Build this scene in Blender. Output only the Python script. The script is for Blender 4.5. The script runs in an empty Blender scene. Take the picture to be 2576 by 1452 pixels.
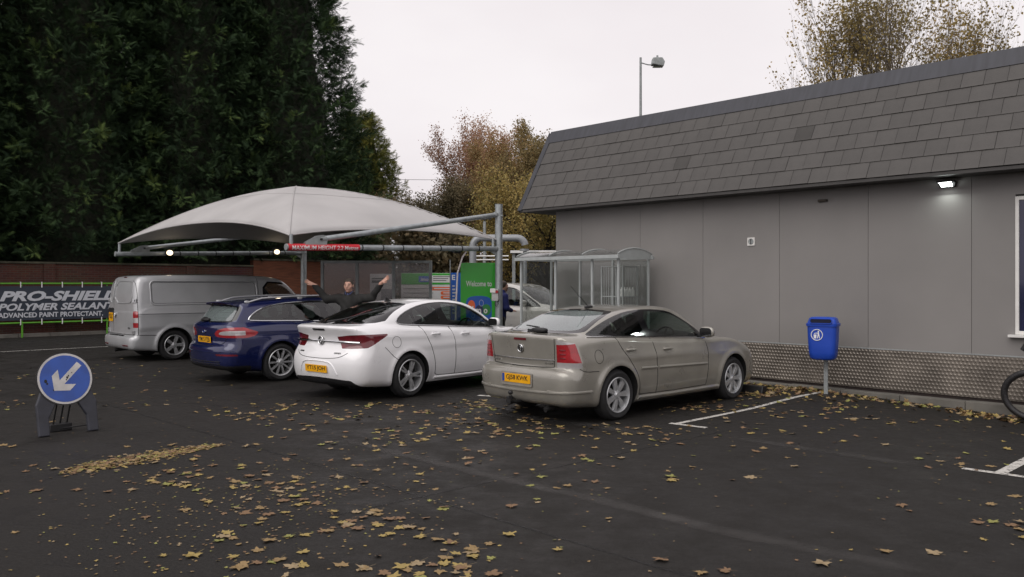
import bpy, bmesh, math, random
import numpy as np
from mathutils import Vector, Matrix
from mathutils.bvhtree import BVHTree

random.seed(7)
RNG = np.random.default_rng(11)
SC = bpy.context.scene
COL = SC.collection

# ---------------------------------------------------------------- camera
CAM_H = 1.76
cam_d = bpy.data.cameras.new("camera")
cam_d.sensor_width = 36.0
cam_d.lens = 36.0 * 2080.0 / 2576.0
cam_d.shift_y = -14.0 / 2576.0
cam_d.clip_start = 0.1
cam_d.clip_end = 2000.0
cam = bpy.data.objects.new("camera", cam_d)
COL.objects.link(cam)
cam.location = (0, 0, CAM_H)
cam.rotation_euler = (math.radians(90), 0, 0)
SC.camera = cam

# ---------------------------------------------------------------- sky, sun, exposure
SUN_AZ, SUN_EL = math.radians(218), math.radians(46)      # azimuth from +Y towards +X: behind the camera's left shoulder
world = bpy.data.worlds.new("World")
SC.world = world
world.use_nodes = True
wn = world.node_tree
wn.nodes.clear()
w_out = wn.nodes.new("ShaderNodeOutputWorld")
w_bg = wn.nodes.new("ShaderNodeBackground")
w_sky = wn.nodes.new("ShaderNodeTexSky")
w_sky.sky_type = 'NISHITA'
w_sky.sun_disc = False
w_sky.sun_elevation = SUN_EL
w_sky.sun_rotation = SUN_AZ
w_sky.dust_density = 4.0
w_hsv = wn.nodes.new("ShaderNodeHueSaturation")          # cloud layer takes the blue out of the sky
w_hsv.inputs["Saturation"].default_value = 0.10
w_co = wn.nodes.new("ShaderNodeTexCoord")
w_map = wn.nodes.new("ShaderNodeMapping")
w_map.inputs["Scale"].default_value = (1.0, 1.0, 2.2)
w_noise = wn.nodes.new("ShaderNodeTexNoise")
w_noise.inputs["Scale"].default_value = 1.6
w_noise.inputs["Detail"].default_value = 5.0
w_ramp = wn.nodes.new("ShaderNodeValToRGB")
w_ramp.color_ramp.elements[0].position = 0.30
w_ramp.color_ramp.elements[0].color = (8.5, 7.75, 8.05, 1)
w_ramp.color_ramp.elements[1].position = 0.72
w_ramp.color_ramp.elements[1].color = (10.3, 9.8, 9.95, 1)
w_mix = wn.nodes.new("ShaderNodeMix")
w_mix.data_type = 'RGBA'
w_mix.inputs[0].default_value = 0.86
L = wn.links
L.new(w_co.outputs["Generated"], w_map.inputs["Vector"])
L.new(w_map.outputs["Vector"], w_noise.inputs["Vector"])
L.new(w_noise.outputs["Fac"], w_ramp.inputs["Fac"])
L.new(w_sky.outputs["Color"], w_hsv.inputs["Color"])
L.new(w_hsv.outputs["Color"], w_mix.inputs[6])
L.new(w_ramp.outputs["Color"], w_mix.inputs[7])
L.new(w_mix.outputs[2], w_bg.inputs["Color"])
w_bg.inputs["Strength"].default_value = 0.101
L.new(w_bg.outputs["Background"], w_out.inputs["Surface"])

sun_d = bpy.data.lights.new("sun", 'SUN')
sun_d.energy = 1.4
sun_d.angle = math.radians(60)
sun_d.color = (1.0, 0.96, 0.92)
sun = bpy.data.objects.new("sun", sun_d)
COL.objects.link(sun)
_sd = Vector((math.sin(SUN_AZ) * math.cos(SUN_EL), math.cos(SUN_AZ) * math.cos(SUN_EL), math.sin(SUN_EL)))
sun.rotation_euler = (-_sd).to_track_quat('-Z', 'Y').to_euler()
sun.location = _sd * 60

SC.view_settings.view_transform = 'Standard'
SC.view_settings.look = 'None'
SC.view_settings.exposure = 0.0
SC.view_settings.gamma = 1.0
SC.view_settings.use_curve_mapping = False
SC.render.engine = 'CYCLES'
SC.cycles.use_denoising = True
SC.cycles.max_bounces = 8
SC.cycles.transparent_max_bounces = 12
SC.cycles.caustics_reflective = False
SC.cycles.caustics_refractive = False
SC.cycles.sample_clamp_indirect = 4.0

# ---------------------------------------------------------------- materials
def srgb(r, g, b):
    f = lambda c: (c / 255 / 12.92) if c / 255 <= 0.04045 else ((c / 255 + 0.055) / 1.055) ** 2.4
    return (f(r), f(g), f(b))

def pm(name, col, rough=0.6, metal=0.0, coat=0.0, var=0.0, vscale=8.0, bump=0.0, bscale=60.0, spec=0.5,
       emit=None, estr=0.0, coords='Object', stretch=None, trans=0.0, var2=None):
    """Principled material with noise-driven colour variation and fine relief."""
    m = bpy.data.materials.new(name)
    m.use_nodes = True
    nt = m.node_tree
    b = nt.nodes["Principled BSDF"]
    b.inputs["Base Color"].default_value = (*col, 1)
    b.inputs["Roughness"].default_value = rough
    b.inputs["Metallic"].default_value = metal
    b.inputs["Coat Weight"].default_value = coat
    b.inputs["Coat Roughness"].default_value = 0.04
    b.inputs["Specular IOR Level"].default_value = spec
    if emit:
        b.inputs["Emission Color"].default_value = (*emit, 1)
        b.inputs["Emission Strength"].default_value = estr
    if var > 0 or bump > 0:
        tc = nt.nodes.new("ShaderNodeTexCoord")
        src = tc.outputs[coords]
        if stretch:
            mp = nt.nodes.new("ShaderNodeMapping")
            mp.inputs["Scale"].default_value = stretch
            nt.links.new(src, mp.inputs["Vector"])
            src = mp.outputs["Vector"]
        if var > 0:
            n = nt.nodes.new("ShaderNodeTexNoise")
            n.inputs["Scale"].default_value = vscale
            n.inputs["Detail"].default_value = 6
            nt.links.new(src, n.inputs["Vector"])
            r = nt.nodes.new("ShaderNodeValToRGB")
            r.color_ramp.elements[0].position = 0.3
            r.color_ramp.elements[1].position = 0.7
            c2 = var2 if var2 else tuple(min(1, c * (1 + var)) for c in col)
            r.color_ramp.elements[0].color = (*[c * (1 - var) for c in col], 1)
            r.color_ramp.elements[1].color = (*c2, 1)
            nt.links.new(n.outputs["Fac"], r.inputs["Fac"])
            nt.links.new(r.outputs["Color"], b.inputs["Base Color"])
            rr = nt.nodes.new("ShaderNodeMapRange")
            rr.inputs["To Min"].default_value = max(0.0, rough - 0.08)
            rr.inputs["To Max"].default_value = min(1.0, rough + 0.08)
            nt.links.new(n.outputs["Fac"], rr.inputs["Value"])
            nt.links.new(rr.outputs["Result"], b.inputs["Roughness"])
        if bump > 0:
            n2 = nt.nodes.new("ShaderNodeTexNoise")
            n2.inputs["Scale"].default_value = bscale
            n2.inputs["Detail"].default_value = 4
            nt.links.new(src, n2.inputs["Vector"])
            bp = nt.nodes.new("ShaderNodeBump")
            bp.inputs["Strength"].default_value = bump
            bp.inputs["Distance"].default_value = 0.01
            nt.links.new(n2.outputs["Fac"], bp.inputs["Height"])
            nt.links.new(bp.outputs["Normal"], b.inputs["Normal"])
    if trans > 0:
        t = nt.nodes.new("ShaderNodeBsdfTranslucent")
        t.inputs["Color"].default_value = (*col, 1)
        mx = nt.nodes.new("ShaderNodeMixShader")
        mx.inputs[0].default_value = trans
        o = nt.nodes["Material Output"]
        nt.links.new(b.outputs[0], mx.inputs[1])
        nt.links.new(t.outputs[0], mx.inputs[2])
        nt.links.new(mx.outputs[0], o.inputs["Surface"])
    return m

def glass_mat(name, tint, ior=1.5, rough=0.01, haze=0.0, hcol=(0.45, 0.45, 0.44)):
    m = bpy.data.materials.new(name)
    m.use_nodes = True
    nt = m.node_tree
    nt.nodes.clear()
    o = nt.nodes.new("ShaderNodeOutputMaterial")
    fr = nt.nodes.new("ShaderNodeFresnel")
    ge = nt.nodes.new("ShaderNodeNewGeometry")           # same reflectance from either side of the sheet
    sg_ = nt.nodes.new("ShaderNodeMapRange")
    sg_.inputs["To Min"].default_value = ior
    sg_.inputs["To Max"].default_value = 1.0 / ior
    nt.links.new(ge.outputs["Backfacing"], sg_.inputs["Value"])
    nt.links.new(sg_.outputs[0], fr.inputs["IOR"])
    tr = nt.nodes.new("ShaderNodeBsdfTransparent")
    tr.inputs["Color"].default_value = (*tint, 1)
    gl = nt.nodes.new("ShaderNodeBsdfGlossy")
    gl.inputs["Roughness"].default_value = rough
    gl.inputs["Color"].default_value = (1, 1, 1, 1)
    mx = nt.nodes.new("ShaderNodeMixShader")
    nt.links.new(fr.outputs[0], mx.inputs[0])
    last = tr.outputs[0]
    if haze > 0:
        df = nt.nodes.new("ShaderNodeBsdfDiffuse")
        df.inputs["Color"].default_value = (*hcol, 1)
        m2 = nt.nodes.new("ShaderNodeMixShader")
        m2.inputs[0].default_value = haze
        nt.links.new(tr.outputs[0], m2.inputs[1])
        nt.links.new(df.outputs[0], m2.inputs[2])
        last = m2.outputs[0]
    nt.links.new(last, mx.inputs[1])
    nt.links.new(gl.outputs[0], mx.inputs[2])
    nt.links.new(mx.outputs[0], o.inputs["Surface"])
    return m

def leaf_mat(name, stops, rough=0.6, trans=0.25, spec=0.3):
    """Foliage: the colour of each leaf or spray comes from its own 'tint' value."""
    m = bpy.data.materials.new(name)
    m.use_nodes = True
    nt = m.node_tree
    b = nt.nodes["Principled BSDF"]
    b.inputs["Roughness"].default_value = rough
    b.inputs["Specular IOR Level"].default_value = spec
    at = nt.nodes.new("ShaderNodeAttribute")
    at.attribute_name = "tint"
    r = nt.nodes.new("ShaderNodeValToRGB")
    els = r.color_ramp.elements
    while len(els) < len(stops):
        els.new(0.5)
    for i, (p, c) in enumerate(stops):
        els[i].position = p
        els[i].color = (*c, 1)
    nt.links.new(at.outputs["Fac"], r.inputs["Fac"])
    nt.links.new(r.outputs["Color"], b.inputs["Base Color"])
    t = nt.nodes.new("ShaderNodeBsdfTranslucent")
    nt.links.new(r.outputs["Color"], t.inputs["Color"])
    mx = nt.nodes.new("ShaderNodeMixShader")
    mx.inputs[0].default_value = trans
    nt.links.new(b.outputs[0], mx.inputs[1])
    nt.links.new(t.outputs[0], mx.inputs[2])
    nt.links.new(mx.outputs[0], nt.nodes["Material Output"].inputs["Surface"])
    return m

M = {}
M['galv'] = pm('galvanised_steel', (0.36, 0.39, 0.40), 0.42, 0.55, var=0.18, vscale=9, bump=0.05)
M['galv_dull'] = pm('weathered_steel', (0.30, 0.32, 0.32), 0.6, 0.3, var=0.2, vscale=7, bump=0.08)
M['black'] = pm('black_plastic', (0.012, 0.012, 0.013), 0.5, var=0.2, vscale=30)
M['rubber'] = pm('tyre_rubber', (0.016, 0.016, 0.017), 0.78, var=0.3, vscale=14, bump=0.15, bscale=90)
M['under'] = pm('underbody', (0.01, 0.01, 0.01), 0.9, var=0.3, vscale=10)
M['gap'] = pm('panel_gap', (0.006, 0.006, 0.006), 0.9)
M['chrome'] = pm('chrome', (0.72, 0.73, 0.74), 0.12, 1.0, var=0.05)
M['alloy'] = pm('alloy_silver', (0.52, 0.53, 0.54), 0.30, 0.6, var=0.04, vscale=5)
M['alloy_dark'] = pm('alloy_brake_dust', (0.022, 0.021, 0.02), 0.6, 0.3, var=0.3, vscale=12)
M['trim'] = pm('gloss_black_trim', (0.008, 0.008, 0.009), 0.08, coat=0.5)
M['seat'] = pm('seat_cloth', (0.022, 0.022, 0.024), 0.9, var=0.3, vscale=40, bump=0.2)
M['lining'] = pm('grey_headlining', (0.16, 0.155, 0.145), 0.95, var=0.1)
M['red_lens'] = pm('red_lens', (0.30, 0.008, 0.014), 0.12, coat=1.0, var=0.3, vscale=12)
M['red_deep'] = pm('dark_red_lens', (0.13, 0.006, 0.012), 0.1, coat=1.0, var=0.3, vscale=9)
M['clear_lens'] = pm('clear_lens', (0.46, 0.44, 0.44), 0.15, 0.3, coat=1.0, var=0.10, vscale=8)
M['plate'] = pm('yellow_plate', srgb(232, 168, 16), 0.35, var=0.08, vscale=10)
M['plate_blue'] = pm('plate_blue_band', srgb(30, 70, 150), 0.4, var=0.05)
M['ink'] = pm('black_lettering', (0.008, 0.008, 0.008), 0.6)
M['cglass'] = glass_mat('car_glass', (0.60, 0.70, 0.66), 1.75)
M['cglass_sky'] = glass_mat('sky_sheen_car_glass', (0.55, 0.66, 0.63), 2.3, 0.03, haze=0.24, hcol=(0.56, 0.66, 0.66))  # pale teal diffuse layer: reflected sky put into the glass colour
M['cglass_dark'] = glass_mat('car_glass_dark', (0.42, 0.48, 0.45), 1.75)
M['white'] = pm('white_paint', (0.78, 0.78, 0.76), 0.45, var=0.06, vscale=6)

# ---------------------------------------------------------------- objects
def tag(o, label=None, cat=None, group=None, kind=None):
    if label: o['label'] = label
    if cat: o['category'] = cat
    if group: o['group'] = group
    if kind: o['kind'] = kind
    return o

def empty(name, loc=(0, 0, 0), rz=0.0, parent=None):
    o = bpy.data.objects.new(name, None)
    o.empty_display_size = 0.2
    COL.objects.link(o)
    o.location = loc
    o.rotation_euler = (0, 0, rz)
    if parent: o.parent = parent
    return o

def mesh_np(name, V, F, smooth=False, tint=None, normals=None):
    """Mesh from an (n,3) array and an (m,3) or (m,4) index array, or a list of index lists."""
    me = bpy.data.meshes.new(name)
    V = np.asarray(V, dtype=np.float32)
    if isinstance(F, np.ndarray):
        k = F.shape[1]
        nf = len(F)
        me.vertices.add(len(V)); me.vertices.foreach_set('co', V.ravel())
        me.loops.add(nf * k); me.loops.foreach_set('vertex_index', F.astype(np.int32).ravel())
        me.polygons.add(nf); me.polygons.foreach_set('loop_start', np.arange(0, nf * k, k, dtype=np.int32))
        me.update(calc_edges=True)
    else:
        me.from_pydata(V.tolist(), [], F)
        me.update()
    if smooth:
        me.polygons.foreach_set('use_smooth', np.ones(len(me.polygons), dtype=bool))
    if tint is not None:
        a = me.attributes.new('tint', 'FLOAT', 'POINT')
        a.data.foreach_set('value', np.asarray(tint, dtype=np.float32))
    if normals is not None:
        me.normals_split_custom_set_from_vertices(np.asarray(normals, dtype=np.float32).tolist())
    return me

def link(name, me, mat=None, parent=None, loc=None, rot=None):
    if mat is not None:
        for mm in (mat if isinstance(mat, (list, tuple)) else [mat]):
            me.materials.append(mm)
    o = bpy.data.objects.new(name, me)
    COL.objects.link(o)
    if parent: o.parent = parent
    if loc is not None: o.location = loc
    if rot is not None: o.rotation_euler = rot
    return o

def frame_from(zdir, up=(0, 0, 1)):
    z = Vector(zdir).normalized()
    x = Vector(up).cross(z)
    if x.length < 1e-5: x = Vector((1, 0, 0)).cross(z)
    x.normalize()
    y = z.cross(x)
    return Matrix((x, y, z)).transposed()

class MB:
    """Collects shapes and links them as one mesh object."""
    def __init__(s):
        s.v = []; s.f = []
    def add(s, V, F, mat=None):
        n = len(s.v)
        for p in V:
            p = Vector(p)
            s.v.append(tuple(mat @ p) if mat is not None else tuple(p))
        for f in F: s.f.append([int(i) + n for i in f])
        return s
    def box(s, x0, x1, y0, y1, z0, z1, mat=None):
        V = [(x0,y0,z0),(x1,y0,z0),(x1,y1,z0),(x0,y1,z0),(x0,y0,z1),(x1,y0,z1),(x1,y1,z1),(x0,y1,z1)]
        return s.add(V, [(0,3,2,1),(4,5,6,7),(0,1,5,4),(1,2,6,5),(2,3,7,6),(3,0,4,7)], mat)
    def tube(s, pts, r, n=8, closed=False, cap=True):
        pts = [Vector(p) for p in pts]
        m = len(pts)
        rr = r if isinstance(r, (list, tuple)) else [r] * m
        up = None; base = len(s.v)
        for i, p in enumerate(pts):
            if closed: t = pts[(i+1) % m] - pts[i-1]
            else: t = pts[min(i+1, m-1)] - pts[max(i-1, 0)]
            if t.length < 1e-9: t = Vector((0, 0, 1))
            t.normalize()
            if up is None:
                up = Vector((0,0,1)) if abs(t.z) < 0.9 else Vector((1,0,0))
            x = up - t * up.dot(t)
            if x.length < 1e-6: x = t.orthogonal()
            x.normalize(); up = x
            y = t.cross(x)
            for k in range(n):
                a = 2 * math.pi * k / n
                s.v.append(tuple(p + x * (math.cos(a) * rr[i]) + y * (math.sin(a) * rr[i])))
        for i in range(m if closed else m - 1):
            j = (i + 1) % m
            for k in range(n):
                k2 = (k + 1) % n
                s.f.append([base+i*n+k, base+i*n+k2, base+j*n+k2, base+j*n+k])
        if cap and not closed:
            s.f.append([base+k for k in range(n)][::-1])
            s.f.append([base+(m-1)*n+k for k in range(n)])
        return s
    def lathe(s, prof, n=24, mat=None, closed_prof=False):
        """prof: (r, h) pairs about the local Z axis."""
        base = len(s.v); m = len(prof)
        for (r, h) in prof:
            for k in range(n):
                a = 2 * math.pi * k / n
                p = Vector((r * math.cos(a), r * math.sin(a), h))
                s.v.append(tuple(mat @ p) if mat is not None else tuple(p))
        for i in range(m if closed_prof else m - 1):
            j = (i + 1) % m
            for k in range(n):
                k2 = (k + 1) % n
                s.f.append([base+i*n+k, base+i*n+k2, base+j*n+k2, base+j*n+k])
        return s
    def prism(s, poly, h0, h1, mat=None):
        """poly in local XY, extruded along local Z."""
        n = len(poly)
        V = [(p[0], p[1], h0) for p in poly] + [(p[0], p[1], h1) for p in poly]
        F = [list(range(n))[::-1], list(range(n, 2*n))]
        for i in range(n):
            j = (i + 1) % n
            F.append([i, j, n + j, n + i])
        return s.add(V, F, mat)
    def build(s, name, mat, parent=None, smooth=False, bevel=0.0, loc=None, rot=None, auto=None):
        me = bpy.data.meshes.new(name)
        me.from_pydata(s.v, [], s.f)
        me.update()
        bm = bmesh.new(); bm.from_mesh(me)
        bmesh.ops.recalc_face_normals(bm, faces=bm.faces)
        bm.to_mesh(me); bm.free()
        if smooth:
            me.polygons.foreach_set('use_smooth', np.ones(len(me.polygons), dtype=bool))
            if auto is None: auto = 40
            me.set_sharp_from_angle(angle=math.radians(auto))
        o = link(name, me, mat, parent, loc, rot)
        if bevel > 0:
            b = o.modifiers.new('bevel', 'BEVEL'); b.width = bevel; b.segments = 2; b.limit_method = 'ANGLE'
        return o

def arc(cx, cy, r, a0, a1, n):
    return [(cx + r*math.cos(math.radians(a0+(a1-a0)*i/n)), cy + r*math.sin(math.radians(a0+(a1-a0)*i/n))) for i in range(n+1)]

def rrect(x0, x1, y0, y1, r, n=5):
    return (arc(x1-r, y0+r, r, -90, 0, n) + arc(x1-r, y1-r, r, 0, 90, n) +
            arc(x0+r, y1-r, r, 90, 180, n) + arc(x0+r, y0+r, r, 180, 270, n))

def rbox(sx, sy, sz, p=4.0, n=8):
    """Pillow-like rounded box (superellipsoid) centred on the origin."""
    V = []; F = []
    for i in range(n + 1):
        ph = -math.pi/2 + math.pi * i / n
        for k in range(2 * n):
            th = math.pi * k / n
            f = lambda c: math.copysign(abs(c) ** (2.0 / p), c)
            V.append((sx/2*f(math.cos(ph))*f(math.cos(th)), sy/2*f(math.cos(ph))*f(math.sin(th)), sz/2*f(math.sin(ph))))
    m = 2 * n
    for i in range(n):
        for k in range(m):
            F.append([i*m+k, i*m+(k+1) % m, (i+1)*m+(k+1) % m, (i+1)*m+k])
    return V, F

def text_vf(body, width=None, height=None, extrude=0.002, offset=0.0, shear=0.0, spacing=1.0):
    """Lettering as raised geometry in local XY (centred), facing +Z."""
    cu = bpy.data.curves.new('lettering', 'FONT')
    cu.body = body; cu.size = 1.0; cu.extrude = 0.0
    cu.offset = offset; cu.shear = shear; cu.space_character = spacing
    cu.resolution_u = 3
    ob = bpy.data.objects.new('lettering', cu)
    COL.objects.link(ob)
    bpy.context.view_layer.update()
    me = ob.to_mesh()
    V = np.array([v.co[:] for v in me.vertices]); F = [list(p.vertices) for p in me.polygons]
    ob.to_mesh_clear()
    bpy.data.objects.remove(ob); bpy.data.curves.remove(cu)
    lo, hi = V.min(0), V.max(0)
    V[:, :2] -= (lo + hi)[:2] / 2
    sx = width / (hi - lo)[0] if width else None
    sy = height / (hi - lo)[1] if height else None
    V[:, 0] *= sx or sy; V[:, 1] *= sy or sx
    V[:, 2] = 0
    n = len(V)
    V2 = V.copy(); V2[:, 2] = extrude
    edges = {}
    for f in F:
        for a, b in zip(f, f[1:] + f[:1]):
            if (b, a) in edges: edges.pop((b, a))
            else: edges[(a, b)] = 1
    FF = [[i + n for i in f] for f in F] + [[a, b, b + n, a + n] for a, b in edges]
    return np.vstack([V, V2]), FF

# ---------------------------------------------------------------- implicit surfaces -> meshes
def smin(a, b, k):
    h = np.maximum(k - np.abs(a - b), 0) / k
    return np.minimum(a, b) - h * h * k * 0.25
def smax(a, b, k):
    return -smin(-a, -b, k)
def sstep(e0, e1, x):
    t = np.clip((x - e0) / (e1 - e0), 0, 1)
    return t * t * (3 - 2 * t)

def poly_sdf(x, y, poly):
    poly = np.asarray(poly, float)
    dd = np.full(x.shape, 1e9); inside = np.zeros(x.shape, bool)
    n = len(poly)
    for i in range(n):
        a = poly[i]; b = poly[(i + 1) % n]
        ex, ey = b - a
        wx, wy = x - a[0], y - a[1]
        t = np.clip((wx * ex + wy * ey) / (ex * ex + ey * ey + 1e-12), 0, 1)
        dd = np.minimum(dd, (wx - ex * t) ** 2 + (wy - ey * t) ** 2)
        c = ((a[1] <= y) & (b[1] > y)) | ((b[1] <= y) & (a[1] > y))
        with np.errstate(divide='ignore', invalid='ignore'):
            xi = a[0] + (y - a[1]) * ex / (ey if abs(ey) > 1e-12 else 1e-12)
        inside ^= c & (x < xi)
    d = np.sqrt(dd)
    return np.where(inside, -d, d)

def chaikin(poly, it=2):
    p = np.asarray(poly, float)
    for _ in range(it):
        q = np.roll(p, -1, 0)
        p = np.stack([p * 0.75 + q * 0.25, p * 0.25 + q * 0.75], 1).reshape(-1, 2)
    return p

def curve_table(pts, n=600):
    """Smooth interpolation of (x, v) keys."""
    pts = np.asarray(pts, float)
    x, v = pts[:, 0], pts[:, 1]
    m = np.gradient(v, x)
    xs = np.linspace(x[0], x[-1], n)
    i = np.clip(np.searchsorted(x, xs, 'right') - 1, 0, len(x) - 2)
    h = x[i + 1] - x[i]; t = (xs - x[i]) / h
    ys = ((2*t**3 - 3*t**2 + 1) * v[i] + (t**3 - 2*t**2 + t) * h * m[i] + (-2*t**3 + 3*t**2) * v[i + 1] + (t**3 - t**2) * h * m[i + 1])
    return lambda q: np.interp(q, xs, ys)

def sdf_table(poly, step=0.01, pad=0.6):
    poly = np.asarray(poly)
    lo = poly.min(0) - pad; hi = poly.max(0) + pad
    nx = int((hi[0] - lo[0]) / step) + 1; ny = int((hi[1] - lo[1]) / step) + 1
    X, Y = np.meshgrid(lo[0] + np.arange(nx) * step, lo[1] + np.arange(ny) * step, indexing='ij')
    T = poly_sdf(X, Y, poly)
    def f(x, y):
        gx = np.clip((x - lo[0]) / step, 0, nx - 1.001); gy = np.clip((y - lo[1]) / step, 0, ny - 1.001)
        i = gx.astype(int); j = gy.astype(int); u = gx - i; v = gy - j
        return T[i, j]*(1-u)*(1-v) + T[i+1, j]*u*(1-v) + T[i, j+1]*(1-u)*v + T[i+1, j+1]*u*v
    return f

def surface_nets(f, lo, hi, h, newton=2):
    """Triangle mesh (V, N, T) of f(x,y,z)=0."""
    ax = [np.arange(lo[i], hi[i] + h, h) for i in range(3)]
    X, Y, Z = np.meshgrid(*ax, indexing='ij')
    g = f(X, Y, Z)
    s = g < 0
    nx, ny, nz = g.shape
    acc = np.zeros((nx-1, ny-1, nz-1, 3)); cnt = np.zeros((nx-1, ny-1, nz-1))
    sl = lambda a, b: slice(a, b)
    quads = []
    cid = None
    edges = []
    for axis in range(3):
        a = [slice(None)]*3; b = [slice(None)]*3
        a[axis] = slice(0, -1); b[axis] = slice(1, None)
        g0, g1 = g[tuple(a)], g[tuple(b)]
        cr = (g0 < 0) != (g1 < 0)
        idx = np.argwhere(cr)
        t = g0[cr] / (g0[cr] - g1[cr])
        p = idx.astype(float); p[:, axis] += t
        edges.append((axis, idx, s[tuple(a)][cr]))
        o1, o2 = [q for q in range(3) if q != axis]
        for d1 in (0, -1):
            for d2 in (0, -1):
                c = idx.copy(); c[:, o1] += d1; c[:, o2] += d2
                ok = ((c >= 0) & (c < np.array(cnt.shape))).all(1)
                cc = c[ok]
                np.add.at(acc, tuple(cc.T), p[ok]); np.add.at(cnt, tuple(cc.T), 1)
    m = cnt > 0
    cid = -np.ones(cnt.shape, int); cid[m] = np.arange(m.sum())
    V = acc[m] / cnt[m][:, None] * h + np.array(lo)
    for axis, idx, ins in edges:
        o1, o2 = (axis + 1) % 3, (axis + 2) % 3
        ring = []
        for d1, d2 in ((-1, -1), (0, -1), (0, 0), (-1, 0)):
            c = idx.copy(); c[:, o1] += d1; c[:, o2] += d2
            ok = ((c >= 0) & (c < np.array(cnt.shape))).all(1)
            v = -np.ones(len(c), int); v[ok] = cid[tuple(c[ok].T)]
            ring.append(v)
        q = np.stack(ring, 1)
        good = (q >= 0).all(1)
        q = q[good]; ii = ins[good]
        q[~ii] = q[~ii][:, ::-1]
        quads.append(q)
    Q = np.vstack(quads)
    e = h * 0.2
    def grad(P):
        x, y, z = P.T
        return np.stack([f(x+e, y, z) - f(x-e, y, z), f(x, y+e, z) - f(x, y-e, z), f(x, y, z+e) - f(x, y, z-e)], 1) / (2*e)
    for _ in range(newton):
        gr = grad(V); val = f(*V.T)
        st = gr * (val / np.maximum((gr*gr).sum(1), 0.2))[:, None]
        ln = np.linalg.norm(st, axis=1, keepdims=True)
        V = V - st * np.minimum(1, h * 0.7 / np.maximum(ln, 1e-9))
    N = grad(V); N /= np.maximum(np.linalg.norm(N, axis=1, keepdims=True), 1e-9)
    T = np.vstack([Q[:, [0, 1, 2]], Q[:, [0, 2, 3]]])
    return V, N, T

def clip_mesh(V, N, T, dv):
    """Split triangles along dv=0; returns V, N, inside T, outside T."""
    s = dv < 0
    c = s[T].sum(1)
    Tin, Tout = [T[c == 3]], [T[c == 0]]
    for k in (1, 2):
        t = T[c == k]
        if not len(t): continue
        lone = np.argmax(s[t] if k == 1 else ~s[t], axis=1)
        r = np.arange(len(t))
        a, b, d = t[r, lone], t[r, (lone+1) % 3], t[r, (lone+2) % 3]
        E = np.vstack([np.stack([a, b], 1), np.stack([a, d], 1)])
        Es = np.sort(E, 1)
        U, inv = np.unique(Es, axis=0, return_inverse=True)
        inv = inv.ravel()
        w = dv[U[:, 0]] / (dv[U[:, 0]] - dv[U[:, 1]])
        nv = V[U[:, 0]] * (1-w)[:, None] + V[U[:, 1]] * w[:, None]
        nn = N[U[:, 0]] * (1-w)[:, None] + N[U[:, 1]] * w[:, None]
        base = len(V)
        V = np.vstack([V, nv]); N = np.vstack([N, nn])
        dv = np.concatenate([dv, np.zeros(len(nv))]); s = np.concatenate([s, np.zeros(len(nv), bool)])
        p = base + inv[:len(t)]; q = base + inv[len(t):]
        lt = np.stack([a, p, q], 1)
        ot = np.vstack([np.stack([p, b, d], 1), np.stack([p, d, q], 1)])
        if k == 1: Tin.append(lt); Tout.append(ot)
        else: Tout.append(lt); Tin.append(ot)
    return V, N, np.vstack(Tin), np.vstack(Tout)

def sub_mesh(name, V, N, T):
    u, inv = np.unique(T, return_inverse=True)
    return mesh_np(name, V[u], inv.reshape(T.shape), smooth=True, normals=N[u])

def seg_d(X, Y, Z, a, b, ra, rb):
    """Signed distance to a tapered capsule."""
    a = np.asarray(a, float); b = np.asarray(b, float); ba = b - a
    t = np.clip(((X-a[0])*ba[0] + (Y-a[1])*ba[1] + (Z-a[2])*ba[2]) / max((ba*ba).sum(), 1e-9), 0, 1)
    return np.sqrt((X-a[0]-ba[0]*t)**2 + (Y-a[1]-ba[1]*t)**2 + (Z-a[2]-ba[2]*t)**2) - (ra + (rb-ra)*t)
def ell_d(X, Y, Z, c, r):
    k = np.sqrt(((X-c[0])/r[0])**2 + ((Y-c[1])/r[1])**2 + ((Z-c[2])/r[2])**2)
    return (k - 1) * min(r)

# site axes: D = the way the parked cars point, W = along the building's wall, away from the camera
TH = math.radians(46.3)
DV = Vector((math.sin(TH), math.cos(TH), 0)); WV = Vector((-math.cos(TH), math.sin(TH), 0))
def gz(x, y):
    """Tarmac height: level, but along the building it runs from a slight rise by the bin down to the near end."""
    s = DV.y * x - DV.x * y
    n = DV.x * x + DV.y * y
    t = min(1.0, max(0.0, (n - 10.0) / 2.0))
    a = min(0.045, max(-0.06, 0.04 - 0.0375 * (s + 5.9)))
    b = min(1.0, max(0.0, (x - 2.2) / 1.2))
    return a * t * t * (3 - 2 * t) * b

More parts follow.
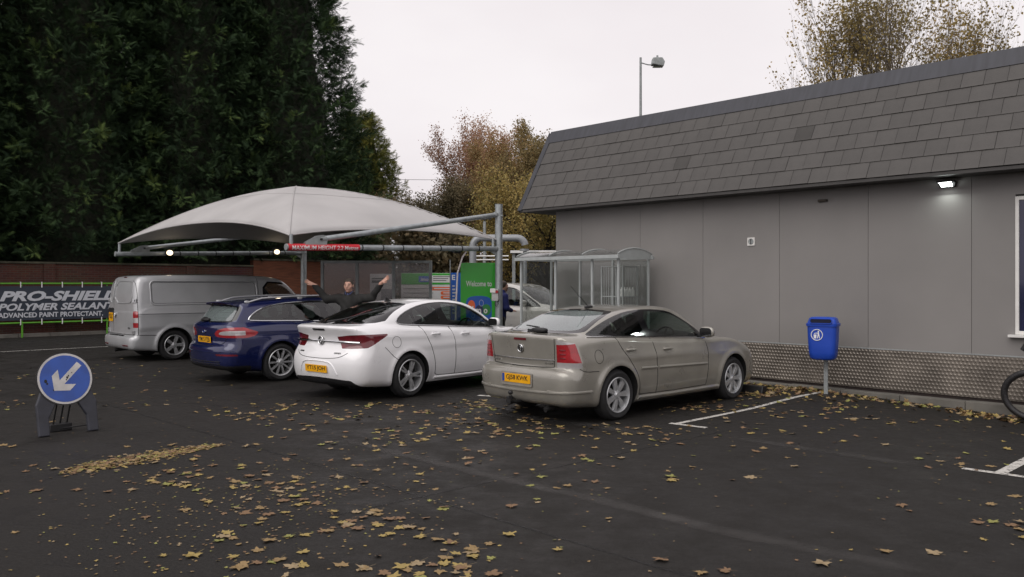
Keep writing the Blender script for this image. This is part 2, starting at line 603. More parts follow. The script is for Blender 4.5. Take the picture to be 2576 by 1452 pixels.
# ================================================================ ground
def asphalt_mat():
    m = bpy.data.materials.new('tarmac')
    m.use_nodes = True
    nt = m.node_tree; b = nt.nodes["Principled BSDF"]
    tc = nt.nodes.new("ShaderNodeTexCoord")
    def noise(sc, det, rough=0.6):
        n = nt.nodes.new("ShaderNodeTexNoise"); n.inputs["Scale"].default_value = sc
        n.inputs["Detail"].default_value = det; n.inputs["Roughness"].default_value = rough
        nt.links.new(tc.outputs["Object"], n.inputs["Vector"]); return n
    big = noise(0.35, 4); mid = noise(2.2, 6, 0.7); fine = noise(55, 5, 0.85); grit = noise(190, 2)
    r1 = nt.nodes.new("ShaderNodeValToRGB")
    r1.color_ramp.elements[0].position = 0.32; r1.color_ramp.elements[0].color = (0.0078, 0.0067, 0.0055, 1)
    r1.color_ramp.elements[1].position = 0.72; r1.color_ramp.elements[1].color = (0.0140, 0.0122, 0.0102, 1)
    mixv = nt.nodes.new("ShaderNodeMath"); mixv.operation = 'MULTIPLY_ADD'
    mixv.inputs[1].default_value = 0.55
    sc2 = nt.nodes.new("ShaderNodeMath"); sc2.operation = 'MULTIPLY'; sc2.inputs[1].default_value = 0.45
    nt.links.new(mid.outputs["Fac"], sc2.inputs[0])
    nt.links.new(big.outputs["Fac"], mixv.inputs[0]); nt.links.new(sc2.outputs[0], mixv.inputs[2])
    nt.links.new(mixv.outputs[0], r1.inputs["Fac"])
    r2 = nt.nodes.new("ShaderNodeValToRGB")
    r2.color_ramp.elements[0].position = 0.40; r2.color_ramp.elements[0].color = (0.35, 0.35, 0.35, 1)
    r2.color_ramp.elements[1].position = 0.62; r2.color_ramp.elements[1].color = (2.0, 2.0, 2.0, 1)
    nt.links.new(fine.outputs["Fac"], r2.inputs["Fac"])
    mu = nt.nodes.new("ShaderNodeMix"); mu.data_type = 'RGBA'; mu.blend_type = 'MULTIPLY'; mu.inputs[0].default_value = 1.0
    nt.links.new(r1.outputs["Color"], mu.inputs[6]); nt.links.new(r2.outputs["Color"], mu.inputs[7])
    nt.links.new(mu.outputs[2], b.inputs["Base Color"])
    rr = nt.nodes.new("ShaderNodeMapRange")
    rr.inputs["From Min"].default_value = 0.35; rr.inputs["From Max"].default_value = 0.65
    rr.inputs["To Min"].default_value = 0.44; rr.inputs["To Max"].default_value = 0.88
    nt.links.new(mid.outputs["Fac"], rr.inputs["Value"]); nt.links.new(rr.outputs[0], b.inputs["Roughness"])
    b.inputs["Specular IOR Level"].default_value = 0.35
    bp = nt.nodes.new("ShaderNodeBump"); bp.inputs["Strength"].default_value = 0.55; bp.inputs["Distance"].default_value = 0.006
    ad = nt.nodes.new("ShaderNodeMath"); ad.operation = 'ADD'
    nt.links.new(fine.outputs["Fac"], ad.inputs[0]); nt.links.new(grit.outputs["Fac"], ad.inputs[1])
    nt.links.new(ad.outputs[0], bp.inputs["Height"]); nt.links.new(bp.outputs[0], b.inputs["Normal"])
    return m

def worn_paint(name, col, cover, scale=14.0, rough=0.6, soft=0.06):
    """Paint or dust lying on the tarmac, worn through in patches."""
    m = bpy.data.materials.new(name)
    m.use_nodes = True
    nt = m.node_tree; b = nt.nodes["Principled BSDF"]
    b.inputs["Base Color"].default_value = (*col, 1); b.inputs["Roughness"].default_value = rough
    tc = nt.nodes.new("ShaderNodeTexCoord")
    n = nt.nodes.new("ShaderNodeTexNoise"); n.inputs["Scale"].default_value = scale; n.inputs["Detail"].default_value = 8
    n.inputs["Roughness"].default_value = 0.75
    nt.links.new(tc.outputs["Object"], n.inputs["Vector"])
    at = nt.nodes.new("ShaderNodeAttribute"); at.attribute_name = "tint"
    ad = nt.nodes.new("ShaderNodeMath"); ad.operation = 'ADD'
    nt.links.new(n.outputs["Fac"], ad.inputs[0]); nt.links.new(at.outputs["Fac"], ad.inputs[1])
    mr = nt.nodes.new("ShaderNodeMapRange")
    mr.inputs["From Min"].default_value = 1.5 - cover - soft; mr.inputs["From Max"].default_value = 1.5 - cover + soft
    nt.links.new(ad.outputs[0], mr.inputs["Value"])
    tr = nt.nodes.new("ShaderNodeBsdfTransparent"); mx = nt.nodes.new("ShaderNodeMixShader")
    nt.links.new(mr.outputs[0], mx.inputs[0]); nt.links.new(tr.outputs[0], mx.inputs[1]); nt.links.new(b.outputs[0], mx.inputs[2])
    nt.links.new(mx.outputs[0], nt.nodes["Material Output"].inputs["Surface"])
    return m

M['tarmac'] = asphalt_mat()
M['soil'] = pm('verge_soil', (0.035, 0.040, 0.018), 0.95, var=0.5, vscale=0.6, bump=0.5, bscale=12)
M['kerb'] = pm('kerb_concrete', (0.14, 0.132, 0.115), 0.85, var=0.3, vscale=3, bump=0.3)

mb = MB().box(-700, 700, -400, 1000, -0.42, -0.40)
tag(mb.build('ground', M['soil']), 'bare ground around the car park', kind='structure')

gx = np.concatenate([np.arange(-46, 1.9, 1.6), np.arange(2, 9.01, 0.25), np.arange(10, 21, 1.6)])
gy = np.concatenate([np.arange(-14, 8.9, 1.2), np.arange(9, 15.51, 0.25), np.arange(16.5, 62, 1.6)])
V = [(x, y, gz(x, y)) for x in gx for y in gy]
ny = len(gy)
F = np.array([(i*ny+j, (i+1)*ny+j, (i+1)*ny+j+1, i*ny+j+1) for i in range(len(gx)-1) for j in range(ny-1)])
tag(link('car_park', mesh_np('car_park', V, F, smooth=True), M['tarmac']), 'dark tarmac of the car park', kind='structure')

def ribbon(name, pts, width, mat, lift=0.004, feather=0.0, label=None, ncross=4, step=0.25):
    """A strip laid on the tarmac along a polyline (real width in metres)."""
    P = []
    for (a, b) in zip(pts[:-1], pts[1:]):
        a = Vector((*a, 0)); b = Vector((*b, 0)); n = max(1, int((b-a).length / step))
        P += [a.lerp(b, i / n) for i in range(n)]
    P.append(Vector((*pts[-1], 0)))
    V = []; tint = []
    for i, p in enumerate(P):
        t = (P[min(i+1, len(P)-1)] - P[max(i-1, 0)]).normalized(); s = Vector((-t.y, t.x, 0))
        wd = width[0] + (width[1]-width[0]) * i / max(1, len(P)-1) if isinstance(width, tuple) else width
        for k in range(ncross + 1):
            f = k / ncross - 0.5
            q = p + s * wd * f
            V.append((q.x, q.y, gz(q.x, q.y) + lift))
            e = 1.0 - (2*abs(f)) ** 2 * feather
            if feather: e -= feather * (abs(i/(len(P)-1) - 0.5) * 2) ** 6
            tint.append(e)
    m = ncross + 1
    F = np.array([(i*m+k, (i+1)*m+k, (i+1)*m+k+1, i*m+k+1) for i in range(len(P)-1) for k in range(ncross)])
    o = link(name, mesh_np(name, V, F, tint=tint), mat)
    return tag(o, label, kind='structure')

M['line'] = worn_paint('worn_line_paint', (0.56, 0.54, 0.50), 0.06, 16.0)
M['line_old'] = worn_paint('old_line_paint', (0.46, 0.45, 0.42), 0.06, 16.0)
M['scuff'] = worn_paint('pale_dust_streak', (0.060, 0.056, 0.053), 0.03, 1.8, 0.8, 0.32)
M['scuff2'] = worn_paint('pale_dust_patch', (0.050, 0.047, 0.044), 0.0, 2.0, 0.8, 0.32)
ribbon('bay_line', [(2.04, 10.31), (5.13, 13.25)], 0.075, M['line'], label='white bay line running from the beige car towards the bin')
ribbon('bay_line', [(1.98, 10.36), (2.36, 10.03)], 0.085, M['line'], lift=0.0045)
ribbon('bay_line', [(4.27, 7.84), (4.95, 7.21)], 0.085, M['line'], lift=0.0045)
ribbon('bay_line', [(4.53, 7.66), (7.4, 10.42)], 0.10, M['line'])
ribbon('bay_line', [(-0.53, 12.93), (0.1, 12.67)], 0.10, M['line'])
ribbon('bay_line', [(-0.18, 12.70), (3.0, 15.7)], 0.085, M['line'])
ribbon('bay_line', [(-14.2, 20.0), (-6.4, 27.4)], 0.10, M['line_old'])
ribbon('dust_streak', [(-2.2, 9.6), (-1.3, 8.65), (0.0, 7.35), (0.85, 6.55), (1.4, 5.95), (2.1, 5.35), (3.0, 4.7)], (0.26, 0.34), M['scuff'], lift=0.003, feather=0.62, ncross=8)
ribbon('dust_streak', [(2.4, 9.5), (3.3, 8.6), (4.1, 7.8)], 0.34, M['scuff2'], lift=0.003, feather=0.66, ncross=8)
ribbon('dust_streak', [(-1.2, 12.0), (1.0, 10.2), (1.9, 9.4)], 0.5, M['scuff2'], lift=0.003, feather=0.72, ncross=8)

M['seam'] = worn_paint('tar_seam', (0.007, 0.0065, 0.006), 0.0, 4.0, 0.6, 0.15)
ribbon('tar_seam', [(-7.5, 13.6), (-2.0, 8.1), (1.6, 4.4)], 0.035, M['seam'], lift=0.0022)
ribbon('tar_seam', [(-1.4, 6.2), (2.6, 9.9)], 0.03, M['seam'], lift=0.0026)

# ================================================================ the grey building
BO = Vector((4.094, 14.385, 0))
bld = empty('shop_building', BO, -TH)          # local x along the wall towards the camera, y into the building
tag(bld, 'low grey clad shop building with mansard roof of grey slate tiles', 'building')
def bw(x, y, z):                                # building-local -> world
    return BO + (-WV) * x + DV * y + Vector((0, 0, z))

def rnd_tone(name, col, rough, spread, bump=0.1, vs=3.0, stain=0.25, bs=40):
    """Colour differs from piece to piece, with weather stains on top."""
    m = pm(name, col, rough, var=stain, vscale=vs, bump=bump, bscale=bs)
    nt = m.node_tree; b = nt.nodes["Principled BSDF"]
    src = b.inputs["Base Color"].links[0].from_socket
    oi = nt.nodes.new("ShaderNodeObjectInfo")
    mr = nt.nodes.new("ShaderNodeMapRange"); mr.inputs["To Min"].default_value = 1 - spread; mr.inputs["To Max"].default_value = 1 + spread
    nt.links.new(oi.outputs["Random"], mr.inputs["Value"])
    mu = nt.nodes.new("ShaderNodeMix"); mu.data_type = 'RGBA'; mu.blend_type = 'MULTIPLY'; mu.inputs[0].default_value = 1.0
    cb = nt.nodes.new("ShaderNodeCombineColor")
    for k in range(3): nt.links.new(mr.outputs[0], cb.inputs[k])
    nt.links.new(src, mu.inputs[6]); nt.links.new(cb.outputs[0], mu.inputs[7]); nt.links.new(mu.outputs[2], b.inputs["Base Color"])
    return m

M['clad'] = rnd_tone('grey_cladding', (0.215, 0.205, 0.196), 0.46, 0.035, bump=0.03, vs=0.55, stain=0.10)
M['slate'] = rnd_tone('grey_slate_tile', (0.079, 0.0745, 0.070), 0.72, 0.07, bump=0.25, vs=2.4, stain=0.22)
M['slate_dark'] = rnd_tone('stained_slate_tile', (0.052, 0.049, 0.045), 0.72, 0.10, bump=0.25, vs=2.4, stain=0.3)
M['capping'] = pm('lead_grey_capping', (0.046, 0.048, 0.057), 0.55, 0.1, var=0.25, vscale=2.0, stretch=(6, 1, 0.6))
M['soffit'] = pm('dark_soffit', (0.055, 0.052, 0.05), 0.7, var=0.15)
M['backing'] = pm('wall_backing', (0.075, 0.072, 0.07), 0.9, var=0.2)
M['tread'] = pm('tread_plate', (0.195, 0.172, 0.147), 0.36, 0.5, var=0.28, vscale=2.5)
M['upvc'] = pm('white_upvc', (0.72, 0.71, 0.68), 0.4, var=0.05)
M['win'] = pm('dark_blue_window_film', (0.012, 0.014, 0.05), 0.06, coat=0.6, var=0.3, vscale=1.2)
M['rust'] = pm('base_gap_shade', (0.022, 0.014, 0.012), 0.85, var=0.4)  # shade of the gap below the tread plate, put into the colour

XL, XR, DEPTH = -4.55, 9.75, 8.0
EZ, EY, TZ, TY = 3.33, -0.44, 5.10, 0.54
MB().box(XL+0.02, XR, 0.012, DEPTH, 0.0, 3.33).build('wall_core', M['backing'], bld)
seams = [XL, -3.815, -2.307, -0.887, 0.613, 2.105, 3.576, 5.05, 6.55, 8.05, XR]
for a, b in zip(seams[:-1], seams[1:]):
    if a < 4.2 < b or 4.2 < a < 6.0:
        # panel with the window let in: built of strips round the opening
        m_ = MB()
        if a < 4.2: m_.box(a+0.003, 4.13, -0.018, 0.006, 0.735, 3.32).box(4.13, b-0.003, -0.018, 0.006, 0.735, 1.02).box(4.13, b-0.003, -0.018, 0.006, 2.98, 3.32)
        else: m_.box(a+0.003, 5.93, -0.018, 0.006, 0.735, 1.02).box(a+0.003, 5.93, -0.018, 0.006, 2.98, 3.32).box(5.93, b-0.003, -0.018, 0.006, 0.735, 3.32)
        m_.build('cladding_panel', M['clad'], bld)
    else:
        MB().box(a+0.003, b-0.003, -0.018, 0.006, 0.735, 3.32).build('cladding_panel', M['clad'], bld)
# end wall (towards the trees) in three panels
for a, b in ((0.006, 2.6), (2.606, 5.2), (5.206, DEPTH)):
    MB().box(XL-0.012, XL+0.012, a, b-0.006, 0.05, 3.32).build('cladding_panel', M['clad'], bld)

# tread plate skirting with raised studs
V = [(XL, -0.024, 0.13), (XR, -0.024, 0.13), (XR, -0.024, 0.735), (XL, -0.024, 0.735)]
F = [[0, 1, 2, 3]]
p_ = 0.0545
for i in range(int((XR - XL) / p_)):
    for j in range(11):
        for q in (0,):
            cx = XL + (i + 0.5) * p_ + (0.5 * p_ if j % 2 else 0); cz = 0.13 + (j + 0.5) * p_
            if cx > XR - 0.03: continue
            r = p_ * 0.50; n0 = len(V); k = 0.42
            V += [(cx-r, -0.0245, cz), (cx, -0.0245, cz-r), (cx+r, -0.0245, cz), (cx, -0.0245, cz+r),
                  (cx-r*k, -0.034, cz), (cx, -0.034, cz-r*k), (cx+r*k, -0.034, cz), (cx, -0.034, cz+r*k)]
            F += [[n0, n0+1, n0+5, n0+4], [n0+1, n0+2, n0+6, n0+5], [n0+2, n0+3, n0+7, n0+6], [n0+3, n0, n0+4, n0+7], [n0+4, n0+5, n0+6, n0+7]]
o = link('tread_plate', mesh_np('tread_plate', V, F), M['tread'], bld)
o['kind'] = 'stuff'
MB().box(XL, XR, -0.028, 0.0, 0.736, 0.752).build('skirting_cap', M['galv_dull'], bld)
MB().box(XL, XR, -0.004, 0.010, -0.1, 0.129).build('base_gap', M['rust'], bld)  # dark strip coloured as the shaded gap between plate and ledge
for i in range(16):
    a = XL + i * 0.9; b = min(a + 0.894, XR)
    if b > a + 0.05:
        MB().box(a, b, -0.20, -0.006, -0.3, 0.085 + 0.004 * math.sin(i * 2.3)).build('ledge_stone', M['kerb'], bld, bevel=0.008)

# mansard roof
roof = MB().add([(-5.19, EY+0.02, EZ), (XR+0.3, EY+0.02, EZ), (XR+0.3, TY, TZ-0.02), (-5.19, TY, TZ-0.02), (-5.19, DEPTH+0.4, EZ), (XR+0.3, DEPTH+0.4, EZ), (XR+0.3, DEPTH-0.5, TZ-0.02), (-5.19, DEPTH-0.5, TZ-0.02)],
    [(0,1,2,3), (4,7,6,5), (3,2,6,7), (0,3,7,4), (1,5,6,2)]).build('roof', M['capping'], bld)
sl = Vector((0, TY-EY, TZ-EZ)); SLEN = sl.length; sl.normalize(); nrm = Vector((0, -sl.z, sl.y))
def roof_pt(x, s, h): return Vector((x, EY, EZ)) + sl * s + nrm * h
TILE_H = (SLEN - 0.27) / 6; TW = 0.308
tv = []
for k in range(4):
    r_ = random.Random(k)
    w0 = TW * 0.5 - 0.0025
    lift = 0.020 + r_.uniform(-0.002, 0.003)
    c = [(-w0, -0.004, lift), (w0, -0.004, lift + r_.uniform(-0.002, 0.002)), (w0, TILE_H + 0.035, 0.008), (-w0, TILE_H + 0.035, 0.008),
         (-w0, -0.004, 0.004), (w0, -0.004, 0.004)]
    m_ = bpy.data.meshes.new('tile')
    R = Matrix((Vector((1, 0, 0)), sl, nrm)).transposed()
    m_.from_pydata([tuple(R @ Vector(p)) for p in c], [], [(0,1,2,3), (4,5,1,0), (0,3,4), (1,5,2)])
    m_.materials.append(M['slate'])
    tv.append(m_)
rt = random.Random(5)
tdk = tv[0].copy(); tdk.materials.clear(); tdk.materials.append(M['slate_dark'])
for row in range(6):
    if row % 2:                                   # half tile at the verge
        o = bpy.data.objects.new('tile', tv[row % 4]); COL.objects.link(o); o.parent = roof
        o.location = roof_pt(-5.13 + TW*0.25, row * TILE_H, 0.006); o.scale = (0.49, 1, 1)
    x = -5.13 - (TW * 0.5 if row % 2 else 0)
    while x < XR:
        cx = x + TW / 2
        if cx - TW/2 > -5.19:
            o = bpy.data.objects.new('tile', tdk if rt.random() < 0.018 else tv[rt.randrange(4)]); COL.objects.link(o); o.parent = roof
            p = roof_pt(cx, row * TILE_H, 0.006 + rt.uniform(0, 0.003)); o.location = p
            o.rotation_euler = (rt.uniform(-.004, .004), 0, rt.uniform(-.004, .004))
        x += TW
# capping along the top, verge strip at the open end, eaves board, soffit
m_ = MB()
for (s0, s1, h) in ((SLEN-0.285, SLEN+0.03, 0.030),):
    a, b, c, d_ = roof_pt(-5.21, s0, h), roof_pt(XR+0.3, s0, h), roof_pt(XR+0.3, s1, h), roof_pt(-5.21, s1, h)
    dn = nrm * -0.045
    m_.add([a, b, c, d_, a+dn, b+dn, c+dn, d_+dn], [(0,1,2,3), (7,6,5,4), (0,4,5,1), (1,5,6,2), (2,6,7,3), (3,7,4,0)])
m_.box(-5.21, XR+0.3, TY, TY+0.35, TZ+0.005, TZ+0.035)
m_.build('capping', M['capping'], roof)
a, b, c, d_ = roof_pt(-5.26, -0.03, 0.034), roof_pt(-5.13, -0.03, 0.034), roof_pt(-5.13, SLEN-0.28, 0.034), roof_pt(-5.26, SLEN+0.02, 0.034)
dn = nrm * -0.10
MB().add([a, b, c, d_, a+dn, b+dn, c+dn, d_+dn], [(0,1,2,3), (7,6,5,4), (0,4,5,1), (1,5,6,2), (2,6,7,3), (3,7,4,0)]).build('verge_strip', M['capping'], roof)
MB().box(-5.2, XR+0.3, EY-0.012, 0.0, EZ-0.05, EZ-0.004).build('soffit', M['soffit'], bld)
MB().box(-5.2, XL-0.02, 0.002, DEPTH, EZ-0.05, EZ-0.004).build('soffit', M['soffit'], bld)

# window at the near end
win = MB()
for (x0, x1, z0, z1) in ((4.13, 4.175, 1.05, 2.95), (5.885, 5.93, 1.05, 2.95), (4.175, 5.885, 1.05, 1.10), (4.175, 5.885, 2.90, 2.95)):
    win.box(x0, x1, -0.034, 0.008, z0, z1)
win = win.build('window', M['upvc'], bld, bevel=0.004)
MB().box(4.177, 5.883, -0.012, 0.008, 1.102, 2.898).build('pane', M['win'], win)
MB().box(4.06, 5.99, -0.12, -0.019, 1.012, 1.048).build('sill', M['upvc'], win, bevel=0.004)

# things fixed to the wall
M['lamp_on'] = pm('lit_lamp_glass', (0.9, 0.95, 0.93), 0.3, emit=(0.93, 1.0, 0.97), estr=14.0)
fl = empty('wall_floodlight', bw(3.27, -0.02, 3.19), -TH)
tag(fl, 'lit black bulkhead floodlight under the grey roof eaves', 'floodlight')
MB().box(-0.11, 0.11, -0.05, 0.0, -0.04, 0.04).box(-0.12, 0.12, -0.15, -0.05, 0.02, 0.045).build('housing', M['black'], fl, bevel=0.01)
MB().add([(-0.085,-0.145,0.018),(0.085,-0.145,0.018),(0.075,-0.055,-0.036),(-0.075,-0.055,-0.036)], [(0,3,2,1)]).build('lens', M['lamp_on'], fl)
ld = bpy.data.lights.new('floodlight_lamp', 'AREA'); ld.energy = 3.5; ld.size = 0.22; ld.color = (0.92, 1.0, 0.95)
lo_ = bpy.data.objects.new('lamp', ld); COL.objects.link(lo_); lo_.parent = fl; lo_.location = (0, -0.13, -0.05); lo_.rotation_euler = (math.radians(-35), 0, 0)

vt = empty('wall_vent', bw(0.09, -0.018, 2.475), -TH)
tag(vt, 'small square white extractor vent on the grey cladding', 'vent')
MB().prism(rrect(-0.07, 0.07, -0.07, 0.07, 0.008), 0.0, 0.018, Matrix.Rotation(math.radians(90), 4, 'X')).build('plate', M['upvc'], vt)
MB().lathe([(0.0, 0.019), (0.044, 0.019), (0.046, 0.026), (0.052, 0.019)], 24, Matrix.Rotation(math.radians(90), 4, 'X')).build('grille', M['galv_dull'], vt)
MB().box(-0.004, 0.004, -0.03, -0.02, -0.045, 0.045).build('vane', M['black'], vt)
se = tag(MB().box(-0.075, 0.075, -0.045, 0.0, -0.02, 0.02).box(-0.05, 0.05, -0.055, -0.045, -0.012, 0.012).build('wall_sensor', pm('brown_plastic', (0.05, 0.04, 0.03), 0.6, var=0.2), bevel=0.004, loc=bw(1.38, -0.018, 3.09), rot=(0, 0, -TH)),
   'small dark brown box high on the grey cladding', 'sensor box')

# ================================================================ brick boundary wall on the far side
def brick_mat():
    m = bpy.data.materials.new('red_brickwork'); m.use_nodes = True
    nt = m.node_tree; b = nt.nodes["Principled BSDF"]; b.inputs["Roughness"].default_value = 0.88
    tc = nt.nodes.new("ShaderNodeTexCoord"); mp = nt.nodes.new("ShaderNodeMapping")
    mp.inputs["Rotation"].default_value = (math.radians(90), 0, 0)
    nt.links.new(tc.outputs["Object"], mp.inputs["Vector"])
    br = nt.nodes.new("ShaderNodeTexBrick")
    br.inputs["Scale"].default_value = 1.0; br.inputs["Brick Width"].default_value = 0.225; br.inputs["Row Height"].default_value = 0.075
    br.inputs["Mortar Size"].default_value = 0.008
    br.inputs["Color1"].default_value = (0.125, 0.042, 0.026, 1); br.inputs["Color2"].default_value = (0.085, 0.030, 0.020, 1)
    br.inputs["Mortar"].default_value = (0.10, 0.085, 0.07, 1)
    nt.links.new(mp.outputs[0], br.inputs["Vector"])
    n = nt.nodes.new("ShaderNodeTexNoise"); n.inputs["Scale"].default_value = 1.2; n.inputs["Detail"].default_value = 5
    nt.links.new(tc.outputs["Object"], n.inputs["Vector"])
    mu = nt.nodes.new("ShaderNodeMix"); mu.data_type = 'RGBA'; mu.blend_type = 'MULTIPLY'; mu.inputs[0].default_value = 0.6
    nt.links.new(br.outputs["Color"], mu.inputs[6]); nt.links.new(n.outputs["Color"], mu.inputs[7])
    nt.links.new(mu.outputs[2], b.inputs["Base Color"])
    bp = nt.nodes.new("ShaderNodeBump"); bp.inputs["Strength"].default_value = 0.6; bp.inputs["Distance"].default_value = 0.01; bp.invert = True
    nt.links.new(br.outputs["Fac"], bp.inputs["Height"]); nt.links.new(bp.outputs[0], b.inputs["Normal"])
    return m
M['brick'] = brick_mat()
M['coping'] = pm('mossy_coping', (0.085, 0.08, 0.055), 0.9, var=0.4, vscale=3, bump=0.3)
WA = math.radians(90) - TH                        # wall runs along D
WO = Vector((-16.75, 26.75, 0))
bwall = empty('brick_wall', WO, WA)
tag(bwall, 'long low dark red brick boundary wall with coping below the conifers', 'wall')
MB().box(-16, 8.9, 0.0, 0.22, -0.2, 2.40).build('brickwork', M['brick'], bwall)
for i in range(28):
    MB().box(-16 + i*0.89, -16 + i*0.89 + 0.884, -0.05, 0.27, 2.402, 2.47).build('coping_stone', M['coping'], bwall, bevel=0.008)
for x in (-8, -3.2, 1.6, 6.4):
    MB().box(x-0.17, x+0.17, -0.06, -0.002, -0.2, 2.398).build('pier', M['brick'], bwall)
bw2 = empty('brick_end_wall', WO + DV * 8.92, WA)
tag(bw2, 'taller brick wall length beside the clear screen, behind the steel post', 'wall')
MB().box(0, 6.5, -0.03, 0.25, -0.2, 2.66).build('brickwork', pm('lamplit_brick_face', (0.15, 0.055, 0.028), 0.88, var=0.35, vscale=3.5, bump=0.3, bscale=18, stretch=(0.6, 1, 7)), bw2)  # lighter orange is lamplight put into the brick colour
for i in range(7):
    MB().box(i*0.93, min(i*0.93+0.922, 6.5), -0.07, 0.29, 2.662, 2.73).build('coping_stone', M['coping'], bw2, bevel=0.008)
kb = empty('kerb', WO + Vector((0, 0, 0)), WA)
kb['kind'] = 'structure'
for i in range(27):
    MB().box(-16 + i*0.92, -16 + i*0.92 + 0.912, -0.60, -0.46, -0.1, 0.12).build('kerb_stone', M['kerb'], kb, bevel=0.012)
MB().box(-16, 8.8, -0.458, -0.07, -0.1, 0.10).build('verge_strip', M['soil'], kb)

# green-framed banner in front of the brick wall
M['green_pipe'] = pm('green_painted_tube', srgb(84, 150, 34), 0.45, var=0.12)
M['banner'] = pm('slate_blue_banner', srgb(46, 54, 66), 0.5, var=0.10, vscale=1.5, bump=0.06, bscale=3)
M['banner_ink'] = pm('silver_print', srgb(196, 200, 206), 0.5, var=0.06)
ban = empty('banner_frame', WO - WV * 0.02 + Vector((0, 0, 0)), WA)
tag(ban, 'dark blue-grey PRO-SHIELD banner tied into a green tube frame', 'banner')
BX0, BX1, BY = -0.75, 5.6, -0.75
for z in (0.47, 1.74):
    MB().tube([(BX0-0.1, BY, z), (BX1+0.1, BY, z)], 0.028, 8).build('rail', M['green_pipe'], ban, smooth=True)
for x in (0.62, 3.2, BX1-0.3):
    MB().tube([(x, BY, 0.0), (x, BY, 0.47)], 0.03, 8).build('leg', M['green_pipe'], ban, smooth=True)
    MB().tube([(x, BY+0.03, 0.44), (x, BY+0.03, 1.74)], 0.02, 8).build('upright', M['green_pipe'], ban, smooth=True)
nx_ = 40; V = []; F = []
for i in range(nx_ + 1):
    for j in range(9):
        x = BX0 + (BX1 - BX0) * i / nx_; z = 0.56 + 1.09 * j / 8
        V.append((x, BY + 0.008 * math.sin(x * 5.3) * math.sin(j / 8 * math.pi), z))
F = [[i*9+j, (i+1)*9+j, (i+1)*9+j+1, i*9+j+1] for i in range(nx_) for j in range(8)]
link('sheet', mesh_np('sheet', V, F, smooth=True), M['banner'], ban)
RX = Matrix.Rotation(math.radians(90), 4, 'X')
for (s_, x0, wd, zc, h, off, sh) in (('PRO-SHIELD', -0.02, 3.62, 1.335, 0.33, 0.045, 0.28), ('POLYMER SEALANT', -0.06, 3.52, 0.985, 0.235, 0.035, 0.28), ('ADVANCED PAINT PROTECTANT.', -0.06, 3.12, 0.725, 0.165, 0.03, 0.0)):
    V, F = text_vf(s_, wd, h, 0.003, off, sh)
    MB().add(V, F, Matrix.Translation((x0 + wd/2, BY - 0.014, zc)) @ RX).build('lettering', M['banner_ink'], ban)
k = 0
while BX0 + 0.1 + k * 0.61 < BX1:
    x = BX0 + 0.1 + k * 0.61
    for z0, z1 in ((0.40, 0.60), (1.61, 1.80)):
        MB().box(x-0.014, x+0.014, BY-0.034, BY-0.018, z0, z1).box(x-0.014, x+0.014, BY-0.034, BY+0.034, (z1-0.01 if z0 > 1 else z0), (z1 if z0 > 1 else z0+0.01)).build('tie', M['white'], ban)
    k += 1

# ================================================================ fabric canopy on cantilever frames
M['fabric'] = pm('grey_white_fabric', (0.425, 0.415, 0.41), 0.75, var=0.09, vscale=1.0, bump=0.22, bscale=4.0, trans=0.03)
M['red_sleeve'] = pm('red_sleeve', srgb(196, 30, 44), 0.45, var=0.1, vscale=6)
CB = Vector((-3.946, 14.50, 0))                 # near corner
CL, CWd = 4.95, 7.86
can = empty('fabric_canopy', CB + DV * CL, math.radians(90) - TH)   # at the foot of the near post; local x = D, y = W
tag(can, 'pale grey stretched fabric canopy on two galvanised cantilever frames', 'canopy')
def cp(x, y, z): return Vector((x - CL + 0.05 - 0.035*y, y, z))   # x: 0 near tips .. CL posts, y: 0 near frame .. CWd far frame
# fabric skin
n = 40; V = []; F = []
zc = lambda x, y: 2.60 + 0.10 * x / CL + 0.12 * y / CWd
top = 3.95
for i in range(n + 1):
    for j in range(n + 1):
        s_, t_ = 2*i/n - 1, 2*j/n - 1
        m_ = max(abs(s_), abs(t_)); q = (min(abs(s_), abs(t_)) / m_) if m_ > 1e-6 else 1.0
        pin = 0.085 * m_ ** 3 * (1 - q ** 2)      # edges drawn in between the corners
        ss = s_ * (1 - pin * (abs(s_) == m_)); tt = t_ * (1 - pin * 0.8 * (abs(t_) >= abs(s_)))
        x = (ss + 1) / 2 * CL; y = (tt + 1) / 2 * CWd
        zcor = zc(x, y)
        z = top - (top - zcor) * m_ ** 1.75 + 0.36 * m_ ** 1.6 * (1 - q ** 2.2) * (0.45 if abs(t_) >= abs(s_) else 1.0)
        z -= 0.05 * math.exp(-(m_ / 0.12) ** 2) * 0 + 0.035 * math.sin(math.pi * m_) * (1 - q) 
        V.append(tuple(cp(x, y, z)))
for i in range(n):
    for j in range(n):
        F.append([i*(n+1)+j, (i+1)*(n+1)+j, (i+1)*(n+1)+j+1, i*(n+1)+j+1])
V = np.array(V)
o = link('fabric', mesh_np('fabric', V, np.array(F), smooth=True), M['fabric'], can)
o.data.materials[0] = M['fabric']
sol = o.modifiers.new('thick', 'SOLIDIFY'); sol.thickness = 0.004
def fp(i, j): return Vector(V[i*(n+1)+j])
def edge_rope(idx, name='edge_hem', r=0.014, mat='fabric', lift=0.0):
    MB().tube([fp(i, j) + Vector((0, 0, lift)) for i, j in idx], r, 6).build(name, M[mat], can, smooth=True)
edge_rope([(i, 0) for i in range(n+1)]); edge_rope([(i, n) for i in range(n+1)]); edge_rope([(0, j) for j in range(n+1)]); edge_rope([(n, j) for j in range(n+1)])
for a, b in (((0, 0), (1, 1)), ((0, n), (1, -1)), ((n, 0), (-1, 1)), ((n, n), (-1, -1))):
    edge_rope([(a[0] + b[0]*k, a[1] + b[1]*k) for k in range(n//2 + 1)], 'seam', 0.010, 'fabric', 0.004)
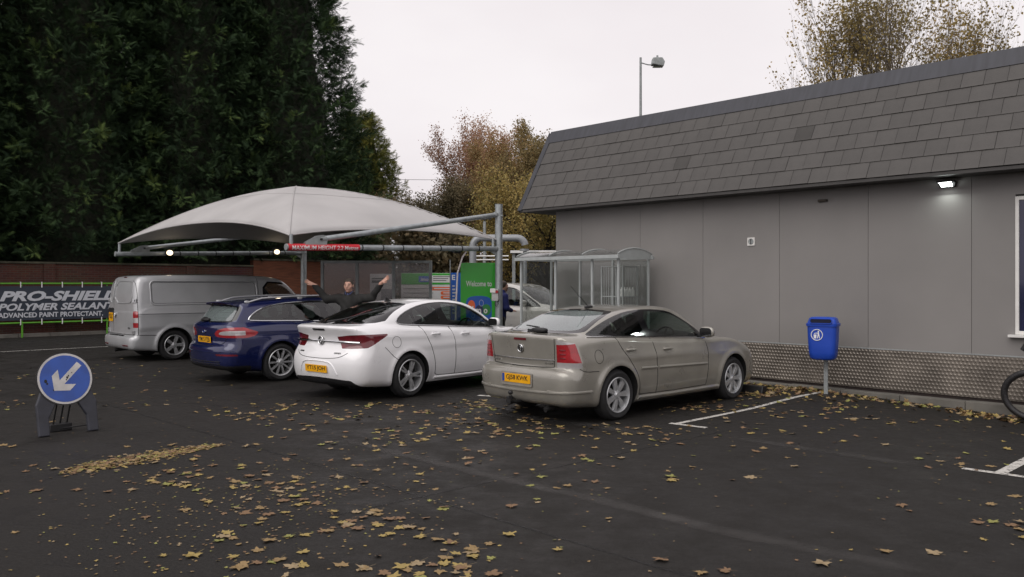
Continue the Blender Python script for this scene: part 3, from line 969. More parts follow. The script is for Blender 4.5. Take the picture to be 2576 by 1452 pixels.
for k in (n//4,):
    edge_rope([(i, k) for i in range(k, n-k+1)], 'seam', 0.005, 'fabric', 0.003)
    edge_rope([(k, j) for j in range(k, n-k+1)], 'seam', 0.005, 'fabric', 0.003)
# two frames: post, boom, stay
for fi, (y0, zt0, zt1) in enumerate(((0.0, 2.39, 2.50), (CWd, 2.46, 2.61))):
    ptop = 3.46
    post = MB().tube([cp(CL+0.06, y0, 0.0), cp(CL+0.06, y0, ptop)], 0.082, 20).tube([cp(CL+0.06, y0, ptop), cp(CL+0.06, y0, ptop+0.012)], 0.088, 20).build('post', M['galv'], can, smooth=True)
    MB().prism(rrect(-0.16, 0.16, -0.16, 0.16, 0.01), 0.0, 0.02, Matrix.Translation(cp(CL+0.06, y0, 0))).build('base_plate', M['galv'], post)
    boom = MB().tube([cp(-0.05, y0, zt0), cp(CL, y0, zt1)], 0.055, 16).build('boom', M['galv'], can, smooth=True)
    for k in range(7):
        f_ = 0.30 + 0.095 * k + (0.02 if k > 4 else 0)
        x = CL * f_; z = zt0 + (zt1 - zt0) * f_
        MB().lathe([(0.056, -0.012), (0.061, -0.012), (0.061, 0.012), (0.056, 0.012)], 16, Matrix.Translation(cp(x, y0, z)) @ Matrix.Rotation(math.radians(90), 4, 'Y')).build('cable_tie', M['black'], boom, smooth=True)
    # end cap, upright carrying the fabric corner
    MB().tube([cp(-0.075, y0, zt0), cp(-0.05, y0, zt0)], 0.060, 16).build('end_cap', M['galv_dull'], boom, smooth=True)
    MB().tube([cp(0.03, y0, zt0+0.04), cp(0.03, y0, zc(0, y0)+0.02)], 0.034, 10).build('upright', M['galv'], can, smooth=True)
    MB().tube([cp(CL-0.11, y0, zt1+0.03), cp(CL-0.11, y0, zc(CL, y0)+0.02)], 0.034, 10).build('upright', M['galv'], can, smooth=True)
    # stay with forked shoe
    a = cp(0.62, y0, zt0 + 0.16); b = cp(CL+0.0, y0, 3.24)
    MB().tube([a, b], 0.050, 14).build('stay', M['galv'], can, smooth=True)
    d_ = (b - a).normalized()
    MB().tube([a - d_*0.02, a + d_*0.10], 0.056, 14).build('stay_sleeve', M['galv_dull'], can, smooth=True)
    for sy in (-0.035, 0.035):
        MB().prism([(0.28, zt0+0.03), (0.72, zt0+0.03), (0.74, zt0+0.16), (0.66, zt0+0.24), (0.54, zt0+0.22), (0.30, zt0+0.10)], y0+sy-0.006, y0+sy+0.006, Matrix(((1,0,0,-CL+0.05-0.035*y0),(0,0,1,0),(0,1,0,0),(0,0,0,1)))).build('shoe_plate', M['galv_dull'], can)
    MB().tube([cp(0.60, y0-0.075, zt0+0.16), cp(0.60, y0+0.075, zt0+0.16)], 0.02, 8).build('bolt', M['alloy_dark'], can)
    # clamps on the post
    for z in (zt1, 3.24):
        MB().tube([cp(CL-0.06, y0, z), cp(CL+0.02, y0, z)], 0.062, 14).build('clamp', M['galv_dull'], post, smooth=True)
        MB().tube([cp(CL+0.06, y0-0.12, z-0.02), cp(CL+0.06, y0+0.12, z-0.02)], 0.018, 8).build('bolt', M['galv_dull'], post)
    MB().prism([(CL-0.20, zt1-0.06), (CL-0.02, zt1-0.06), (CL-0.02, zt1-0.16)], y0-0.008, y0+0.008, Matrix(((1,0,0,-CL+0.05-0.035*y0),(0,0,1,0),(0,1,0,0),(0,0,0,1)))).build('gusset', M['galv_dull'], post)
# red height sleeve wrapped on the near boom
zA, zB = 2.39 + 0.11*0.0, 2.39 + 0.11*0.33
MB().tube([cp(-0.045, 0, 2.389), cp(1.42, 0, 2.423)], 0.0625, 20).build('height_sleeve', M['red_sleeve'], can, smooth=True)
V_, F_ = text_vf('MAXIMUM HEIGHT 2.2 Metres', 1.36, 0.080, 0.002, 0.010)
_bm = bmesh.new()
_bv = [_bm.verts.new(p) for p in V_]
for f_ in F_:
    try: _bm.faces.new([_bv[i] for i in f_])
    except ValueError: pass
for k in range(-4, 5):
    bmesh.ops.bisect_plane(_bm, geom=_bm.verts[:] + _bm.edges[:] + _bm.faces[:], plane_co=(0, k * 0.009, 0), plane_no=(0, 1, 0))
_bm.verts.index_update()
V_ = np.array([v.co[:] for v in _bm.verts]); F_ = [[v.index for v in f_.verts] for f_ in _bm.faces]
_bm.free()
out = []
for p in V_:                                    # bend the lettering round the sleeve
    x = 0.70 + p[0]; ang = (p[1] - 0.010) / 0.0625
    z0 = 2.39 + 0.11 * x / CL; r = 0.0632 + p[2]
    out.append(cp(x, -r * math.cos(ang), z0 + r * math.sin(ang)))
MB().add(out, F_).build('lettering', pm('white_vinyl', (0.75, 0.72, 0.72), 0.5, var=0.1), can)

# lit halogen floodlights on the far boom, unlit one on the near boom
M['halogen'] = pm('lit_halogen', (1, 0.9, 0.75), 0.3, emit=(1.0, 0.80, 0.52), estr=2.0)
def floodlight(pos, rz, lit, label):
    r_ = empty('floodlight', pos, rz)
    tag(r_, label, 'floodlight', 'floodlights on the canopy booms')
    MB().prism([(-0.06, -0.05), (0.05, -0.08), (0.06, 0.06), (-0.05, 0.05)], -0.09, 0.09, Matrix(((0,0,1,0),(1,0,0,0),(0,1,0,0),(0,0,0,1)))).build('housing', M['black'], r_, bevel=0.008)
    MB().lathe([(0.0, 0.082), (0.06, 0.078), (0.078, 0.064)], 20, RX @ Matrix.Scale(0.85, 4, (0, 1, 0))).build('lens', M['halogen'] if lit else M['trim'], r_)
    MB().tube([(-0.10, 0, 0), (-0.10, 0, 0.10), (0.10, 0, 0.10), (0.10, 0, 0)], 0.008, 6).build('yoke', M['black'], r_)
    for k in range(4):
        MB().box(-0.08, 0.08, 0.055, 0.075, -0.04+0.022*k, -0.034+0.022*k).build('fin', M['black'], r_)
    if lit:
        l_ = bpy.data.lights.new('halogen', 'POINT'); l_.energy = 0.7; l_.color = (1, 0.84, 0.62); l_.shadow_soft_size = 0.06
        lo = bpy.data.objects.new('lamp', l_); COL.objects.link(lo); lo.parent = r_; lo.location = (0, -0.16, -0.03)
    return r_
cm = can.matrix_world
bpy.context.view_layer.update(); cm = can.matrix_world.copy()
def boom_pt(x, y, dz): return cm @ cp(x, y, (2.39 if y < 1 else 2.46) + (0.11 if y < 1 else 0.15)*x/CL + dz)
floodlight(boom_pt(1.18, CWd-0.12, 0.02), math.radians(30), True, 'lit halogen floodlight near the free end of the far boom')
floodlight(boom_pt(4.10, CWd-0.12, 0.03), math.radians(30), True, 'lit halogen floodlight close to the far canopy post')
floodlight(boom_pt(3.93, 0.14, -0.02), math.radians(225), False, 'unlit black floodlight under the near boom')

# switch box on the near post
pb = cm @ cp(CL+0.06, 0, 0)
sb = empty('switch_box', pb + Vector((-0.07, -0.12, 1.50)), math.radians(-14))
tag(sb, 'grey isolator switch box strapped to the near canopy post', 'switch box')
MB().prism(rrect(-0.075, 0.075, -0.13, 0.13, 0.02), -0.05, 0.05, RX).build('case', pm('pale_grey_plastic', (0.42, 0.42, 0.41), 0.5, var=0.1), sb, bevel=0.008)
MB().prism(rrect(-0.10, 0.02, 0.05, 0.14, 0.015), 0.051, 0.08, RX).build('cover', M['upvc'], sb, bevel=0.006)
MB().lathe([(0.0, 0.075), (0.032, 0.075), (0.036, 0.052)], 16, Matrix.Translation((0.045, 0, 0.07)) @ RX).build('rotary_switch', M['red_lens'], sb, smooth=True)
MB().tube([(0.0, 0.0, -0.13), (-0.01, -0.02, -0.2), (0.03, -0.03, -0.25), (0.06, 0.0, -0.2), (0.05, 0.02, -0.1)], 0.008, 6).build('cable', M['black'], sb, smooth=True)

# ================================================================ signs and screens beyond the cars
M['sign_green'] = pm('sign_green', srgb(46, 176, 40), 0.30, coat=0.3, var=0.05, vscale=2)
M['sign_blue'] = pm('sign_blue', srgb(20, 92, 186), 0.35, var=0.05)
M['sign_orange'] = pm('sign_orange', srgb(244, 112, 54), 0.4, var=0.05)
M['sign_mid_green'] = pm('sign_mid_green', srgb(46, 138, 66), 0.4, var=0.05)
M['sign_navy'] = pm('sign_navy', srgb(30, 34, 84), 0.4, var=0.05)
M['sign_white'] = pm('sign_white_print', (0.78, 0.78, 0.76), 0.4, var=0.03)
M['poster'] = pm('poster_paper', (0.62, 0.62, 0.60), 0.5, var=0.06)
wsg = empty('welcome_sign', (-0.745, 18.55, 0), math.radians(4))
tag(wsg, 'tall green board reading Welcome to with a blue logo', 'sign')
SW, SH_ = 0.79, 2.21
MB().box(-SW/2, SW/2, -0.05, 0.05, 0.05, SH_).build('panel', M['sign_green'], wsg, bevel=0.01)
for sx in (-1, 1):
    MB().box(sx*SW/2-0.014, sx*SW/2+0.014, -0.056, 0.056, 0.0, SH_+0.004).build('edge_post', M['sign_green'], wsg)
T_ = lambda x, z, y=-0.0535: Matrix.Translation((x, y, z)) @ RX
V, F = text_vf('Welcome to', 0.575, 0.125, 0.002, 0.018)
MB().add(V, F, T_(0.0, 1.745)).build('lettering', M['sign_white'], wsg)
lg = chaikin([(-0.28, -0.30), (-0.20, -0.355), (0.20, -0.355), (0.28, -0.30), (0.29, 0.0), (0.28, 0.22), (0.15, 0.29), (-0.15, 0.29), (-0.28, 0.22), (-0.29, 0.0)], 1).tolist()
MB().prism(lg, 0.0, 0.002, T_(0, 1.18)).build('logo_shield', M['sign_blue'], wsg)
circ = lambda cx, cz, rx, rz, k=24: [(cx + rx*math.cos(2*math.pi*i/k), cz + rz*math.sin(2*math.pi*i/k)) for i in range(k)]
MB().prism(circ(-0.165, 0.07, 0.082, 0.125), 0.003, 0.0045, T_(0, 1.18)).build('logo_dot', M['sign_orange'], wsg)
MB().prism(circ(0.165, -0.02, 0.105, 0.125), 0.003, 0.0045, T_(0, 1.18)).build('logo_dot', M['sign_mid_green'], wsg)
MB().prism(circ(0.01, -0.03, 0.09, 0.115), 0.0046, 0.006, T_(0, 1.18)).build('logo_dot', M['sign_navy'], wsg)
for (cx, cz, r) in ((0.055, 0.13, 0.055), (-0.125, -0.16, 0.038)):
    MB().tube([T_(0, 1.18) @ Vector((p[0], p[1], 0.006)) for p in circ(cx, cz, r*0.85, r*1.25)], 0.005, 5, closed=True).build('logo_ring', M['banner_ink'], wsg)
for s_, x, w_, h_, dz in (('i', -0.135, 0.03, 0.15, 0.01), ('m', -0.015, 0.135, 0.105, -0.03), ('o', 0.15, 0.085, 0.105, -0.03)):
    V, F = text_vf(s_, w_, h_, 0.003, 0.03)
    MB().add(V, F, T_(x, 1.18 + dz - 0.02, -0.0605)).build('lettering', M['sign_white'], wsg)

# price board
M['stripe'] = pm('faint_grey_print', (0.30, 0.30, 0.31), 0.5, var=0.2, vscale=120)
def board(name, label, pos, rz, w_, z0, z1, build):
    r_ = empty(name, pos, rz); tag(r_, label, 'sign board')
    MB().box(-w_/2, w_/2, -0.02, 0.02, z0, z1).build('panel', M['sign_white'], r_, bevel=0.004)
    for sx in (-1, 1): MB().box(sx*(w_/2-0.04)-0.025, sx*(w_/2-0.04)+0.025, 0.021, 0.06, 0.0, z1-0.05).build('leg', M['galv_dull'], r_)
    build(r_, w_, z0, z1)
    return r_
def tb_(x0, x1, z0, z1, y=-0.0235, t=0.002): return MB().box(x0, x1, y-t, y, z0, z1)
def price(r_, w_, z0, z1):
    tb_(-w_/2+0.005, w_/2-0.005, z1-0.30, z1-0.005).build('header', M['sign_green'], r_)
    tb_(0.10, w_/2-0.05, z1-0.25, z1-0.06, -0.026).build('note_panel', M['sign_white'], r_)
    for k in range(3): tb_(0.13, w_/2-0.13-0.05*k, z1-0.10-0.05*k, z1-0.085-0.05*k, -0.0285).build('print_line', M['ink'], r_)
    tb_(-0.25, 0.07, z1-0.24, z1-0.08, -0.026).build('logo_panel', M['sign_blue'], r_)
    V, F = text_vf('imo', 0.2, 0.085, 0.001, 0.03); MB().add(V, F, Matrix.Translation((-0.09, -0.0285, z1-0.165)) @ RX).build('lettering', M['sign_white'], r_)
    for k in range(11):
        z = z1 - 0.41 - 0.115*k
        if z < z0 + 0.1: break
        tb_(-w_/2+0.06, 0.22 - 0.09*((k*7) % 3), z-0.008, z+0.008).build('print_line', M['stripe'], r_)
        if k < 4:
            MB().prism(rrect((0.05 if k == 0 else 0.33), w_/2-0.06, z-0.045, z+0.045, 0.04), 0.0005, 0.002, Matrix.Translation((0, -0.022, 0)) @ RX).build('price_bubble', M['sign_orange'], r_)
            tb_((0.16 if k == 0 else 0.40), w_/2-0.10, z-0.014, z+0.014, -0.0255).build('print_line', M['sign_white'], r_)
        else:
            tb_(0.40, w_/2-0.09, z-0.014, z+0.014).build('print_line', M['stripe'], r_)
board('price_board', 'white price board with green header and orange price bubbles', (-2.22, 21.9, 0), math.radians(2), 1.42, 0.35, 2.02, price)
def pro(r_, w_, z0, z1):
    tb_(-w_/2+0.005, w_/2-0.005, z1-0.22, z1-0.005).build('header', M['sign_green'], r_)
    for k in range(7): tb_(-w_/2+0.06, w_/2-0.08-0.05*(k % 3), z1-0.40-0.12*k, z1-0.385-0.12*k).build('print_line', M['stripe'], r_)
def plain(r_, w_, z0, z1):
    tb_(-w_/2+0.05, 0.05, z1-0.14, z1-0.11).build('print_line', M['ink'], r_); tb_(-w_/2+0.05, 0.0, z1-0.24, z1-0.17).build('print_line', M['ink'], r_)
    tb_(-0.02, w_/2-0.03, z0+0.1, z1-0.4).build('picture', M['stripe'], r_)
board('notice_board', 'white notice with dark print seen through the clear screen', (-3.45, 21.9, 0), math.radians(0), 0.62, 0.35, 2.0, plain)
# blue feather flag with white lettering, next to the green board
fg = empty('flag_banner', (-1.33, 21.0, 0), 0.0); tag(fg, 'narrow blue vertical flag with a white letter behind the green board', 'flag')
MB().tube([(-0.24, 0, 0), (-0.24, 0, 2.35)], 0.014, 8).build('pole', M['galv'], fg)
MB().box(-0.225, 0.235, -0.004, 0.004, 0.5, 2.02).build('cloth', M['sign_blue'], fg)
V, F = text_vf('E', 0.085, 0.13, 0.001, 0.03)
MB().add(V, F, Matrix.Translation((-0.155, -0.0055, 1.90)) @ RX).build('lettering', M['sign_white'], fg)
for k in range(9): MB().box(-0.185, -0.125 + 0.012*(k % 3), -0.0075, -0.0055, 1.66-0.085*k, 1.70-0.085*k).build('print_line', M['banner_ink'], fg)

# clear screen of three panes
M['screen'] = glass_mat('dirty_polycarbonate', (0.72, 0.70, 0.70), 1.45, 0.12, haze=0.14)
scr = empty('clear_screen', (-4.62, 20.15, 0), math.radians(-4)); tag(scr, 'clear polycarbonate screen of three panes in a grey metal frame', 'screen')
xs = [0.0, 0.86, 1.76, 2.66]
for x in xs: MB().box(x-0.035, x+0.035, -0.035, 0.035, 0.0, 2.30).build('post', M['galv_dull'], scr, bevel=0.004)
for a, b in zip(xs[:-1], xs[1:]):
    MB().box(a+0.036, b-0.036, -0.03, 0.03, 2.24, 2.30).build('top_rail', M['galv_dull'], scr)
    MB().box(a+0.036, b-0.036, -0.03, 0.03, 0.30, 0.36).build('bottom_rail', M['galv_dull'], scr)
    MB().box(a+0.036, b-0.036, -0.003, 0.003, 0.361, 2.239).build('pane', M['screen'], scr)

# ================================================================ curved-roof shelter against the wall
M['clear'] = glass_mat('clear_panel', (0.86, 0.88, 0.87), 1.45, 0.05, haze=0.06)
M['clear_roof'] = glass_mat('clear_roof_sheet', (0.80, 0.80, 0.79), 1.5, 0.15, haze=0.14)
SHO = Vector((1.90, 14.85, 0))
she = empty('shelter', SHO, math.radians(90) - TH)   # local x = D (towards the wall), y = W (away)
tag(she, 'white-framed smoking shelter with clear curved roof against the grey wall', 'shelter')
M['frame'] = pm('pale_grey_powder_coat', (0.36, 0.385, 0.38), 0.45, var=0.08)
LY, DX, EH = 2.5, 0.92, 2.20
for y in (0.0, 0.62, 1.55, LY):
    MB().box(0.0, 0.042, y-0.021, y+0.021, 0, EH).build('post', M['frame'], she, bevel=0.004)
for y in (0.0, 0.85, 1.7, LY):
    MB().box(DX-0.042, DX, y-0.021, y+0.021, 0, EH).build('post', M['frame'], she, bevel=0.004)
MB().box(-0.10, -0.03, -0.08, LY+0.08, EH, EH+0.065).build('gutter_beam', M['frame'], she, bevel=0.006)
MB().box(DX+0.005, DX+0.06, -0.08, LY+0.08, EH, EH+0.07).build('gutter_beam', M['frame'], she, bevel=0.006)
ap = lambda k, r=0.0: (-0.06 + (DX + 0.09) * k, EH + 0.08 + 0.105 * math.sin(math.pi * min(1, max(0, k))) ** 0.8 + r)
for y in (-0.05, 0.8, 1.65, LY+0.05):
    MB().tube([(ap(k/12)[0], y, ap(k/12, 0.012)[1]) for k in range(13)], 0.013, 6).build('roof_hoop', M['frame'], she, smooth=True)
for y0, y1 in ((-0.03, 0.78), (0.82, 1.63), (1.67, LY+0.03)):
    V = []; F = []
    for k in range(13):
        V += [(ap(k/12)[0], y0, ap(k/12)[1]), (ap(k/12)[0], y1, ap(k/12)[1])]
    F = [[2*k, 2*k+2, 2*k+3, 2*k+1] for k in range(12)]
    link('roof_sheet', mesh_np('roof_sheet', V, F, smooth=True), M['clear_roof'], she)
for y in (-0.045, LY+0.045):
    MB().prism([(ap(k/12)[0], ap(k/12)[1]-0.005) for k in range(13)] + [(DX+0.02, EH+0.0), (-0.05, EH+0.0)], y-0.004, y+0.004, Matrix(((1,0,0,0),(0,0,1,0),(0,1,0,0),(0,0,0,1)))).build('gable_panel', M['frame'], she)
for y in (0.0, LY):
    MB().box(0.056, DX-0.051, y-0.003, y+0.003, 0.35, EH-0.02).build('side_pane', M['clear'], she)
    MB().box(0.056, DX-0.051, y-0.02, y+0.02, 0.30, 0.349).build('rail', M['frame'], she)
for a, b in ((0.03, 0.82), (0.88, 1.67), (1.73, LY-0.03)):
    MB().box(DX-0.028, DX-0.022, a, b, 0.35, EH-0.02).build('back_pane', M['clear'], she)
    MB().box(DX-0.045, DX-0.005, a, b, 0.30, 0.349).build('rail', M['frame'], she)
# steel mesh cage standing inside the near end of the shelter
cg = empty('wire_cage', SHO + DV * 0.34 + WV * 0.16, math.radians(90) - TH); tag(cg, 'upright wire cage with white bottles on a shelf inside the shelter', 'cage')
for x in (0.0, 0.44):
    for y in (0.0, 0.5): MB().box(x-0.012, x+0.012, y-0.012, y+0.012, 0.0, 2.08).build('corner_post', M['frame'], cg)
for z in (0.75, 1.50, 2.06):
    MB().box(-0.01, 0.45, -0.01, 0.51, z, z+0.012).build('shelf', M['frame'], cg)
for k in range(9):
    MB().tube([(0.03+0.047*k, -0.004, 0.05), (0.03+0.047*k, -0.004, 2.06)], 0.004, 5).build('wire', M['frame'], cg)
    if k: MB().tube([(-0.004, 0.055*k, 0.05), (-0.004, 0.055*k, 2.06)], 0.004, 5).build('wire', M['frame'], cg)
for k in range(5):
    b_ = MB().lathe([(0.0, 0), (0.036, 0.002), (0.038, 0.10), (0.03, 0.125), (0.014, 0.14), (0.014, 0.165), (0.0, 0.166)], 12).build('bottle', M['white'], smooth=True, loc=cg.location + DV*(0.06+0.08*k) + WV*0.07 + Vector((0, 0, 1.514)))
    tag(b_, 'white bottle on the upper shelf of the wire cage', 'bottle', 'bottles in the wire cage')

# ================================================================ lamp columns, duct, wire
col = empty('lamp_column', (6.3, 40.5, 0), 0.0); tag(col, 'tall steel lamp column with one floodlight rising behind the grey roof', 'lamp post')
MB().tube([(0, 0, 0), (0, 0, 12.8)], [0.11, 0.055], 12).build('mast', M['galv_dull'], col, smooth=True)
MB().tube([(0, 0, 12.55), (0.35, 0, 12.45), (0.8, 0, 12.42)], 0.03, 8).build('arm', M['galv_dull'], col, smooth=True)
MB().prism([(-0.28, -0.12), (0.30, -0.22), (0.36, 0.02), (0.24, 0.22), (-0.22, 0.22)], -0.22, 0.22, Matrix.Translation((0.80, 0, 12.55)) @ RX).build('lantern', M['galv_dull'], col, bevel=0.04)
MB().box(0.60, 0.98, -0.17, 0.17, 12.335, 12.352).build('lens', M['trim'], col)
MB().tube([(0.82, 0, 12.75), (0.82, 0, 12.9)], 0.05, 8).build('photocell', M['galv_dull'], col)
lp = empty('lane_lamp', (-0.98, 29.5, 0), 0.0); tag(lp, 'slim grey lamp post with lit twin floodlights behind the canopy', 'lamp post')
MB().tube([(0, 0, 0), (0, 0, 3.95)], [0.07, 0.055], 12).build('mast', M['galv_dull'], lp, smooth=True)
M['amber'] = pm('lit_amber', (1, 0.85, 0.5), 0.3, emit=(1.0, 0.82, 0.40), estr=5.0)
MB().box(-0.25, 0.25, -0.04, 0.04, 4.02, 4.06).box(-0.03, 0.03, -0.03, 0.03, 3.95, 4.02).build('bracket', M['black'], lp)
for sx in (-0.13, 0.13):
    h_ = MB().box(sx-0.09, sx+0.09, -0.05, 0.05, 4.065, 4.17).build('head', M['black'], lp, bevel=0.01)
    MB().box(sx-0.08, sx+0.08, -0.056, -0.0505, 4.08, 4.14).build('lens', M['amber'], h_)
du = empty('air_duct', (-1.16, 24.5, 0), 0.0); tag(du, 'grey pipe duct rising and bending over beside the green board', 'duct')
M['duct'] = pm('grey_duct_pipe', (0.30, 0.315, 0.33), 0.45, 0.2, var=0.12)
bend = lambda cx, cz, r, a0, a1: [(p[0], 0, p[1]) for p in arc(cx, cz, r, a0, a1, 8)]
MB().tube([(0, 0, 0), (0, 0, 2.84)] + bend(0.25, 2.84, 0.25, 180, 90) + [(1.30, 0, 3.09)] + bend(1.30, 2.84, 0.25, 90, 10), 0.105, 16).build('pipe', M['duct'], du, smooth=True)
for z in (2.25, 2.80): MB().lathe([(0.106, -0.03), (0.135, -0.03), (0.135, 0.03), (0.106, 0.03)], 16, Matrix.Translation((0, 0, z))).build('collar', M['duct'], du, smooth=True)
MB().lathe([(0.106, -0.03), (0.135, -0.03), (0.135, 0.03), (0.106, 0.03)], 16, Matrix.Translation((1.53, 0, 2.74)) ).build('collar', M['duct'], du, smooth=True)
MB().tube([(1.545, 0, 0.0), (1.545, 0, 2.70)], 0.06, 10).build('stand_pipe', M['duct'], du, smooth=True)
# low lean-to roof edge behind the shelter
lt_ = empty('wash_bay_roof', (0.15, 26.5, 0), math.radians(-4)); tag(lt_, 'white-edged low wash bay roof behind the shelter', 'roof')
MB().box(-0.2, 5.2, -0.04, 0.04, 2.72, 2.80).build('fascia', M['white'], lt_)
MB().box(-0.2, 5.2, 0.045, 3.0, 2.70, 2.76).build('deck', M['soffit'], lt_)
for x in (-0.1, 2.5, 5.1): MB().box(x-0.05, x+0.05, 0.06, 0.16, 0.0, 2.70).build('post', M['galv_dull'], lt_)
for z in (2.50, 2.62): MB().tube([(-1.3, -0.12, z), (-0.25, -0.12, z)], 0.022, 8).build('tube_light', M['white'], lt_)
# bent pale cable hanging from the near boom
MB_ = MB().tube([boom_pt(4.08, 0, -0.06), boom_pt(4.02, 0.05, -0.18), boom_pt(3.93, 0.10, -0.5), boom_pt(3.90, 0.12, -1.2), boom_pt(3.89, 0.13, -2.44)], 0.018, 8)
tag(MB_.build('hanging_hose', pm('pale_pink_hose', (0.50, 0.46, 0.45), 0.5, var=0.1), smooth=True), 'pale hose hanging from the near boom to the ground', 'hose')
wr = [(-14 + 40*t, 62.0 - 4*t, 9.6 + 2.2*t - 1.1*math.sin(math.pi*t)) for t in [i/20 for i in range(21)]]
tag(MB().tube(wr, 0.016, 5).build('overhead_wire', M['black']), 'thin overhead wire crossing the sky between the trees', 'wire')

# ================================================================ vehicles
def body_field(S):
    low = sdf_table(chaikin(S['low'], 2)); gh = sdf_table(chaikin(S['gh'], 2))
    plan = curve_table(S['plan']); sec = curve_table(S['sec'])
    gpl = curve_table(S['gplan'])
    Wh = max(p[1] for p in S['plan'])
    wb, zb, slp, cv = S['gw']
    xm0, xm1 = S['mid']
    R, arches = S['arch_r'], S['axles']
    def f(x, y, z):
        yy = np.abs(y)
        q = (yy / Wh) ** 2.4
        rr = sstep(xm0, xm0 - 0.9, x); ff = sstep(xm1, xm1 + 0.9, x)
        xe = x - S['bow'][0] * q * rr + S['bow'][1] * q * ff
        fs = low(xe, z + S['crown'] * q)
        wl = plan(x) - sec(z)
        for ax in arches:                       # flared lips round the wheels
            r = np.hypot(x - ax, z - S['wz'])
            wl = wl + S['flare'] * np.exp(-((r - R - 0.015) / 0.05) ** 2) * (z > -1)
        if 'ridge' in S:                        # pressed crease lines along the flanks
            for (za, zc, amp, wd) in S['ridge']:
                zl = za + (zc - za) * np.clip((x - S['xr']) / (S['xf'] - S['xr']), 0, 1)
                wl = wl + amp * np.exp(-((z - zl) / wd) ** 2)
        fw = yy - wl
        a = smax(fs, fw, S['k'] + 0.10 * (rr + ff))
        qg = (yy / wb) ** 2.2
        rg = sstep(S['gmid'][0], S['gmid'][0] - 0.8, x); fg = sstep(S['gmid'][1], S['gmid'][1] + 0.8, x)
        gs = gh(x - S['gbow'][0] * qg * rg + S['gbow'][1] * qg * fg, z + S['gcrown'] * qg)
        dz = z - zb
        gw_ = yy - (wb - slp * dz - cv * dz * np.abs(dz)) + gpl(x)
        b = smax(gs, gw_ * 0.92, S['gk'])
        return smin(a, b, S['blend'])
    return f

def region_poly(poly, plane='side', it=1, ymin=0.35, xlim=None):
    P = chaikin(poly, it) if it else np.asarray(poly, float)
    def d(V):
        if plane == 'side':
            r = poly_sdf(V[:, 0], V[:, 2], P)
            return np.where(np.abs(V[:, 1]) > ymin, r, 1.0)
        r = poly_sdf(np.abs(V[:, 1]), V[:, 2], P)
        if xlim is not None:
            r = np.where((V[:, 0] < xlim[1]) & (V[:, 0] > xlim[0]), r, 1.0)
        return r
    return d

def both(*ds):
    return lambda V: np.max([d(V) for d in ds], axis=0)

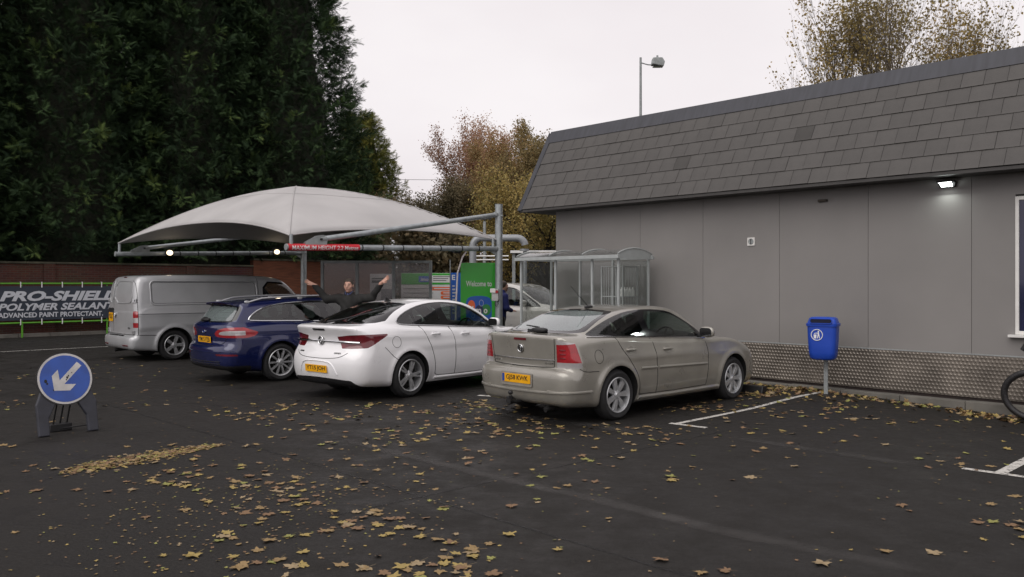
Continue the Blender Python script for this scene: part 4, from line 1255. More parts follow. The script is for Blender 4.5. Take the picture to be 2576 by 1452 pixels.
class Car:
    def __init__(s, name, label, cat, S, loc, theta, paint, h=0.03):
        s.S = S
        s.root = empty(name, loc, math.radians(90) - math.radians(theta))
        tag(s.root, label, cat)
        f = body_field(S)
        zt = max(p[1] for p in S['gh'])
        Wh = max(p[1] for p in S['plan'])
        V, N, T = surface_nets(f, (S['xr']-0.12, -Wh-0.12, 0.1), (S['xf']+0.12, Wh+0.12, zt+0.1), h)
        s.V, s.N, s.T = V, N, T
        s.paint = paint
        s.bvh = BVHTree.FromPolygons(V.tolist(), T.tolist())
        for ax in S['axles']:                   # wheel openings
            d = np.where(np.abs(V[:, 1]) > 0.42, np.hypot(V[:, 0] - ax, V[:, 2] - S['wz']) - S['arch_r'], 1.0)
            s.V, s.N, _, s.T = clip_mesh(s.V, s.N, s.T, d); V = s.V
    def cut(s, d, name=None, mat=None, T=None, parent=None, split=False, label=None):
        """Cut a region out of the shell (or of T) and link it as a part of its own."""
        own = T is None
        s.V, s.N, tin, tout = clip_mesh(s.V, s.N, s.T if own else T, d(s.V))
        if own: s.T = tout
        objs = []
        if name and len(tin):
            groups = [tin]
            if split:
                yc = s.V[tin][:, :, 1].mean(1); groups = [tin[yc < 0], tin[yc >= 0]]
            for g in groups:
                if len(g):
                    o = link(name, sub_mesh(name, s.V, s.N, g), mat, parent or s.root)
                    if label: o['label'] = label
                    objs.append(o)
        return tin, tout, objs
    def part(s, name, T, mat, parent=None, split=True):
        yc = s.V[T][:, :, 1].mean(1)
        if split and len(T) and np.abs(s.V[T][:, :, 1]).min() > 0.3:      # one on either flank
            for g in (T[yc < 0], T[yc >= 0]):
                if len(g): link(name, sub_mesh(name, s.V, s.N, g), mat, parent or s.root)
            return None
        return link(name, sub_mesh(name, s.V, s.N, T), mat, parent or s.root) if len(T) else None
    # -- projection of drawn lines onto the shell
    def side(s, x, z, sg=-1):
        r = s.bvh.ray_cast(Vector((x, sg * 3, z)), Vector((0, -sg, 0)))
        return (r[0], r[1] if r[1].y * sg > 0 else -r[1]) if r[0] is not None else None
    def rear(s, y, z):
        r = s.bvh.ray_cast(Vector((-4, y, z)), Vector((1, 0, 0)))
        return (r[0], r[1] if r[1].x < 0 else -r[1]) if r[0] is not None else None
    def front(s, y, z):
        r = s.bvh.ray_cast(Vector((8, y, z)), Vector((-1, 0, 0)))
        return (r[0], r[1] if r[1].x > 0 else -r[1]) if r[0] is not None else None
    def top(s, x, y):
        r = s.bvh.ray_cast(Vector((x, y, 4)), Vector((0, 0, -1)))
        return (r[0], r[1] if r[1].z > 0 else -r[1]) if r[0] is not None else None
    def line(s, pts, kind, r=0.0045, mat=None, name='panel_gap', step=0.05, closed=False, off=0.0, smooth=0, parent=None, sg=(-1, 1), n=6):
        P = np.asarray(pts, float)
        if smooth:
            if closed: P = chaikin(P, smooth)
            else:
                for _ in range(smooth):
                    q = [P[0]]
                    for a, b in zip(P[:-1], P[1:]): q += [a * 0.75 + b * 0.25, a * 0.25 + b * 0.75]
                    q.append(P[-1]); P = np.array(q)
        seq = list(P) + ([P[0]] if closed else [])
        D = []
        for a, b in zip(seq[:-1], seq[1:]):
            m = max(1, int(np.hypot(*(b - a)) / step)); D += [a + (b - a) * i / m for i in range(m)]
        if not closed: D.append(seq[-1])
        outs = []
        for g in (sg if kind == 'side' else (0,)):
            Q = []
            for p in D:
                h = s.side(p[0], p[1], g) if kind == 'side' else (s.rear(*p) if kind == 'rear' else (s.front(*p) if kind == 'front' else s.top(*p)))
                if h: Q.append(h[0] + h[1] * off)
            if len(Q) > 1:
                outs.append(MB().tube(Q, r, n, closed=closed).build(name, mat or M['gap'], parent or s.root, smooth=True))
        return outs
    def place(s, hit):
        """Matrix whose Z is the surface normal and whose Y leans up."""
        p, nrm_ = hit
        z = nrm_.normalized(); y = Vector((0, 0, 1)); y = (y - z * y.dot(z)).normalized(); x = y.cross(z)
        m = Matrix((x, y, z)).transposed().to_4x4(); m.translation = p
        return m
    def finish(s):
        S = s.S
        # dark underside
        s.cut(lambda V: V[:, 2] - S.get('under', 0.20), 'underbody', M['under'])
        s.part('body', s.T, s.paint)
    def lining(s, zmin):
        V, N, T = s.V, s.N, s.T
        keep = T[(V[T][:, :, 2].mean(1) > zmin) & (V[T][:, :, 2].mean(1) < 9)]
        u, inv = np.unique(keep, return_inverse=True)
        link('headlining', mesh_np('headlining', V[u] - N[u] * 0.022, inv.reshape(keep.shape)[:, ::-1].copy(), smooth=True, normals=-N[u]), M['lining'], s.root)
    def wells(s):
        S = s.S
        for ax in S['axles']:
            for sg in (-1, 1):
                V = []; F = []; n = 28
                for i in range(n + 1):
                    a = math.radians(-25 + 230 * i / n)
                    x = ax + (S['arch_r'] - 0.002) * math.cos(a); z = S['wz'] + (S['arch_r'] - 0.002) * math.sin(a)
                    h = s.side(x, max(z, 0.24), sg)
                    yo = abs(h[0].y) - 0.004 if h else S['track'] + 0.08
                    V += [(x, sg * yo, z), (x, sg * 0.44, z)]
                for i in range(n): F.append([2*i, 2*i+2, 2*i+3, 2*i+1])
                c = len(V); V.append((ax, sg * 0.44, S['wz']))
                for i in range(n): F.append([2*i+1, 2*i+3, c])
                link('wheel_arch_liner', mesh_np('wheel_arch_liner', V, F, smooth=False), M['under'], s.root)
    def wheels(s, style, R=None):
        S = s.S
        R = S['wheel_r']; wd = 0.215; rr = R * S.get('rim', 0.70)
        # meshes shared by the four wheels; axis = local Z pointing outwards
        ty = MB().lathe([(rr-0.004, -wd/2+0.01), (rr+0.012, -wd/2), (R-0.045, -wd/2-0.006), (R-0.012, -wd/2+0.025), (R, -wd/2+0.05), (R, wd/2-0.05), (R-0.012, wd/2-0.025), (R-0.045, wd/2+0.006), (rr+0.012, wd/2), (rr-0.004, wd/2-0.012)], 48)
        for k in range(-1, 2):
            ty.lathe([(R+0.0008, k*0.045-0.004), (R-0.006, k*0.045), (R+0.0008, k*0.045+0.004)], 48)
        rim = MB().lathe([(rr+0.004, wd/2-0.004), (rr-0.004, wd/2+0.004), (rr-0.016, wd/2-0.002), (rr-0.022, wd/2-0.03), (rr-0.03, -wd/2+0.03)], 48)
        zf = wd/2 - 0.012
        kind, n, wi, wo = style
        for i in range(n):
            a = 2 * math.pi * i / n
            rots = [a] if kind == 'single' else [a - 0.13, a + 0.13]
            for a2 in rots:
                Rm = Matrix.Rotation(a2, 4, 'Z')
                r0, r1 = 0.045, rr - 0.010
                V = []
                for (r, wq, zz) in ((r0, wi*0.8, zf-0.012), (r0+0.35*(r1-r0), wi, zf-0.004), (r0+0.75*(r1-r0), (wi+wo)/2, zf-0.006), (r1, wo, zf-0.010)):
                    V += [(r, -wq/2, zz-0.03), (r, -wq/2*0.75, zz), (r, wq/2*0.75, zz), (r, wq/2, zz-0.03)]
                F = []
                for j in range(3):
                    for q in range(3):
                        F.append([j*4+q, (j+1)*4+q, (j+1)*4+q+1, j*4+q+1])
                rim.add(V, F, Rm)
        rim.lathe([(0.0, zf+0.004), (0.03, zf+0.004), (0.036, zf-0.004), (0.062, zf-0.012), (0.075, zf-0.028), (0.07, zf-0.06)], 24)
        for k in range(5):
            a = 2*math.pi*(k+0.5)/5
            rim.lathe([(0.0, zf-0.008), (0.008, zf-0.008), (0.009, zf-0.02)], 8, Matrix.Translation((0.052*math.cos(a), 0.052*math.sin(a), 0)))
        disc = MB().lathe([(0.0, zf-0.075), (rr*0.62, zf-0.075), (rr*0.62, zf-0.09), (rr*0.66, zf-0.10), (rr-0.03, zf-0.12)], 32)
        protos = None
        for ax in S['axles']:
            for sg in (-1, 1):
                rot = (math.radians(90) if sg < 0 else math.radians(-90), 0, 0)
                loc = (ax, sg * (S['track'] - 0.0), R - 0.004)
                if protos is None:
                    o = rim.build('wheel', M['alloy'], s.root, smooth=True, auto=35)
                    t = ty.build('tyre', M['rubber'], o, smooth=True); d = disc.build('brake_disc', M['alloy_dark'], o, smooth=True)
                    protos = (o, t, d)
                else:
                    o = bpy.data.objects.new('wheel', protos[0].data); COL.objects.link(o); o.parent = s.root
                    for q in protos[1:]:
                        c = bpy.data.objects.new(q.name.split('.')[0], q.data); COL.objects.link(c); c.parent = o
                o.location = loc; o.rotation_euler = (rot[0], 0, 0)
                o.rotation_mode = 'XYZ'
                o.delta_rotation_euler = (0, 0, 0)
    def seat(s, x, y, z, rear=False, wdt=0.46):
        m = MB()
        m.add(*rbox(0.50, wdt, 0.16, 4), Matrix.Translation((x + 0.20, y, z + 0.08)))
        m.add(*rbox(0.15, wdt, 0.66, 4), Matrix.Translation((x - 0.10, y, z + 0.36)) @ Matrix.Rotation(math.radians(-16), 4, 'Y'))
        m.add(*rbox(0.10, 0.26, 0.18, 3.2), Matrix.Translation((x - 0.215, y, z + 0.76)) @ Matrix.Rotation(math.radians(-12), 4, 'Y'))
        for q in (-0.06, 0.06): m.tube([(x - 0.2, y + q, z + 0.6), (x - 0.21, y + q, z + 0.72)], 0.006, 6)
        m.build('seat', M['seat'], s.root, smooth=True)
    def cabin(s, x0, x1, zf, zs, seats, dash, shelf=None):
        """floor tub, seats, dashboard and steering wheel (right-hand drive)"""
        w = 0.66
        MB().box(x0, x1, -w, w, zf, zf + 0.02).build('cabin_floor', M['seat'], s.root)
        for sg in (-1, 1):
            MB().box(x0, x1, sg*(w+0.02)-0.01, sg*(w+0.02)+0.01, zf, zs).build('door_card', M['seat'], s.root)
        for (x, y) in seats: s.seat(x, y, zf + 0.14)
        V, F = rbox(0.42, 1.30, 0.24, 4)
        MB().add(V, F, Matrix.Translation((dash[0], 0, dash[1]))).build('dashboard', M['seat'], s.root, smooth=True)
        c = Vector((dash[0] - 0.32, -0.36, dash[1] + 0.02)); Rm = Matrix.Translation(c) @ Matrix.Rotation(math.radians(-65), 4, 'Y')
        ring = [Rm @ Vector((0.18*math.cos(a), 0.18*math.sin(a), 0)) for a in [2*math.pi*i/24 for i in range(24)]]
        MB().tube(ring, 0.014, 8, closed=True).tube([Rm @ Vector((-0.17, 0, 0)), Rm @ Vector((0.17, 0, 0))], 0.016, 6).tube([Rm @ Vector((0, 0, 0)), c + Vector((0.2, 0, -0.06))], 0.03, 8).build('steering_wheel', M['black'], s.root, smooth=True)
        if shelf:
            MB().box(shelf[0], shelf[1], -0.62, 0.62, shelf[2], shelf[2]+0.02).build('parcel_shelf', M['seat'], s.root)
    def mirror(s, x, z, mat, y=None):
        for sg in (-1, 1):
            h = s.side(x, z, sg)
            y0 = abs(h[0].y) if h else 0.85
            V, F = rbox(0.13, 0.24, 0.155, 2.8, 10)
            V = [(p[0] * (1.0 if p[0] > 0 else 0.55), p[1], p[2]) for p in V]
            o = MB().add(V, F, Matrix.Translation((x + 0.03, sg*(y0+0.13), z + 0.07))).build('mirror', mat, s.root, smooth=True, auto=80)
            MB().tube([(x+0.04, sg*(y0-0.03), z+0.0), (x+0.03, sg*(y0+0.06), z+0.03)], [0.03, 0.025], 8).build('stalk', M['black'], o, smooth=True)
            MB().prism([(sg*q[0], q[1]) for q in rrect(y0+0.035, y0+0.225, z+0.01, z+0.13, 0.04)], 0, 0.004, Matrix(((0,0,1,x-0.012),(1,0,0,0),(0,1,0,0),(0,0,0,1)))).build('glass', M['trim'], o)
    def handle(s, x, z, mat, wd=0.20):
        for sg in (-1, 1):
            h = s.side(x, z, sg)
            if not h: continue
            m = s.place(h)
            V, F = rbox(wd, 0.030, 0.030, 3)
            o = MB().add(V, F, m @ Matrix.Translation((0, 0, 0.028))).build('door_handle', mat, s.root, smooth=True, auto=80)
            MB().add(*rbox(0.022, 0.024, 0.03, 3), m @ Matrix.Translation((-wd*0.4, 0, 0.012))).add(*rbox(0.022, 0.024, 0.03, 3), m @ Matrix.Translation((wd*0.4, 0, 0.012))).build('mount', mat, o, smooth=True)
            MB().lathe([(0.0, 0.0006), (0.042, 0.0006), (0.047, 0.002), (0.049, -0.002)], 20, m @ Matrix.Scale(1.5, 4, (1, 0, 0)) @ Matrix.Translation((0, 0.004, 0.0008))).build('cup', M['gap'] if mat is None else mat, o, smooth=True)
    def number_plate(s, text, y, z, blue=False, tilt=True, off=0.008, dirt=None, wd=0.52, ht=0.111):
        h = s.rear(y, z)
        m = s.place(h) if tilt else None
        if not tilt:
            m = Matrix(((0,0,-1,h[0].x),(-1,0,0,y),(0,1,0,z),(0,0,0,1)))
        pl = MB().prism(rrect(-wd/2, wd/2, -ht/2, ht/2, 0.008, 3), off, off + 0.004, m).build('number_plate', M['plate'], s.root)
        x0 = 0.0
        if blue:
            MB().box(-wd/2+0.004, -wd/2+0.048, -ht/2+0.004, ht/2-0.004, off+0.0045, off+0.006, m).build('blue_band', M['plate_blue'], pl); x0 = 0.02
        V, F = text_vf(text, (wd - 0.075 - (0.045 if blue else 0)), ht*0.70, 0.0015, 0.012, 0.0, 0.96)
        MB().add(V, F, m @ Matrix.Translation((x0, 0, off + 0.0048))).build('characters', M['ink'], pl)
        return pl, m
    def wiper(s, pts, parent=None):
        """arm lying over the rear glass: (y,z) points"""
        Q = []
        for p in pts:
            h = s.rear(*p)
            if h: Q.append(h[0] + h[1] * 0.03)
        a, b = Q[0], Q[-1]
        MB().tube(Q, [0.020] + [0.012] * (len(Q)-2) + [0.008], 6).build('wiper', M['black'], s.root, smooth=True)
    def badge_ring(s, y, z, r=0.045, off=0.012, mark='griffin'):
        h = s.rear(y, z); m = s.place(h)
        ring = [m @ Vector((r*math.cos(a), r*math.sin(a), off)) for a in [2*math.pi*i/24 for i in range(24)]]
        mb = MB().tube(ring, r*0.13, 6, closed=True)
        if mark == 'griffin':               # winged creature reduced to its strokes: head, wing, body
            for st in ([(-0.6, 0.35), (-0.2, 0.55), (0.2, 0.45), (0.45, 0.15)], [(-0.45, -0.05), (0.0, 0.15), (0.35, -0.1), (0.2, -0.5)], [(-0.5, -0.45), (-0.15, -0.25), (0.0, -0.6)], [(0.3, 0.35), (0.6, 0.3)]):
                mb.tube([m @ Vector((q[0]*r, q[1]*r, off)) for q in st], r*0.13, 5)
        elif mark == 'vw':
            for st in ([(-0.55, 0.62), (-0.1, -0.05), (0.0, 0.15), (0.1, -0.05), (0.55, 0.62)][0:2], [(0.1, -0.05), (0.55, 0.62)], [(-0.3, 0.75), (0.0, 0.12), (0.3, 0.75)], [(-0.85, 0.25), (-0.42, -0.75), (0.0, 0.08), (0.42, -0.75), (0.85, 0.25)]):
                mb.tube([m @ Vector((q[0]*r, q[1]*r, off)) for q in st], r*0.10, 5)
        o = mb.build('badge', M['chrome'], s.root, smooth=True)
        MB().lathe([(0.0, off-0.004), (r, off-0.004), (r, 0.0)], 24, m).build('roundel', M['black'] if mark != 'griffin' else M['alloy_dark'], o, smooth=True)
        return m

def paint_mat(name, col, rough=0.28, metal=0.35, dirt=0.10, coat=1.0):
    m = pm(name, col, rough, metal, coat, var=dirt, vscale=3.0)
    nt = m.node_tree; b = nt.nodes["Principled BSDF"]
    # road film: less gloss low down is a matter of dust, mottled
    return m
SEC = [(0.0, 0.10), (0.18, 0.075), (0.25, 0.045), (0.35, 0.018), (0.5, 0.0), (0.62, 0.0), (0.75, 0.010), (0.9, 0.034), (1.0, 0.058), (1.1, 0.09), (1.4, 0.2)]

# ---------------------------------------------------------------- beige hatchback
M['p_beige'] = paint_mat('beige_metallic_paint', (0.318, 0.305, 0.268), 0.30, 0.35)
S = dict(xr=-0.955, xf=3.66, axles=(0.0, 2.70), wz=0.335, arch_r=0.368, wheel_r=0.328, track=0.775, rim=0.69, flare=0.022,
  low=[(-0.55,0.20),(-0.80,0.215),(-0.905,0.255),(-0.945,0.34),(-0.962,0.46),(-0.968,0.58),(-0.955,0.655),(-0.915,0.685),(-0.868,0.695),(-0.862,0.72),(-0.872,0.80),(-0.888,0.95),(-0.905,1.06),(-0.905,1.09),(-0.88,1.105),(-0.80,1.11),(-0.6,1.112),(-0.3,1.09),(0,1.068),(0.5,1.035),(1.0,1.005),(1.6,0.965),(2.1,0.955),(2.4,0.975),(2.7,0.95),(3.1,0.885),(3.4,0.80),(3.56,0.69),(3.64,0.55),(3.66,0.42),(3.64,0.3),(3.55,0.21),(3.3,0.19),(1.5,0.185),(0,0.19)],
  gh=[(-0.70,0.9),(-0.70,1.095),(-0.62,1.125),(-0.30,1.235),(0,1.325),(0.3,1.395),(0.6,1.437),(1.0,1.455),(1.35,1.44),(1.6,1.395),(1.9,1.245),(2.2,1.075),(2.44,0.945),(2.42,0.8),(-0.5,0.8)],
  plan=[(-1.1,0.74),(-0.95,0.80),(-0.8,0.845),(-0.4,0.882),(0,0.893),(0.5,0.898),(1.5,0.898),(2.5,0.893),(3.0,0.875),(3.4,0.81),(3.7,0.66)],
  gplan=[(-1.2,0.10),(-0.7,0.045),(-0.2,0.012),(0.5,0.0),(1.4,0.0),(2.0,0.02),(2.6,0.08),(3.0,0.15)],
  sec=SEC, gw=(0.80, 1.0, 0.40, 0.18), mid=(0.1, 2.6), gmid=(0.3, 1.5), bow=(0.10, 0.26), crown=0.018, gbow=(0.13, 0.22), gcrown=0.035,
  k=0.05, gk=0.09, blend=0.035, ridge=[(0.80, 0.72, 0.006, 0.06)])
c = Car('parked_car', 'beige metallic hatchback with tow bar parked nearest the camera, facing the grey wall', 'car', S, (0.761, 11.230, 0), 46.8, M['p_beige'])
dlo = [(-0.50,1.085),(0.2,1.055),(1.0,1.020),(1.7,0.988),(2.10,0.968),(2.02,1.04),(1.80,1.165),(1.55,1.295),(1.38,1.365),(1.1,1.395),(0.75,1.398),(0.45,1.375),(0.15,1.315),(-0.12,1.235),(-0.36,1.145)]
td, _, _ = c.cut(region_poly(dlo, 'side', 1))
rest = td
for poly in ([(-0.44,1.092),(-0.04,1.078),(-0.02,1.25),(-0.15,1.20),(-0.34,1.135)], [(0.02,1.075),(0.68,1.05),(0.62,1.365),(0.42,1.35),(0.15,1.295),(0.03,1.25)], [(0.82,1.042),(1.98,0.998),(1.93,1.05),(1.76,1.155),(1.52,1.275),(1.36,1.338),(1.1,1.368),(0.76,1.372)]):
    tin, rest, ob = c.cut(region_poly(poly, 'side', 1), 'side_window', M['cglass_dark'], T=rest, split=True)
c.part('window_surround', rest, M['trim'])
tr, _, _ = c.cut(region_poly([(-0.1,1.115),(0.50,1.115),(0.66,1.13),(0.665,1.155),(0.56,1.36),(0.50,1.385),(-0.1,1.405)], 'rear', 1, xlim=(-0.9, 0.55)))
_, rest, _ = c.cut(region_poly([(-0.1,1.15),(0.46,1.145),(0.585,1.165),(0.50,1.345),(0.42,1.372),(-0.1,1.385)], 'rear', 1, xlim=(-0.9, 0.5)), 'rear_window', M['cglass_sky'], T=tr)
c.part('window_surround', rest, M['trim'])
c.cut(region_poly([(-0.1,1.0),(0.62,1.0),(0.60,1.2),(0.545,1.37),(-0.1,1.41)], 'rear', 1, xlim=(1.45, 2.6)), 'windscreen', M['cglass'])
tl = both(lambda V: 0.585 + 0.05*(V[:, 2] - 0.7) - np.abs(V[:, 1]), lambda V: V[:, 0] + 0.66 + 0.22*np.clip(V[:, 2]-0.72, 0, 1), lambda V: np.abs(V[:, 2] - 0.885) - 0.175 + 0.22*np.maximum(0, np.abs(V[:, 1]) - 0.6)*(V[:, 2] > 0.885), lambda V: V[:, 0] + 0.3)
tt, _, _ = c.cut(tl)
_, rest, _ = c.cut(lambda V: V[:, 2] - 0.775, 'tail_light', M['clear_lens'], T=tt, split=True)
c.V, c.N, a_, b_ = clip_mesh(c.V, c.N, rest, c.V[:, 2] - 0.990 - 0.12*(c.V[:, 0] + 0.9))
c.part('tail_light', b_, M['clear_lens'])
c.part('tail_light', a_, M['red_lens'])
for sg in (-1, 1):
    for zz in (0.83, 0.88, 0.93):
        q = [c.rear(sg*yy, zz) for yy in (0.64, 0.68, 0.72)]
        q = [h[0] + h[1]*0.002 for h in q if h]
        if len(q) > 1: MB().tube(q, 0.007, 6).build('lens_rib', M['red_deep'], c.root, smooth=True)
c.cut(both(lambda V: 3.2 - V[:, 0], lambda V: np.abs(V[:, 2] - 0.68 + 0.15*(V[:, 0]-3.3)) - 0.075, lambda V: 0.42 - np.abs(V[:, 1])), 'headlight', M['clear_lens'], split=True)
c.cut(both(lambda V: 3.3 - V[:, 0], lambda V: np.abs(V[:, 2] - 0.42) - 0.07, lambda V: np.abs(V[:, 1]) - 0.5), 'grille', M['black'])
c.lining(1.07)
c.finish(); c.wells(); c.wheels(('single', 7, 0.066, 0.092))
# shut lines and trim
c.line([(0.02,1.065),(0.10,0.90),(0.28,0.70),(0.40,0.52),(0.42,0.30)], 'side', smooth=2)
c.line([(0.74,1.03),(0.80,0.75),(0.80,0.28)], 'side', smooth=1)
c.line([(1.98,0.96),(2.02,0.75),(1.98,0.30)], 'side', smooth=1)
c.line([(0.42,0.295),(1.2,0.285),(1.98,0.295)], 'side')
c.line([(-0.70,0.70),(-0.62,0.66),(-0.38,0.655)], 'side', smooth=1)
c.line([(-0.48,1.078),(0.2,1.050),(1.0,1.014),(1.7,0.982),(2.06,0.962)], 'side', 0.009, M['chrome'], 'window_strip', off=0.004)
for sg in (-1, 1):
    c.line([(sg*0.575,1.07),(sg*0.565,0.90),(sg*0.545,0.715)], 'rear')
c.line([(-0.545,0.712),(-0.3,0.702),(0,0.699),(0.3,0.702),(0.545,0.712)], 'rear', 0.006)
c.line([(-0.56,0.80),(-0.3,0.795),(0,0.793),(0.3,0.795),(0.56,0.80)], 'rear', 0.008, M['chrome'], 'boot_strip', off=0.004)
c.line([(-0.84,0.415),(-0.6,0.405),(-0.3,0.40),(0,0.398),(0.3,0.40),(0.6,0.405),(0.84,0.415)], 'rear', 0.016, M['p_beige'], 'bumper_strip', off=0.004)
c.line([(-0.93,0.418),(-0.7,0.415),(-0.50,0.412)], 'side', 0.016, M['p_beige'], 'bumper_strip', off=0.003)
c.line([(0.44,0.64),(0.78,0.632)], 'side', 0.020, M['p_beige'], 'rubbing_strip', off=0.002, n=8)
c.line([(0.83,0.630),(1.96,0.605)], 'side', 0.020, M['p_beige'], 'rubbing_strip', off=0.002, n=8)
c.line([(0.40,0.255),(1.2,0.245),(2.30,0.25)], 'side', 0.030, M['p_beige'], 'sill', off=-0.004, n=8)
fc = [(-0.36+0.075*math.cos(a), 0.835+0.085*math.sin(a)) for a in [2*math.pi*i/20 for i in range(20)]]
c.line(fc, 'side', 0.003, closed=True, name='fuel_flap', sg=(-1,))
c.handle(0.26, 0.885, M['p_beige']); c.handle(1.04, 0.86, M['p_beige'])
c.mirror(1.90, 0.985, M['p_beige'])
c.cabin(-0.5, 2.2, 0.32, 0.93, ((0.30, -0.33), (0.30, 0.33), (1.18, -0.36), (1.18, 0.36)), (1.98, 0.93), (-0.75, 0.05, 1.04))
h = c.rear(0, 0.535); pmx = c.place(h)
MB().prism(rrect(-0.285, 0.285, -0.085, 0.085, 0.02), 0.0015, 0.005, pmx).build('plate_recess', pm('dusty_grey_plastic', (0.24, 0.225, 0.195), 0.7, var=0.2), c.root)
c.number_plate('GJ58 KWK', 0, 0.545, blue=True)
c.badge_ring(0, 0.925, 0.048)
MB().box(-0.11, 0.11, -0.014, 0.014, 0.001, 0.006, c.place(c.rear(0, 1.045))).build('brake_light', M['red_deep'], c.root)
for s_, y_, zz in (('VECTRA', 0.47, 0.755), ('1.9 CDTI', -0.47, 0.757)):
    V, F = text_vf(s_, 0.13, 0.022, 0.003, 0.01)
    MB().add(V, F, c.place(c.rear(y_, zz)) @ Matrix.Translation((0, 0, 0.002))).build('lettering', M['chrome'], c.root)
c.wiper([(0.02, 1.115), (-0.05, 1.128), (0.0, 1.15), (0.30, 1.165)])
h = c.rear(0.03, 1.135)
MB().add(*rbox(0.12, 0.26, 0.06, 3), Matrix.Translation(c.rear(-0.08, 1.13)[0] + Vector((-0.02, 0, 0.02)))).build('wiper_cover', M['black'], c.root, smooth=True)
tp = c.top(0.42, 0)[0]
an = MB().add(*rbox(0.16, 0.055, 0.05, 2.6), Matrix.Translation(tp + Vector((0, 0, 0.012)))).build('aerial', M['black'], c.root, smooth=True)
MB().tube([tp + Vector((-0.02, 0, 0.03)), tp + Vector((-0.36, 0, 0.30))], [0.006, 0.0035], 6).build('rod', M['black'], an)
tb = MB().tube([(-0.85, 0.0, 0.24), (-1.0, 0.0, 0.245), (-1.06, 0.0, 0.27), (-1.07, 0.0, 0.33)], 0.022, 8).build('tow_bar', M['black'], c.root, smooth=True)
MB().add(*rbox(0.062, 0.062, 0.062, 2), Matrix.Translation((-1.07, 0, 0.37))).build('tow_ball', M['black'], tb, smooth=True)
MB().box(-0.99, -0.93, 0.09, 0.17, 0.20, 0.30).build('socket', M['black'], tb, bevel=0.01)
MB().tube([(-0.62, -0.42, 0.2), (-0.80, -0.42, 0.19), (-0.87, -0.42, 0.17)], 0.03, 10).build('exhaust', M['under'], c.root, smooth=True)

# ---------------------------------------------------------------- white hatchback
M['p_white'] = paint_mat('white_paint_gloss', (0.82, 0.82, 0.83), 0.30, 0.0, 0.03)
S = dict(xr=-1.08, xf=3.77, axles=(0.0, 2.737), wz=0.345, arch_r=0.378, wheel_r=0.342, track=0.805, rim=0.72, flare=0.016,
  low=[(-0.60,0.20),(-0.92,0.21),(-1.02,0.255),(-1.065,0.35),(-1.092,0.48),(-1.092,0.60),(-1.065,0.70),(-1.005,0.78),(-0.975,0.86),(-0.985,0.95),(-1.03,1.035),(-1.06,1.085),(-1.05,1.115),(-0.98,1.13),(-0.75,1.14),(-0.4,1.125),(0,1.09),(0.6,1.045),(1.2,1.01),(1.8,0.985),(2.2,0.98),(2.5,1.0),(2.8,0.975),(3.1,0.92),(3.4,0.84),(3.6,0.74),(3.72,0.62),(3.77,0.45),(3.74,0.3),(3.6,0.2),(3.3,0.185),(0,0.185)],
  gh=[(-0.86,0.9),(-0.86,1.115),(-0.75,1.155),(-0.4,1.275),(0,1.385),(0.35,1.455),(0.7,1.492),(1.0,1.50),(1.35,1.482),(1.65,1.425),(1.95,1.295),(2.3,1.11),(2.6,0.965),(2.6,0.8),(-0.7,0.8)],
  plan=[(-1.3,0.70),(-1.08,0.80),(-0.9,0.855),(-0.5,0.905),(0,0.925),(0.5,0.922),(1.5,0.915),(2.5,0.918),(3.0,0.90),(3.4,0.84),(3.8,0.66)],
  gplan=[(-1.2,0.14),(-0.7,0.075),(-0.2,0.025),(0.5,0.0),(1.4,0.0),(2.0,0.02),(2.6,0.08),(3.0,0.15)],
  sec=SEC, gw=(0.80, 1.03, 0.38, 0.22), mid=(0.1, 2.6), gmid=(0.3, 1.5), bow=(0.20, 0.30), crown=0.022, gbow=(0.16, 0.24), gcrown=0.045,
  k=0.06, gk=0.11, blend=0.05, ridge=[(0.98, 0.80, 0.010, 0.05)])
c = Car('parked_car', 'white hatchback with chrome boot bar parked beside the beige car', 'car', S, (-2.254, 13.310, 0), 40.0, M['p_white'])
dlo = [(-0.16,1.145),(-0.02,1.108),(0.6,1.078),(1.2,1.045),(1.8,1.010),(2.10,0.995),(2.03,1.06),(1.80,1.21),(1.55,1.34),(1.35,1.405),(1.05,1.44),(0.75,1.438),(0.45,1.405),(0.15,1.33),(-0.08,1.235)]
td, _, _ = c.cut(region_poly(dlo, 'side', 1)); rest = td
for poly in ([(-0.12,1.15),(0.0,1.122),(0.22,1.112),(0.16,1.31),(-0.02,1.235)], [(0.27,1.108),(0.82,1.08),(0.74,1.41),(0.45,1.378),(0.22,1.33)], [(0.98,1.072),(1.98,1.02),(1.92,1.075),(1.74,1.2),(1.5,1.325),(1.32,1.38),(1.05,1.412),(0.88,1.415)]):
    _, rest, _ = c.cut(region_poly(poly, 'side', 1), 'side_window', M['cglass_dark'], T=rest, split=True)
c.part('window_surround', rest, M['trim'])
tr, _, _ = c.cut(region_poly([(-0.1,1.135),(0.56,1.14),(0.70,1.16),(0.66,1.24),(0.545,1.405),(0.46,1.435),(-0.1,1.452)], 'rear', 1, xlim=(-1.0, 0.45)))
_, rest, _ = c.cut(region_poly([(-0.1,1.165),(0.48,1.168),(0.60,1.185),(0.57,1.24),(0.47,1.385),(0.38,1.41),(-0.1,1.425)], 'rear', 1, xlim=(-1.0, 0.4)), 'rear_window', M['cglass_dark'], T=tr)
c.part('window_surround', rest, M['trim'])
c.cut(region_poly([(-0.1,1.04),(0.62,1.04),(0.60,1.22),(0.54,1.40),(-0.1,1.45)], 'rear', 1, xlim=(1.5, 2.8)), 'windscreen', M['cglass'])
